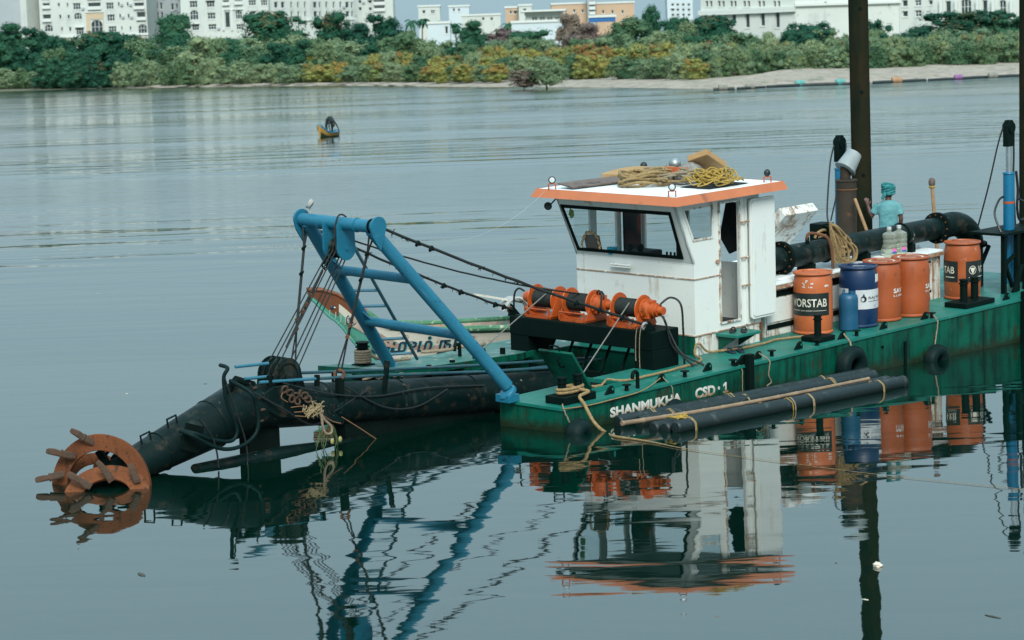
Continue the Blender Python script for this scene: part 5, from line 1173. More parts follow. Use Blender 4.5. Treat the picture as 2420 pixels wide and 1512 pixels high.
# ================================================================ wires and ropes
def rope(name, label, pts, r, mt, cat='rope', group=None, n=7, place=HM, world=False, knots=()):
    m = MB(); m.tube(pts, r, n)
    for i, kr in knots: m.tube([pts[i-1].lerp(pts[i], .3), pts[i], pts[i].lerp(pts[i+1], .7)], kr, 7)
    o = m.build(name, mt, place=None if world else place); return tag(o, label, cat, group)
def fuzz(pts, r, n, seed):
    """short frayed threads along a rope"""
    rr = random.Random(seed); m = MB()
    for k in range(n):
        p = pts[rr.randrange(1, len(pts)-1)]; d = V((rr.uniform(-1, 1), rr.uniform(-1, 1), rr.uniform(-1.4, .3))).normalized()*r*rr.uniform(1.6, 4.); m.tube([p, p+d], r*.28, 4)
    return m
# hoisting falls between the two sheave blocks
for i in range(3):
    y = 2.04+.06*i
    for s_, xx in ((-1, -1), (1, 1)):
        rope('hoist_wire', 'black steel wire of the hoisting tackle between the blue sheave housing and the ladder block', [V((-1.74+s_*.12, y, 2.1)), V((sb.x+s_*.195, 1.99+.1*i, sb.z+.02))], .0085, 'wire', 'wire rope', 'falls of the hoisting tackle', 6)
rope('hoist_wire', 'black wire running over the blue sheave housing at the front of the crossbar', spline([V((-1.88, 2.02, 2.1)), V((-1.9, 2.02, 2.3)), V((-1.84, 2.02, 2.5)), V((-1.74, 2.02, 2.52)), V((-1.6, 2.03, 2.4))], 5), .011, 'wire', 'wire rope')
# pendants with clamps
def pendant(a, b, lab, split):
    a, b = V(a), V(b); d = b-a
    T_ = thing('pendant_rope', lab, 'wire rope', HM)
    lp = MB(); s_ = V((.05, .0, 0)); lp.tube([a+s_, a+d*.16, a+d*.34], .012, 6); lp.tube([a-s_, a+d*.16, a+d*.32], .012, 6); lp.tube([a+d*.16, a+d*.5, a+d*.72], .018, 7); lp.tube([a+d*.72, b+V((.04, 0, .03))], .011, 6); lp.tube([a+d*.72, b-V((.04, 0, -.03))], .011, 6)
    lp.build('wire', 'wire', T_)
    for t in (.16, .34, .66, .74): MB().tube([a+d*t-V((.045, .03, 0)), a+d*t+V((.045, .03, .02))], .022, 7).build('clamp', 'rust' if t > .5 else 'black_dull', T_)
pendant((-1.75, 2.72, 2.34), (-2.46, 2.28, .66), 'wire pendant with clamps from the far end of the blue crossbar to the ladder', 0)
pendant((-1.74, 1.5, 2.34), (-2.07, 1.86, .58), 'frayed wire pendant from the near end of the blue crossbar to a rusty shackle', 0)
c = V((-1.86, 2.2, 1.98)); ch = MB(); e = V((-2.62, 2.2, .95))
for i in range(5): ch.torus(c.lerp(e, i*.028), (.4, .8 if i % 2 else -.3, .3), .035, .011, 14, 6)
CHN = thing('hanging_chain', 'chain and clamped wire hanging below the blue sheave housing', 'chain', HM)
ch.build('link', 'black_dull', CHN); MB().tube([c.lerp(e, .14), c.lerp(e, .55), e], .017, 7).build('wire', 'wire', CHN)
for t in (.42, .52, .6): MB().tube([c.lerp(e, t)-V((.05, .04, 0)), c.lerp(e, t)+V((.05, .04, .02))], .024, 7).build('clamp', 'rust', CHN)
# stays to the winch table
def stay(a, b, sg, r, lab, seed, kn):
    P = [p for p in wob(sag(a, b, sg, 22), .006, seed)]
    t_ = thing('stay_rope', lab, 'rope', HM)
    MB().tube(P, r, 8).build('wire', 'wire', t_)
    f = fuzz(P, r, 60, seed); f.build('frayed_threads', 'wire', t_)
    for i in kn: MB().tube([P[i]-V((.05, .02, .03)), P[i], P[i]+V((.06, .02, -.03))], [.02, .034, .022], 6).build('clamp', 'black_dull', t_)
    return t_
stay((-1.66, 1.46, 2.4), (2.68, .93, .62), .05, .019, 'thick frayed black stay from the near crossbar end to the starboard winch', 3, (3, 4, 16, 18, 20))
stay((-1.66, 2.75, 2.32), (2.68, 3.4, .62), .05, .017, 'black stay from the far crossbar end to the port end of the winch table', 5, (14, 16, 20, 21))
rope('hoist_wire', 'thin dark wire sagging from the sheave housing to the middle winch drum', wob(sag((-1.6, 2.1, 2.2), (2.92, 2.3, .9), .09, 20), .003, 4), .012, 'wire', 'wire rope')
for z0_, x_, y_ in ((.12, 2.6, .9), (.1, 2.6, 3.42)):
    pass
MB().torus((2.66, .9, .6), (0, 1, .3), .045, .016, 16, 7).build('stay_shackle', 'galvanised', D); MB().torus((2.66, 3.42, .62), (0, 1, .3), .04, .014, 16, 7).build('stay_shackle', 'rust', D)
MB().prism([(2.62, .86, .53), (2.85, .86, .53), (2.72, .86, .66)], (0, .03, 0)).build('stay_lug', 'black_paint', D); MB().prism([(2.62, 3.4, .53), (2.85, 3.4, .53), (2.68, 3.4, .7)], (0, .03, 0)).build('stay_lug', 'black_paint', D)
rope('winch_wire', 'grey wire leading from the port winch drum down to the bow platform', sag((2.84, 2.88, .86), (1.4, 2.86, .22), .0, 3), .009, 'wire_grey', 'wire rope')
rope('winch_wire', 'grey wire leading from the starboard winch drum down past the open hatch lid', sag((2.84, 1.32, .86), (1.5, 1.18, -.1), .0, 3), .009, 'wire_grey', 'wire rope')
rope('thin_line', 'thin white line sagging between the blue crossbar and the wheelhouse roof', sag((-1.66, 1.46, 2.38), (3.22, 3.2, 2.26), .4, 18), .0014, 'thin_white', 'line')
for q in ((2.64, .94), (2.63, 1.0)): rope('tail_rope', 'frayed rope tail hanging from the starboard end of the winch table', spline([V((q[0], q[1], .6)), V((q[0]-.04, q[1], .45)), V((q[0]-.03, q[1]+.02, .2)), V((q[0]-.05, q[1], .02+.1*(q[1]-.94)/.06))], 5), .006, 'rope_grey', 'rope', 'rope tails on the winch table')

# mooring rope: turns on the bow bollard, over the side, along the water
def ring(cx, cy, z, rx_, ry_, n=14, ph=0): return [V((cx+rx_*math.cos(6.283*i/n+ph), cy+ry_*math.sin(6.283*i/n+ph), z)) for i in range(n+1)]
P = []
for k, z in enumerate((.135, .175)): P += ring(.42, .25, z, .225, .085, 16, 1.2)
P += [V((.5, .16, .15)), V((.52, .1, .14)), V((.55, .05, .12))]
P += [HP(*Z6(a, b), y=yy) for a, b, yy in ((745, 545, .02), (785, 610, -.08), (820, 680, -.16), (865, 760, -.26), (925, 825, -.36), (985, 865, -.43))]
for a, b in ((1045, 890), (1200, 912), (1400, 945), (1620, 990)):
    q = W2H(wpt(*Z6(a, b), .012)); P.append(q)
P += [W2H(wpt(a, b, .01)) for a, b in ((1700, 1072), (1835, 1090), (2050, 1118), (2250, 1139), (2430, 1157))]
P = spline(P, 5)
rope('mooring_rope', 'tan mooring rope turned round the bow bollard and trailing into the water', P, [.021 if i < len(P)-46 else max(.0024, .021-.0008*(i-len(P)+46)) for i in range(len(P))], 'rope_tan')
P = [(1.155, .56, .035), (1.3, .5, .04), (1.6, .66, .05), (1.72, .53, .03), (2.0, .47, .03), (2.36, .47, .03), (2.87, .49, .03), (3.36, .55, .03), (3.62, .72, .03), (3.7, .88, .05), (3.8, .95, .16), (3.9, .95, .17), (4.02, .93, .05), (4.2, .88, .03), (4.6, .75, .03), (5.1, .74, .03), (5.45, .78, .03), (5.83, .62, .03)]
rope('deck_rope', 'long tan rope lying along the starboard deck past the wheelhouse', wob(spline(P, 6), .004, 2), .017, 'rope_tan')
rope('side_rope', 'thin rope strung along the starboard hull side from the bow', spline([V((-.03, -.03, .0)), V((.4, -.035, -.03)), V((.85, -.035, -.03)), V((1.5, -.03, -.01)), V((2.02, .1, .06))], 6), .007, 'rope_tan')
def hang(pts, lab, r=.009, mt='rope_grey'):
    return rope('lashing', lab, wob(spline([V(p) for p in pts], 5), .004, 7), r*.62, mt, 'rope', None)
hang([(0.02, .02, .05), (-.01, -.04, -.03), (0.02, -.06, -.12), (.05, -.08, -.2), (.1, -.12, -.3)], 'twisted rope holding the tyre at the bow corner', .014)
hang([(2.1, .12, .06), (2.1, -.03, -.05), (2.12, -.04, -.2), (2.16, -.1, -.32), (2.2, -.25, -.4)], 'twine tying the raft to the second eye plate', .011)
hang([(3.58, .1, .06), (3.6, -.02, -.05), (3.6, -.02, -.3), (3.62, -.03, -.42)], 'twine hanging from a deck pin left of the fender post', .011)
hang([(4.16, .12, .08), (4.2, -.03, -.02), (4.17, -.03, -.2), (4.22, -.04, -.32), (4.12, -.04, -.36), (4.28, -.05, -.42)], 'knotted twine hanging right of the fender post', .014)
hang([(6.14, .12, .07), (6.05, -.05, -.02), (6.0, -.1, -.07)], 'knotted rope tying the large tyre fender', .02)
hang([(8.34, .1, .07), (8.3, -.03, -.03), (8.25, -.04, -.2), (8.15, -.08, -.36)], 'rope tying the aft tyre fender', .016)

# ================================================================ tyre fenders
def tyre(label, c, ax, R1, r1, flat=1.15):
    t = thing('tyre_fender', label, 'tyre', None, 'tyre fenders')
    t.matrix_basis = c
    m = MB(); m.torus((0, 0, 0), ax, R1, r1, 34, 12, flat=flat); m.build('tyre', 'rubber', t)
    g = MB()
    for k in range(-2, 3): g.torus(V(ax).normalized()*k*r1*.3, ax, R1+r1*math.sqrt(max(0, 1-(k*.26)**2))*.985, r1*.06, 34, 5)
    g.build('tread_ridge', 'rubber', t)
tyre('large tyre fender hanging on the starboard side beside the raft end', HM @ T((5.99, -.12, -.36)), (0, 1, .05), .2, .1)
tyre('tyre fender half in the water near the stern on the starboard side', HM @ T((8.13, -.12, -.6)), (0, 1, .05), .16, .09)
tyre('fat tyre floating at the bow corner, half under water', HM @ T((.1, -.17, -.33)), (-.12, 1, .1), .1, .1, 1.3)
p_ = wpt(*Z6(1500, 612), .2); tyre('small tyre wedged between the raft and the painted hull name', HM @ T((1.98, -.15, -.36)), (0, 1, .25), .12, .06)

# ================================================================ raft of black pipes
RAFT = thing('pipe_raft', 'raft of black plastic pipes lashed together beside the starboard hull', 'raft')
ends = [((1.27, 31.16), (4.92, 35.0)), ((1.48, 31.24), (5.17, 34.64)), ((1.71, 30.84), (5.31, 34.34)), ((1.85, 30.67), (5.36, 34.06)), ((1.99, 30.47), (5.42, 33.84))]
zz = (.14, .12, .04, .06, .075); rr_ = (.115, .115, .115, .115, .125)
# keep the pipes side by side
dr_ = V((.704, .71, 0)).normalized(); nr_ = V((-dr_.y, dr_.x, 0))
base0 = V((1.99, 30.46, 0))
RP = []
for i in range(5):
    k = 4-i; a = base0+nr_*((0, .178, .37, .78, .97)[k])+dr_*((0, .0, .0, .19, 0)[k]); Lp = (4.82, 4.85, 4.95, 5.0, 5.3)[k]
    b = a+dr_*Lp; z = (.06, .03, .02, .045, .055)[k]; a.z = b.z = z
    mm = MB(); mm.lathe(a, b-a, [(.001, -.012), (.066, -.008), (.082, .015), (.086, .025), (.086, Lp-.06), (.091, Lp-.055), (.091, Lp), (.078, Lp+.004), (.074, Lp-.03), (.001, Lp-.04)], 24)
    mm.build('pipe', 'pvc_pipe', RAFT); RP.append((a, b))
def lash(t, ks, seed):
    r = random.Random(seed)
    for q in range(3):
        P = []
        for k in ks:
            a, b = RP[4-k]; c = a.lerp(b, t+r.uniform(-.006, .006)); P += [c-nr_*.075+V((0, 0, .05)), c+V((0, 0, .095))+dr_*r.uniform(-.02, .02), c+nr_*.075+V((0, 0, .05))]
        c = P[0]; P = [c-nr_*.03-V((0, 0, .12)), c-nr_*.022-V((0, 0, .04))]+P
        MB().tube(spline(P, 4), .006, 6).build('lashing', 'rope_yellow' if q == 1 else 'rope_grey', RAFT)
lash(.06, (0, 1), 1); lash(.47, (0,), 2); lash(.88, (0, 1), 3); lash(.12, (3, 4), 4); lash(.42, (2, 3, 4), 5); lash(.8, (3, 4), 6); lash(.56, (0,), 9)
for i in range(5):
    c = RP[3][0].lerp(RP[3][1], .045+.012*i)+V((0, 0, .09)); r = random.Random(40+i)
    MB().tube(spline([c+V((r.uniform(-.14, .14), r.uniform(-.14, .14), r.uniform(0, .05))) for _ in range(6)], 5), .008, 6).build('knot', 'rope_yellow', RAFT)
def bamboo(a, b, r, lab, bend=.02):
    a, b = V(a), V(b); L_ = (b-a).length; n = max(5, int(L_/.36)); x, y = ortho(b-a); pts = []; rs = []
    for i in range(n+1):
        c = a.lerp(b, i/n)+y*bend*math.sin(math.pi*i/n)*(1)+x*bend*.4*math.sin(7*i/n); d = (b-a).normalized()
        for o, k in ((-.02, 1.), (-.008, 1.16), (.008, 1.16), (.02, 1.)):
            pts.append(c+d*o); rs.append(r*k*(1-.25*i/n))
    m = MB(); m.tube(pts, rs, 10); return tag(m.build('bamboo_pole', 'bamboo'), lab, 'bamboo pole')
bamboo(base0+nr_*.5+dr_*-.42+V((0, 0, .13)), base0+nr_*.18+dr_*4.25+V((0, 0, .16)), .03, 'long bamboo pole lying on the raft of black pipes', .03)
bamboo(HP(*Z4(700, 1185), y=.42), HP(*Z4(1405, 1338), y=-.3), .02, 'thin bent bamboo stick leaning on the blue can and sticking out over the side', -.05)

# ================================================================ drums and cans on deck
CAMH = HMI @ V((0, 0, CAM_H))
def face_cam(x, y, z=0.): return HM @ T((x, y, z)) @ rz(math.atan2(CAMH.y-y, CAMH.x-x))
def cyl_patch(m, r, t0, t1, z0, z1, n=14, ragged=0., rnd=None):
    vv = []
    for i in range(n+1):
        t = R_(t0+(t1-t0)*i/n); vv += [(r*math.cos(t), r*math.sin(t), z0+(rnd.uniform(0, ragged) if rnd else 0)), (r*math.cos(t), r*math.sin(t), z1-(rnd.uniform(0, ragged) if rnd else 0))]
    m.add(vv, [(2*i, 2*i+2, 2*i+3, 2*i+1) for i in range(n)], 0, True)
def cyl_text(txt, r, t0, t1, z0, z1, mt, parent, bold=.0):
    me = fit(text_mesh(txt, 1, 0, bold), 0, 1, 0, 1)
    bm = bmesh.new(); bm.from_mesh(me); bmesh.ops.triangulate(bm, faces=bm.faces); bmesh.ops.subdivide_edges(bm, edges=[e for e in bm.edges if abs(e.verts[0].co.x-e.verts[1].co.x) > .03], cuts=1); bm.to_mesh(me); bm.free()
    for v in me.vertices:
        t = R_(t0+(t1-t0)*v.co.x); z = z0+(z1-z0)*v.co.y; v.co = (r*math.cos(t), r*math.sin(t), z)
    me.materials.append(MAT[mt]); return link('lettering', me, parent)
def drum(x, y, mt, label, r=.285, h=.9, bulge=True):
    t = thing('plastic_drum', label, 'drum', face_cam(x, y))
    pr = [(.001, 0.002), (r*.9, 0.002), (r+.004, .012), (r+.006, .03), (r-.012, .05), (r-.004, .09), (r, .2), (r+.004, .3), (r, .33), (r+.002, .5), (r, .6), (r+.003, .63), (r-.003, .75), (r-.02, .84), (r-.03, .862), (r-.002, .872), (r+.006, .885), (r+.002, .9), (r-.02, .902), (r-.03, .886), (.001, .89)]
    MB().lathe((0, 0, 0), (0, 0, 1), pr, 40).build('body', mt, t)
    for a in (40, 215):
        p = V((r*.68*math.cos(R_(a)), r*.68*math.sin(R_(a)), .888)); MB().lathe(p, (0, 0, 1), [(.042, 0), (.042, .014), (.035, .018), (.001, .018)], 16).build('bung', mt, t)
    MB().torus((0, 0, .866), (0, 0, 1), r-.026, .006, 36, 6).build('rim_groove', 'black_dull' if mt == 'drum_faded' else mt, t)
    return t
r_ = .285
d1 = drum(6.35, .82, 'drum_orange', 'bright orange drum with a black VORSTAB label standing behind a black bollard')
m = MB(); cyl_patch(m, r_+.006, -78, 52, .285, .615); m.build('label', 'label_black', d1)
cyl_text('VORSTAB', r_+.0105, -70, 42, .415, .535, 'print_cream', d1, .012); cyl_text('CHEMISTRY WAY AHEAD', r_+.0105, -70, -2, .352, .372, 'print_cream', d1)
m = MB(); cyl_patch(m, r_+.0105, 0, 40, .358, .364, 6); m.build('label_rule', 'print_cream', d1)
rp_ = random.Random(4)
for k in range(11):
    a, z = rp_.uniform(-34, -4), rp_.uniform(.68, .79); m = MB(); cyl_patch(m, r_+.0035, a, a+rp_.uniform(3, 9), z, z+rp_.uniform(.012, .035), 3, .008, rp_); m.build('peeled_sticker', 'print_cream', d1)
m = MB(); cyl_patch(m, r_+.0045, 36, 50, .7, .735, 5, .006, rp_); m.build('peeled_sticker', 'print_white', d1)
d2 = drum(7.2, .62, 'drum_blue', 'dark blue drum with a white RAJ PET label beside the small blue can')
m = MB(); cyl_patch(m, r_+.006, -8, 86, .285, .57); m.build('label', 'label_white', d2); m = MB(); cyl_patch(m, r_+.006, -95, -30, .45, .59); m.build('label', 'label_white', d2)
cyl_text('RAJ PET', r_+.0105, 30, 84, .42, .47, 'print_black', d2, .004); cyl_text('THE COMPANY', r_+.0105, 30, 80, .395, .405, 'print_black', d2) if False else None
m = MB(); cyl_patch(m, r_+.0105, 30, 78, .395, .401, 8); m.build('label_rule', 'print_black', d2)
def lab_disc(par, r, th, z, pts, mt):
    m = MB(); m.add([(r*math.cos(R_(th+a)), r*math.sin(R_(th+a)), z+b) for a, b in pts], [tuple(range(len(pts)))]); m.build('logo', mt, par)
def circ(ra, rb, n=18, a0=0, a1=360): return [(ra*math.cos(R_(a0+(a1-a0)*i/n)), rb*math.sin(R_(a0+(a1-a0)*i/n))) for i in range(n+1)]
lab_disc(d2, r_+.0105, 15, .435, circ(9, .045)[:-1], 'print_black'); lab_disc(d2, r_+.012, 12.5, .43, circ(4.5, .026)[:-1], 'label_white'); lab_disc(d2, r_+.0105, 15, .435, [(-3, .045), (3.5, .045), (0.5, .085)], 'print_black')
m = MB(); cyl_patch(m, r_+.004, 58, 84, .66, .8, 6, .02, rp_); m.build('peeled_sticker', 'print_white', d2)
for a, b in ((-.05, .02), (-.02, .06)): MB().box(.02+a, .03+a, -.08, .06+b, .8915, .893).build('lid_scratch', 'label_white', d2)
def lube(x, y, label, t0, t1):
    d = drum(x, y, 'drum_red', label)
    cyl_text('SAV', r_+.007, t0, t1, .43, .5, 'print_white', d, .03); cyl_text('LUBR', r_+.007, t0, t1+6, .375, .405, 'print_white', d, .01)
    me = fit(text_mesh('SAV LUBR', 1, 0, .01), -.16, .16, -.03, .03)
    for v in me.vertices: v.co = (-v.co.y+.1, v.co.x, .8915)
    me.materials.append(MAT['print_cream']); link('lettering', me, d)
    m = MB(); vv = []
    for i in range(13):
        t = R_(60+i*20); vv += [(.17*math.cos(t), .17*math.sin(t), .8915), (.2*math.cos(t), .2*math.sin(t), .8915)]
    m.add(vv, [(2*i, 2*i+1, 2*i+3, 2*i+2) for i in range(12)]); m.build('lid_print', 'print_cream', d)
    return d
lube(7.84, .65, 'red-brown lubricant drum next to the dark blue drum', 36, 76); lube(8.43, .54, 'rearmost red-brown lubricant drum, right of its twin', 50, 88)
d5 = drum(10.26, .82, 'drum_faded', 'grimy faded orange drum with a split black label behind the aft bollards')
for a, b in ((-150, -14), (11, 150)):
    m = MB(); cyl_patch(m, r_+.006, a, b, .285, .615, 20); m.build('label', 'label_black', d5)
cyl_text('VORSTAB', r_+.0105, -135, -25, .42, .53, 'print_cream', d5, .01); cyl_text('VORSTAB', r_+.0105, 55, 150, .42, .53, 'print_cream', d5, .01); cyl_text('INDUSTRIES', r_+.0105, 14, 80, .352, .372, 'print_cream', d5) if False else None
m = MB(); cyl_patch(m, r_+.0105, -60, -25, .355, .368, 8); m.build('label_rule', 'print_cream', d5); m = MB(); cyl_patch(m, r_+.0105, 20, 85, .355, .368, 8); m.build('label_rule', 'print_cream', d5)
vv = circ(13, .068); m = MB(); m.add([((r_+.0105)*math.cos(R_(33+a*k)), (r_+.0105)*math.sin(R_(33+a*k)), .475+b*k) for k in (1, .86) for a, b in vv], [(i, i+1, 19+i+1, 19+i) for i in range(18)]); m.build('logo', 'print_cream', d5)
lab_disc(d5, r_+.0115, 33, .475, [(-9, .036), (9, .036), (2, -.05), (-2, -.05)], 'print_cream')
# small blue can
jc = thing('plastic_can', 'small mid-blue plastic can between the orange and dark blue drums', 'can', face_cam(6.78, .5))
MB().lathe((0, 0, 0), (0, 0, 1), [(.001, .002), (.12, .002), (.14, .02), (.143, .2), (.138, .3), (.143, .32), (.143, .47), (.13, .52), (.1, .54), (.001, .545)], 28).build('body', 'can_blue', jc)
MB().lathe((.03, .05, .54), (0, 0, 1), [(.045, 0), (.045, .04), (.001, .042)], 16).build('cap', 'can_blue', jc); MB().tube(spline([(-.09, -.07, .53), (-.07, -.06, .585), (.05, -.07, .585), (.07, -.07, .53)], 5), .016, 8).build('handle', 'can_blue', jc)
# water bottles
def wbottle(p, label):
    b = thing('water_bottle', label, 'bottle', HM @ T(p), 'water bottles on the engine house'); r = .125
    pr = [(.001, .001), (r*.9, .001), (r, .02)]
    for k in range(4): z = .06+.075*k; pr += [(r, z), (r-.006, z+.01), (r-.006, z+.02), (r, z+.03)]
    pr += [(r, .34), (r*.94, .375), (r*.5, .4), (.036, .41), (.032, .47), (.001, .472)]
    MB().lathe((0, 0, 0), (0, 0, 1), pr, 26).build('body', 'bottle_plastic', b)
    MB().lathe((0, 0, .445), (0, 0, 1), [(.036, 0), (.036, .04), (.001, .042)], 14).build('cap', 'label_white', b)
    th = math.degrees(math.atan2(CAMH.y-p[1], CAMH.x-p[0]))
    for z0_, z1_, mt in ((.09, .115, 'label_blue'), (.115, .16, 'label_pink')):
        m = MB(); cyl_patch(m, r+.003, th+22, th+58, z0_, z1_, 5); m.build('label', mt, b)
q = HP(*Z4(1022, 360), z=1.25); wbottle((q.x, q.y, EZ+.001) if q.y < 1.3 else (q.x, 1.22, EZ+.001), 'front water bottle with a pink label on the engine house, nearer the rope hank')
q2 = HP(*Z4(1108, 348), z=1.25); wbottle((q2.x+.03, min(q2.y, 1.2)+.0, EZ+.001), 'second water bottle, behind and right of the pink labelled one')

# ================================================================ rope hank on the discharge pipe
hk = MB(); r = random.Random(9)
top = HP(*Z4(640, 335), y=1.2)
for k, (bx_, by_) in enumerate(((705, 690), (740, 685), (780, 692), (830, 688), (852, 668), (800, 600), (760, 560))):
    y_ = 1.2-.016*(k % 4)
    hk.tube(spline([top+V((.0, 0, -.012*k)), HP(*Z4(652+9*k, 470), y=y_), HP(*Z4(678+14*k, 630), y=y_), HP(*Z4(bx_-20, by_-4), y=y_), HP(*Z4(bx_+22, by_-10), y=y_-.01), HP(*Z4(bx_+24, by_-110), y=y_-.015), HP(*Z4(700+20*k, 440+9*k), y=y_), HP(*Z4(672+4*k, 360), y=y_), top+V((.01, 0, -.01*k))], 5), .02, 8)
tag(hk.build('rope_hank', 'rope_tan', place=HM), 'tan rope hank hanging over the black discharge pipe', 'rope')
rope('tied_rope', 'tan rope tied round the valve box behind the pipe', spline([HP(*Z4(500, 470), y=1.62), HP(*Z4(530, 420), y=1.6), HP(*Z4(590, 395), y=1.6), HP(*Z4(620, 430), y=1.62), HP(*Z4(540, 465), y=1.63)], 6), .021, 'rope_tan')
# lines from the lifting cylinders
rope('lift_wire', 'black wire hanging from the head of the far lift cylinder to the rope hank', spline([HP(*Z5(480, 400), y=3.4), HP(*Z5(445, 560), y=3.2), HP(*Z5(425, 800), y=2.6), HP(*Z5(412, 1060), y=1.9), HP(*Z5(420, 1170), y=1.4)], 6), .014, 'wire', 'wire rope')
rope('lift_wire', 'black wire from the far lift cylinder head running down beside the exhaust stack', spline([V((10.78, 3.42, 2.32)), HP(*Z5(600, 460), y=3.3), HP(*Z5(530, 800), y=3.0), HP(*Z5(450, 1160), y=2.6)], 6), .012, 'wire', 'wire rope')
rope('lift_wire', 'black wire slanting from the head of the near lift cylinder towards the pipe elbow', spline([HP(*Z5(2205, 215), y=.7), HP(*Z5(2150, 400), y=.8), HP(*Z5(2060, 800), y=1.0), HP(*Z5(1950, 1220), y=1.3)], 6), .013, 'wire', 'wire rope')
rope('lift_wire', 'black wire hanging straight down behind the near blue lift cylinder', spline([HP(*Z5(2310, 200), y=.72), HP(*Z5(2315, 500), y=.72), HP(*Z5(2308, 800), y=.74), HP(*Z5(2320, 1000), y=.74), HP(*Z5(2330, 1200), y=.74)], 5), .016, 'wire', 'wire rope')
# bucket over the exhaust, sticks
bk = thing('bucket', 'white metal bucket upturned over the rusty exhaust stack', 'bucket', T(Hw(9.3, 2.26, 2.2)) @ V((.5, .3, .72)).to_track_quat('Z', 'Y').to_matrix().to_4x4())
MB().lathe((0, 0, 0), (0, 0, 1), [(.168, -.17), (.175, -.165), (.17, -.155), (.16, -.15), (.125, .13), (.12, .14), (.001, .14)], 28).build('shell', 'galvanised', bk); MB().lathe((0, 0, 0), (0, 0, 1), [(.155, -.165), (.12, .12), (.001, .125)], 28).build('lining', 'stack_rust', bk)
MB().torus((0, 0, -.165), (0, 0, 1), .172, .009, 28, 6).build('rim', 'galvanised', bk)
tag(MB().tube([HP(*Z4(868, 112), y=2.05), HP(*Z4(972, 392), y=1.75), HP(*Z4(1010, 500), y=1.7)], [.026, .026, .024], 9).build('wooden_stick', 'wood_stick', place=HM), 'pale wooden stick leaning against the rusty exhaust stack', 'stick')
pd = thing('paddle', 'wooden pole with yellow rag tied at its top beyond the pipe', 'pole', HM)
a, b = HP(*Z5(1480, 800), y=2.6), HP(*Z5(1505, 1110), y=2.5); MB().tube([a+(a-b)*.0, a.lerp(b, .5), b, b+(b-a)*1.6], .03, 8).build('pole', 'wood_stick', pd)
MB().lathe(a+V((0, 0, -.02)), (0, 0, 1), [(.03, 0), (.055, .03), (.055, .1), (.03, .14), (.001, .145)], 12).build('knob', 'wood_dark', pd); MB().torus(a+V((0, 0, -.03)), (0, 0, 1), .035, .022, 14, 7).build('rag', 'rope_yellow', pd)

# ================================================================ clutter on the wheelhouse roof
Z_ = rz1
f1 = MB(); N = 8
for i in range(N):
    s0_, s1_ = i/N, (i+1)/N; zb = lambda s: .05+.07*math.sin(s*2.6)
    p = lambda s, w, t: V((4.5+.95*s, 2.85+.4*w+.0*s, Z_+.6*zb(s)+t*.75))
    f1.add([p(s0_, 0, 0), p(s1_, 0, 0), p(s1_, 1, 0), p(s0_, 1, 0), p(s0_, 0, .1), p(s1_, 0, .1), p(s1_, 1, .1), p(s0_, 1, .1)], [(0, 3, 2, 1), (4, 5, 6, 7), (0, 1, 5, 4), (2, 3, 7, 6)]+([(0, 4, 7, 3)] if i == 0 else [])+([(1, 2, 6, 5)] if i == N-1 else []), 0, False)
tag(f1.build('foam_slab', 'foam_tan', place=HM, bevel=.012), 'bowed tan foam slab lying at the back of the wheelhouse roof', 'foam')
f2 = MB(); f2.box(-.27, .27, -.17, .17, -.05, .05, T((5.3, 1.9, Z_+.26)) @ rz(.05) @ ry(R_(26)) @ rx(-.35)); tag(f2.build('foam_slab', 'foam_tan', place=HM, bevel=.015), 'tan foam block tilted up on the roof rubbish', 'foam')
pk = MB(); pk.box(-.55, .55, -.17, .17, -.012, .012, T((3.95, 2.9, Z_+.045)) @ rz(-.12) @ rx(.12)); tag(pk.build('plank', 'wood_dark', place=HM, bevel=.004), 'dark weathered plank at the front of the wheelhouse roof', 'plank')
rc = MB(); r = random.Random(12)
for k in range(9):
    c = V((4.35+r.uniform(-.1, .18), 2.3+r.uniform(-.1, .12), 0)); a_, b_ = r.uniform(.3, .5), r.uniform(.24, .38); ph_ = r.uniform(0, 6)
    rc.tube([V((c.x+a_*math.cos(6.283*i/26+ph_), c.y+b_*math.sin(6.283*i/26+ph_), Z_+.03+.018*k+.03*math.sin(3*6.283*i/26+k))) for i in range(27)], .021, 7)
tag(rc.build('rope_coil', 'rope_tan', place=HM), 'coil of thick tan rope on the wheelhouse roof', 'rope')
ty = MB(); r = random.Random(31)
for k in range(26):
    c = V((4.75+r.uniform(-.3, .3), 1.32+r.uniform(-.22, .2), 0)); P = []
    for i in range(9): t = 6.283*i/9; rad = r.uniform(.08, .24); P.append(V((c.x+rad*1.3*math.cos(t), c.y+rad*math.sin(t), Z_+.02+max(0, .26-.5*(V((c.x, c.y))-V((4.75, 1.32))).length)*r.uniform(.1, 1.))))
    ty.tube(spline(P, 4, True), .0095, 5, closed=True)
tag(ty.build('rope_tangle', 'rope_yellow', place=HM), 'tangle of thin yellow rope on the wheelhouse roof', 'rope')
gb = MB(); r = random.Random(8); nx, ny = 16, 10; vv = []
for j in range(ny+1):
    for i in range(nx+1):
        u, v = i/nx, j/ny; e = math.sin(math.pi*u)*math.sin(math.pi*v); vv.append((4.55+.75*u+.1*v, 1.75+.5*v, Z_+.01+.2*e**.6*(1+.4*math.sin(9*u+4*v))+r.uniform(0, .03)*e))
gb.add(vv, [(j*(nx+1)+i, j*(nx+1)+i+1, (j+1)*(nx+1)+i+1, (j+1)*(nx+1)+i) for j in range(ny) for i in range(nx)], 0, True)
tag(gb.build('crumpled_net', 'cloth_grey', place=HM), 'crumpled grey netting heaped between the ropes on the roof', 'net')
cbm = MB(); vv = []
for j in range(9):
    for i in range(9): u, v = i/8, j/8; e = math.sin(math.pi*u)*math.sin(math.pi*v); vv.append((4.3+.9*u, 1.05+.55*v, Z_+.005+.07*e*(1+.5*math.sin(7*u-5*v))))
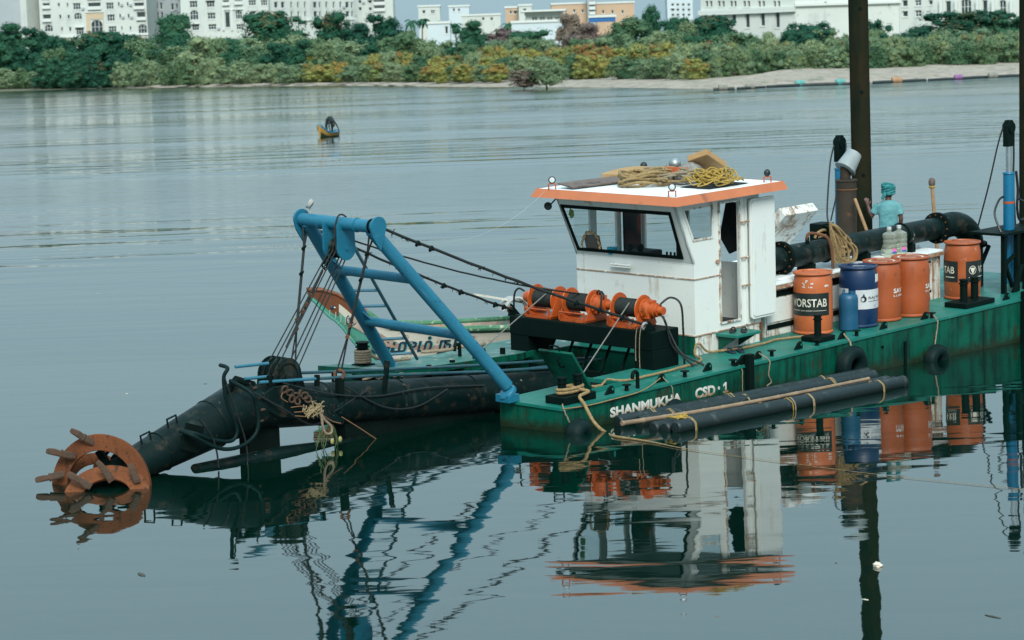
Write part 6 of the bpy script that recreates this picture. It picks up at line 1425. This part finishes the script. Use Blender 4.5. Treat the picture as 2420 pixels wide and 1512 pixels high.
cbm.add(vv, [(j*9+i, j*9+i+1, (j+1)*9+i+1, (j+1)*9+i) for j in range(8) for i in range(8)], 0, True); tag(cbm.build('dark_sheet', 'cloth_black', place=HM), 'dark plastic sheet crumpled under the yellow rope tangle', 'sheet')
tr = MB(); mt_ = T((5.05, 2.15, Z_+.1)) @ rz(.15) @ ry(.2) @ M.Scale(.8, 4); tr.box(-.3, .3, -.22, .22, -.1, -.08, mt_)
for x0, x1, y0, y1 in ((-.3, .3, -.22, -.2), (-.3, .3, .2, .22), (-.3, -.28, -.2, .2), (.28, .3, -.2, .2)): tr.box(x0, x1, y0, y1, -.08, .09, mt_)
tag(tr.build('plastic_tray', 'tray_orange', place=HM, bevel=.008), 'battered orange tray among the rubbish on the roof', 'tray')
tag(MB().lathe((5.05, 2.3, Z_+.24), (-.5, -.6, .5), [(.085, -.05), (.092, 0), (.08, .045), (.04, .075), (.001, .08)], 20).build('steel_pot', 'steel_pot', place=HM), 'shiny steel pot lying against the foam block on the roof', 'pot')
for k in range(7):
    c = V((4.6+r.uniform(-.5, .5), 1.9+r.uniform(-.6, .5), 0)); P = [V((c.x+r.uniform(-.35, .35), c.y+r.uniform(-.3, .3), Z_+.06+r.uniform(0, .16))) for _ in range(6)]
    tag(MB().tube(spline(P, 5), .014, 6).build('loose_rope', 'rope_tan' if k % 2 else 'rope_grey', place=HM), 'loose rope end strewn over the heap on the wheelhouse roof', 'rope', 'rope ends on the roof heap')
# ---- things inside and around the wheelhouse
chm = thing('swivel_chair', 'black swivel chair seen through the wheelhouse door', 'chair', HM @ T((4.62, 1.75, .3)) @ rz(.5))
MB().box(-.22, .22, -.22, .22, .42, .5).build('seat', 'seat_black', chm, .03); MB().box(.18, .26, -.2, .2, .55, 1.2).build('backrest', 'seat_black', chm, .035); MB().cyl((0, 0, .03), (0, 0, .42), .03, n=10).build('stem', 'black_paint', chm)
for s_ in (-1, 1): MB().tube([(.18, s_*.24, .5), (.15, s_*.24, .7), (-.15, s_*.24, .72)], .022, 8).build('armrest', 'seat_black', chm)
for k in range(5): MB().bar((0, 0, .05), (.24*math.cos(k*1.257), .24*math.sin(k*1.257), .03), .04, .03).build('foot', 'black_paint', chm)
tag(MB().prism([(5.2, 1.5, 2.0), (5.24, 1.25, 2.0), (5.2, 1.2, 1.35), (5.16, 1.42, 1.25), (5.14, 1.58, 1.5)], (.05, .02, 0)).build('hanging_jacket', 'cloth_black', place=HM, bevel=.02), 'black jacket hanging inside the wheelhouse door', 'jacket')
pic = thing('garlanded_picture', 'dark framed picture hung with a flower garland behind the front window', 'picture', HM @ T((CX+.03, 2.87, 1.335)))
MB().box(-.01, .02, -.14, .14, 0, .26, ry(-.25)).build('frame', 'wood_dark', pic)
gl = MB(); r = random.Random(3)
for i in range(46): t = math.pi*(i/45); gl.sph((-.05-.04*math.sin(t)*0-.02-r.uniform(0, .02), .17*math.cos(t)+r.uniform(-.015, .015), .06+.24*math.sin(t)+r.uniform(-.015, .015)), .017, 6, 4)
gl.build('garland', 'garland', pic)
tag(MB().lathe((CX+.02, 2.52, 1.331), (0, 0, 1), [(.06, 0), (.08, .09), (.083, .1), (.075, .1), (.055, .01), (.001, .01)], 20).build('bowl', 'bowl_blue', place=HM), 'turquoise bowl on the dashboard behind the front window', 'bowl')
tag(MB().prism([(3.66, 3.1, 1.83), (3.67, 3.05, 1.87), (3.67, 3.06, 1.95), (3.66, 3.12, 1.98), (3.65, 3.14, 1.9)], (.01, .005, 0)).build('leaf', 'leaf_pot', place=HM), 'green leaf stuck in the corner of the front window', 'leaf')
def slipper(x, y, z, a, mt, lab, grp):
    s_ = thing('slipper', lab, 'slipper', HM @ T((x, y, z)) @ rz(a), grp)
    MB().prism([(q[0]*.13, q[1]*.05, 0) for q in ((-1, -.6), (-.5, -.75), (.3, -.8), (.85, -.7), (1, 0), (.85, .7), (.3, .8), (-.5, .75), (-1, .6))], (0, 0, .022)).build('sole', mt, s_, .004)
    MB().tube(spline([(-.01, -.042, .02), (.03, -.02, .05), (.06, 0, .055), (.03, .02, .05), (-.01, .042, .02)], 4), .011, 6).build('strap', mt, s_)
slipper(4.52, .86, .262, .5, 'flipflop_black', 'black slippers left on the green door step', 'pair on the step'); slipper(4.62, .74, .262, .7, 'flipflop_black', 'black slippers left on the green door step', 'pair on the step')
slipper(4.33, .76, .002, 1.1, 'flipflop', 'navy slippers left on the deck below the door step', 'pair on the deck'); slipper(4.46, .68, .002, .9, 'flipflop', 'navy slippers left on the deck below the door step', 'pair on the deck')
# rope turns on the port bollard
P = []
for k in range(5): P += ring(-.02, 3.64, .25+.035*k, .1, .1, 12, .4*k)[:-1]
rope('bollard_rope', 'old brown rope wound round the port bow bollard', P+[V((.12, 3.5, .28)), V((.3, 3.4, .23)), V((.6, 3.35, .22))], .022, 'rope_grey')
rope('platform_rope', 'old rope lying along the port bow platform beside the eye plates', wob(spline([V((1.0, 3.55, .24)), V((1.3, 3.3, .24)), V((1.6, 3.5, .22)), V((1.9, 3.35, .2)), V((2.3, 3.6, .17))], 6), .01, 3), .024, 'rope_grey')
for k, (a, b) in enumerate((((1300, 430), (1350, 440)), ((1570, 430), (1720, 410)), ((1860, 400), (1930, 390)))):
    P = [HP(*ZB(a[0]-30, a[1]+8), y=2.9), HP(*ZB(*a), y=2.86), HP(*ZB((a[0]+b[0])/2, a[1]-22), y=2.86), HP(*ZB(*b), y=2.86), HP(*ZB(b[0]-40, b[1]+20), y=2.88)]
    rope('platform_rope', 'loop of old rope hanging under the edge of the port bow platform', spline(P, 5), .016, 'rope_grey', 'rope', 'rope loops under the platform')
# tangle of roots, rope and weed caught on the ladder
tg = thing('root_tangle', 'tangle of chain, roots, twine and green weed caught on the ladder wing', 'debris', HM); r = random.Random(5)
ch2 = MB()
for i, (a, b) in enumerate(((800, 530), (850, 560), (900, 590), (950, 570), (990, 590), (1020, 620), (920, 640), (870, 620))): ch2.torus(HP(*ZB(a, b), y=1.74), (r.uniform(-.6, .6), 1, r.uniform(-.6, .6)), .042, .013, 14, 7)
ch2.build('chain', 'tooth_rust', tg)
rt = MB()
for k in range(16):
    c = HP(*ZB(1080+r.uniform(-60, 60), 720+r.uniform(-40, 40)), y=1.72); rt.tube(spline([c+V((r.uniform(-.1, .1), r.uniform(-.03, .03), r.uniform(-.07, .07))) for _ in range(6)], 4), .007, 5)
rt.build('twine', 'twine', tg)
rt = MB()
for P in (((860, 700), (940, 690), (1010, 690)), ((890, 745), (980, 740), (1060, 730)), ((900, 780), (1020, 785), (1100, 760)), ((1330, 850), (1250, 830), (1170, 780), (1120, 740)), ((780, 560), (770, 610), (830, 650)), ((1340, 790), (1500, 890), (1720, 1035))): rt.tube(spline([HP(*ZB(*p), y=1.73) for p in P], 5), .006, 5)
rt.build('root', 'dry_root', tg)
rt = MB(); rt.tube(spline([HP(*ZB(*p), y=1.71) for p in ((1130, 740), (1150, 800), (1160, 880), (1190, 945), (1240, 940), (1240, 880), (1180, 820), (1150, 780))], 6), .017, 6); rt.build('loop', 'rope_grey', tg)
wd2 = MB()
for k in range(26):
    p = HP(*ZB(1130+r.uniform(-20, 170), 930+r.uniform(-60, 60)), y=1.72); q_ = p+V((r.uniform(-.08, .08), r.uniform(-.03, .03), -r.uniform(.05, .22))); wd2.tube([p, p.lerp(q_, .5)+V((.01, 0, 0)), q_], [.006, .008, .003], 4)
wd2.build('weed', 'weed', tg)
for a, b in ((1250, 1020), (1325, 1000)): MB().sph(HP(*ZB(a, b), y=1.7), .03, 8, 6, sc3=(1, .6, 1.3)).build('yellow_leaf', 'flower_yellow', tg)
# floating scraps
def scrap(px, py, s3, mt, lab, name='floating_scrap'):
    p = wpt(px, py, 0.); r = random.Random(int(px)); m = MB(); m.sph((0, 0, 0), 1, 10, 6, sc3=s3); m.v = [(x*r.uniform(.75, 1.2), y*r.uniform(.75, 1.2), z*r.uniform(.8, 1.15)) for x, y, z in m.v]
    tag(m.build(name, mt, place=T((p.x, p.y, s3[2]*.35)) @ rz(r.uniform(0, 3))), lab, 'litter')
scrap(2073, 1338, (.055, .045, .03), 'debris_white', 'pale foam lump floating on the reflection of the spud'); scrap(335, 1358, (.1, .03, .006), 'leaf_litter', 'dark leaf floating at lower left'); scrap(2345, 1457, (.1, .015, .006), 'leaf_litter', 'dark twig floating at the lower right')
scrap(1885, 325, (.2, .2, .1), 'debris_white', 'white speck floating beyond the small boat') if False else None
for i, (px, py) in enumerate(((300, 930), (485, 907), (2045, 1700/1.2), (1975, 1330))): scrap(px, py, (.035, .008, .004), 'leaf_litter' if i % 2 else 'debris_white', ('pale sliver floating left of the ladder elbow', 'short dark sliver floating above the ladder cone', 'pale sliver floating at the foot of the spud reflection', 'dark sliver floating left of the foam lump')[i])

# ================================================================ fishing boat moored on the far side
BO = V((-3.2, 38.7, 0)); bd = V((.955, .297, 0)).normalized(); bn = V((-bd.y, bd.x, 0))      # bn: away from the camera
FB = thing('fishing_boat', 'weathered wooden fishing boat with painted prow moored beyond the port bow', 'boat', M(((bd.x, bn.x, 0, BO.x), (bd.y, bn.y, 0, BO.y), (0, 0, 1, 0), (0, 0, 0, 1))))
LB = 6.6
def lerpt(tab, s):
    for (a, va), (b, vb) in zip(tab, tab[1:]):
        if a <= s <= b: t = (s-a)/(b-a); t = t*t*(3-2*t)*.5+t*.5; return va+(vb-va)*t
    return tab[-1][1]
def b_sheer(s): return lerpt([(0, 1.18), (.03, 1.17), (.063, 1.1), (.123, .84), (.18, .57), (.3, .48), (.5, .45), (1, .5)], s)
def b_beam(s): return lerpt([(0, .03), (.06, .1), (.15, .28), (.3, .52), (.5, .66), (.8, .62), (1, .45)], s)
def b_keel(s): return lerpt([(0, 1.1), (.063, .7), (.127, .2), (.16, -.02), (.22, -.3), (.4, -.4), (1, -.3)], s)
def b_pt(s, v, side=-1):
    zk, zs, b = b_keel(s), b_sheer(s), b_beam(s); z = zk+(zs-zk)*v; y = b*(v**.55 if v > 0 else 0)*(.9+.1*v)
    return V((s*LB, side*(y+.012), z))
NSx, NV = 70, 10
for side in (-1, 1):
    m = MB(); vv = [b_pt(i/NSx, j/NV, side) for i in range(NSx+1) for j in range(NV+1)]
    for i in range(NSx):
        for j in range(NV):
            s_, v = (i+.5)/NSx, (j+.5)/NV; z = b_keel(s_)+(b_sheer(s_)-b_keel(s_))*v
            if s_ < .075: mi = 2 if v > .2 else 1
            elif s_ < .15 and v > .72-.9*(s_-.075): mi = 2
            elif s_ < .13: mi = 0 if v > .42 else 1
            elif .11 < s_ < .2 and .42 < v < .6: mi = 3
            elif s_ < .155 and v < .42: mi = 1
            elif v > .93 and s_ > .19: mi = 3
            elif z < .02: mi = 1
            else: mi = 0
            f = (i*(NV+1)+j, (i+1)*(NV+1)+j, (i+1)*(NV+1)+j+1, i*(NV+1)+j+1); m.add([], []); m.f.append(list(f if side < 0 else f[::-1])); m.mi.append(mi); m.sm.append(True)
    m.v = [tuple(p) for p in vv]; m.build('hull_side', ['boat_white', 'boat_mint', 'boat_red', 'boat_darkgreen'], FB)
    g = MB(); g.tube([b_pt(s_/60, 1, side)+V((0, 0, .0)) for s_ in range(8, 61)], [.045]*53, 8); g.build('gunwale', 'boat_green', FB)
    g = MB(); g.tube([b_pt(s_/60, 1, side)+V((0, 0, .02)) for s_ in range(0, 9)], [.03]*9, 8); g.build('prow_rail', 'boat_red', FB)
m = MB(); m.tube([V((s_*LB, 0, b_keel(s_)-.01)) for s_ in [i/60 for i in range(0, 14)]], .028, 8); m.build('stem', 'boat_mint', FB)
m = MB(); vv = []
for i in range(41):
    s_ = .1+.9*i/40; b_ = b_beam(s_)*.95; vv += [(s_*LB, -b_, b_sheer(s_)-.03), (s_*LB, -b_*.8, b_sheer(s_)-.35), (s_*LB, b_*.8, b_sheer(s_)-.35), (s_*LB, b_, b_sheer(s_)-.03)]
m.add(vv, [(i*4+j, i*4+j+1, (i+1)*4+j+1, (i+1)*4+j) for i in range(40) for j in range(3)], 0, True); m.build('inside', 'boat_inside', FB)
MB().prism([(LB, -.43, -.3), (LB, .43, -.3), (LB, .46, .5), (LB, -.46, .5)], (.04, 0, 0)).build('transom', 'boat_white', FB)
for s_ in (.35, .6, .85): b_ = b_beam(s_)*.9; MB().box(s_*LB-.1, s_*LB+.1, -b_, b_, b_sheer(s_)-.14, b_sheer(s_)-.1).build('thwart', 'boat_inside', FB)
def side_at(s_, z):
    zk, zs = b_keel(s_), b_sheer(s_); v = min(max((z-zk)/(zs-zk), .02), 1); return b_pt(s_, v)
def boat_text(txt, s0_, s1_, z0_, z1_, mt, off, bold, nm='lettering'):
    me = fit(text_mesh(txt, 1, 0, bold, shear=.15), 0, 1, 0, 1)
    for v in me.vertices:
        s_ = s0_+(s1_-s0_)*v.co.x; z = z0_+(z1_-z0_)*v.co.y; p = side_at(s_, z); v.co = (p.x, p.y-off, p.z)
    me.materials.append(MAT[mt]); link(nm, me, FB)
boat_text('லமும் நா', .148, .366, .03, .375, 'boat_letter_edge', .006, .035); boat_text('லமும் நா', .146, .364, .035, .38, 'boat_letter', .012, .022)
# painted wheel and eye on the prow
cw = side_at(.1, .69); m = MB(); m.torus((0, 0, 0), (0, 1, 0), .085, .008, 26, 5)
for k in range(16): m.tube([(0, 0, 0), (.083*math.cos(k*.3927), 0, .083*math.sin(k*.3927))], .005, 4)
wm = m.build('painted_wheel', 'boat_letter', FB, place=T(cw+V((0, -.006, 0))) @ rz(-.18) @ rx(-.12))
MB().lathe((0, -.004, 0), (0, 1, 0), [(.093, 0), (.093, .006), (.001, .006)], 24).build('wheel_ground', 'boat_white', FB, place=T(cw+V((0, .004, 0))) @ rz(-.18) @ rx(-.12))
for s_, z, a in ((.056, .9, .03), (.061, .895, .012)):
    c = side_at(s_, z); MB().sph((0, 0, 0), a, 10, 6, sc3=(1.3, .25, 1)).build('painted_eye', 'boat_letter' if a > .02 else 'print_white', FB, place=T(c+V((0, -.006 if a > .02 else -.02, 0))))
for k, s_ in enumerate((.05, .064, .076, .086)):
    MB().tube([side_at(s_, z)-V((0, .012, 0)) for z in (.86-.04*k, .82-.04*k, .78-.04*k, .73-.04*k)], .006, 4).build('paint_drip', 'print_cream', FB)
# loose things in the boat
def inboat(s_, y, z): return FB.matrix_basis @ V((s_*LB, y, z))
bs = FB.matrix_basis
tag(MB().box(-.55, .45, -.06, .06, -.015, .015).build('loose_board', 'boat_white', place=bs @ T((.5*LB, .1, .82)) @ ry(.22)), 'pale board propped up inside the fishing boat near the winch table', 'board')
m = MB(); P1 = [V((.5*LB-.12+.55*t, -.1, .5+.36*math.sin(math.pi*min(t*.9+.1, 1))**.7)) for t in [i/10 for i in range(11)]]
m.add([p for p in P1]+[p+V((0, .4, 0)) for p in P1], [(i, i+1, 12+i, 11+i) for i in range(10)], 0, True); m.tube([P1[i] for i in range(11)], .022, 7)
tag(m.build('arched_cover', 'grey_trim', place=bs), 'grey arched cover lying in the fishing boat', 'cover')
tag(MB().prism([(.57*LB, .2, .6), (.61*LB, .2, .95), (.64*LB, .2, .9), (.63*LB, .2, .6)], (.03, .25, 0)).build('rusty_grapnel', 'rust', place=bs), 'rusty pointed iron piece sticking up from the fishing boat', 'scrap iron')

# ================================================================ small canoe out on the river
cp = V((-11.3, 158.8, 0)); CN = thing('small_boat', 'small yellow and blue wooden boat out on the river', 'boat', T(cp) @ rz(R_(73)))
LC = 3.3
def c_pt(s, v, side):
    b = .42*math.sin(math.pi*min(max(.06+.9*s, 0), 1))**.6*(1 if s > .1 else .75+2.5*s); zs = .3+.5*max(0, 1-s/.3)**1.6+.12*max(0, (s-.75)/.25)**1.5; zk = -.15+.12*max(0, 1-s/.12); return V(((s-.5)*LC-.5*max(0, .12-s)*(v*1.), side*b*v**.5, zk+(zs-zk)*v))
for side in (-1, 1):
    m = MB(); vv = [c_pt(i/24, j/8, side) for i in range(25) for j in range(9)]
    for i in range(24):
        for j in range(8):
            v = (j+.5)/8; s_ = (i+.5)/24; f = [i*9+j, (i+1)*9+j, (i+1)*9+j+1, i*9+j+1]; m.f.append(f if side < 0 else f[::-1]); m.mi.append(2 if v < .45 else 1 if v < .85 else 0); m.sm.append(True)
    m.v = [tuple(p) for p in vv]; m.build('hull_side', ['canoe_blue', 'canoe_yellow', 'canoe_dark'], CN)
    MB().tube([c_pt(i/24, 1, side) for i in range(25)], .035, 6).build('gunwale', 'canoe_blue', CN)
m = MB(); vv = []
for i in range(23):
    s_ = .04+.92*i/22; a, b = c_pt(s_, .55, -1), c_pt(s_, .55, 1); vv += [a, b]
m.add(vv, [(2*i, 2*i+1, 2*i+3, 2*i+2) for i in range(22)]); m.build('floor', 'canoe_blue', CN)
m = MB(); m.add([c_pt(0, j/8, sd) for sd in (-1, 1) for j in range(9)], [(j, j+1, 9+j+1, 9+j) for j in range(8)]); m.build('prow_face', 'canoe_yellow', CN)
MB().prism([c_pt(0, 1, -1), c_pt(0, 1, 1), c_pt(.09, 1, 1), c_pt(.09, 1, -1)], (0, 0, .05)).build('prow_cap', 'canoe_blue', CN)

# ================================================================ people
def body(m, name, mt, parent, voxel=.012):
    o = m.build(name, mt, parent); o.data.polygons.foreach_set('use_smooth', [True]*len(o.data.polygons))
    md = o.modifiers.new('remesh', 'REMESH'); md.mode = 'VOXEL'; md.voxel_size = voxel; md.use_smooth_shade = True
    s_ = o.modifiers.new('smooth', 'SMOOTH'); s_.factor = .5; s_.iterations = 4; return o
def ellip_loft(m, rows, n=18):
    """rows: (centre, half width x, half depth y)"""
    vv = []
    for c, a, b in rows: vv += [V(c)+V((a*math.cos(6.283*i/n), b*math.sin(6.283*i/n), 0)) for i in range(n)]
    fs = [(k*n+i, k*n+(i+1) % n, (k+1)*n+(i+1) % n, (k+1)*n+i) for k in range(len(rows)-1) for i in range(n)]+[tuple(range(n-1, -1, -1)), tuple((len(rows)-1)*n+i for i in range(n))]
    m.add(vv, fs, 0, True)
def hand(m, w, d, up, s=1., curl=.3):
    """five fingered hand from wrist w along d, palm normal up"""
    w, d, up = V(w), V(d).normalized(), V(up).normalized(); sx = d.cross(up).normalized()
    m.tube([w-d*.03, w+d*.02, w+d*.05, w+d*.085], [.026*s, .03*s, .036*s, .034*s], 10)
    for k, (o, L_) in enumerate(((-.028, .062), (-.01, .075), (.009, .07), (.027, .055))):
        b = w+d*.075*s+sx*o*s; e = b+d*L_*.5*s+sx*o*.3*s-up*curl*.01; f = e+d*L_*.5*s-up*curl*.03; m.tube([b-d*.02, b, e, f], [.011*s, .0105*s, .0095*s, .008*s], 7)
    b = w+d*.03*s+sx*.03*s; m.tube([b, b+d*.025*s+sx*.028*s, b+d*.055*s+sx*.036*s], [.013*s, .011*s, .009*s], 7)
wpos = Hw(11.0, 2.72, 0.0)
PE = thing('person', 'worker in turquoise shirt and head cloth, back to the camera, hand on the spud', 'person', T(wpos) @ rz(.12))
# local frame: faces +y (away from the camera), x to the right
bm_ = MB()
for s_ in (-1, 1):
    bm_.tube([(s_*.09, 0, .86), (s_*.1, .01, .65), (s_*.1, .02, .45), (s_*.1, .0, .28), (s_*.1, -.01, .09), (s_*.1, -.01, .05)], [.085, .078, .056, .055, .036, .038], 12); bm_.tube([(s_*.1, -.05, .035), (s_*.1, .06, .035), (s_*.105, .15, .025)], [.035, .04, .025], 10)
ellip_loft(bm_, [((0, 0, .8), .15, .1), ((0, 0, .92), .15, .1), ((0, .01, 1.1), .14, .095), ((0, .0, 1.26), .17, .1), ((0, 0, 1.33), .15, .08), ((0, .0, 1.37), .07, .06)])
bm_.tube([(0, 0, 1.32), (.005, .01, 1.4), (.01, .02, 1.46)], [.06, .05, .055], 12); bm_.sph((.012, .03, 1.49), .085, 16, 12, sc3=(.88, 1.05, 1.2))
bm_.sph((.012, .125, 1.475), .016, 8, 6, sc3=(.8, 1.2, 1.3))
for s_ in (-1, 1): bm_.sph((.012+s_*.08, .02, 1.485), .02, 8, 6, sc3=(.5, 1, 1.5))
SHL, ELL, WRL = V((-.17, 0, 1.31)), V((-.27, .05, 1.1)), V((-.315, .1, 1.28)); SHR, ELR, WRR = V((.17, 0, 1.31)), V((.205, -.03, 1.05)), V((.2, .06, .84))
for a, b, c in ((SHL, ELL, WRL), (SHR, ELR, WRR)): bm_.tube([a, a.lerp(b, .5), b, b.lerp(c, .45), c], [.05, .044, .037, .036, .026], 10)
hand(bm_, WRL, (-.1, .25, .9), (0, -1, .3), 1., .2); hand(bm_, WRR, (0, .15, -1), (1, 0, 0), 1., .5)
body(bm_, 'body', 'skin', PE, .009)
sm_ = MB(); ellip_loft(sm_, [((0, 0, .80), .165, .115), ((0, 0, .9), .165, .118), ((0, .005, 1.08), .158, .112), ((0, .0, 1.22), .183, .115), ((0, 0, 1.3), .185, .105), ((0, 0, 1.345), .13, .085), ((0, 0, 1.37), .075, .066)])
for a, b in ((SHL, ELL), (SHR, ELR)): sm_.tube([a-V((0, 0, .005))*1, a.lerp(b, .3), a.lerp(b, .72)], [.062, .06, .064], 14)
sh = body(sm_, 'shirt', 'shirt', PE, .011)
tr_ = MB(); ellip_loft(tr_, [((0, 0, .74), .165, .115), ((0, 0, .84), .16, .112), ((0, 0, .9), .155, .11)])
for s_ in (-1, 1): tr_.tube([(s_*.085, 0, .84), (s_*.1, .01, .6), (s_*.1, .01, .35), (s_*.1, 0, .12)], [.1, .095, .085, .08], 14)
body(tr_, 'trousers', 'trousers', PE, .012)
tu = MB(); tu.sph((.012, .02, 1.535), .1, 20, 12, sc3=(.98, 1.08, .95))
for k in range(7):
    t0_ = k*.5; tu.tube([V((.012+.1*math.cos(6.283*i/20), .02+.108*math.sin(6.283*i/20), 1.5+.018*k+.03*math.sin(6.283*i/20+t0_*2))) for i in range(20)], .02, 7, closed=True)
tu.tube(spline([(-.06, -.06, 1.5), (-.1, -.07, 1.43), (-.12, -.06, 1.39)], 4), [.03]*8+[.018], 8); tu.build('head_cloth', 'turban', PE)
# the person bending over in the small boat
P2 = thing('person', 'person in dark clothes bending over in the small yellow and blue boat', 'person', T(cp+V((.02, .1, .2))) @ rz(R_(20)) @ M.Scale(1.15, 4))
b2 = MB(); HIP = V((0, 0, .82))
for s_ in (-1, 1): b2.tube([HIP+V((s_*.09, 0, 0)), V((s_*.17, .03, .45)), V((s_*.15, -.02, .1)), V((s_*.15, .02, .02))], [.1, .075, .05, .04], 10); b2.tube([(s_*.15, .0, .04), (s_*.16, -.14, .03)], [.04, .03], 8)
b2.tube([HIP+V((0, .02, .02)), V((.02, -.22, .84)), V((.04, -.42, .7)), V((.05, -.5, .62))], [.13, .15, .15, .08], 14); b2.sph((.06, -.6, .5), .1, 12, 10, sc3=(.9, .95, 1.15))
b2.tube([(.18, -.4, .68), (.3, -.5, .45), (.36, -.55, .25)], [.055, .042, .03], 8); b2.tube([(-.12, -.4, .66), (-.16, -.5, .4), (-.12, -.55, .2)], [.055, .042, .03], 8)
hand(b2, (.36, -.55, .25), (.2, -.1, -1), (0, -1, 0), 1.); hand(b2, (-.12, -.55, .2), (.1, -.1, -1), (0, -1, 0), 1.)
body(b2, 'body', 'dark_clothes', P2, .015)
MB().sph((.06, -.61, .49), .106, 12, 8, sc3=(.92, .95, 1.1)).build('hair', 'hair', P2)
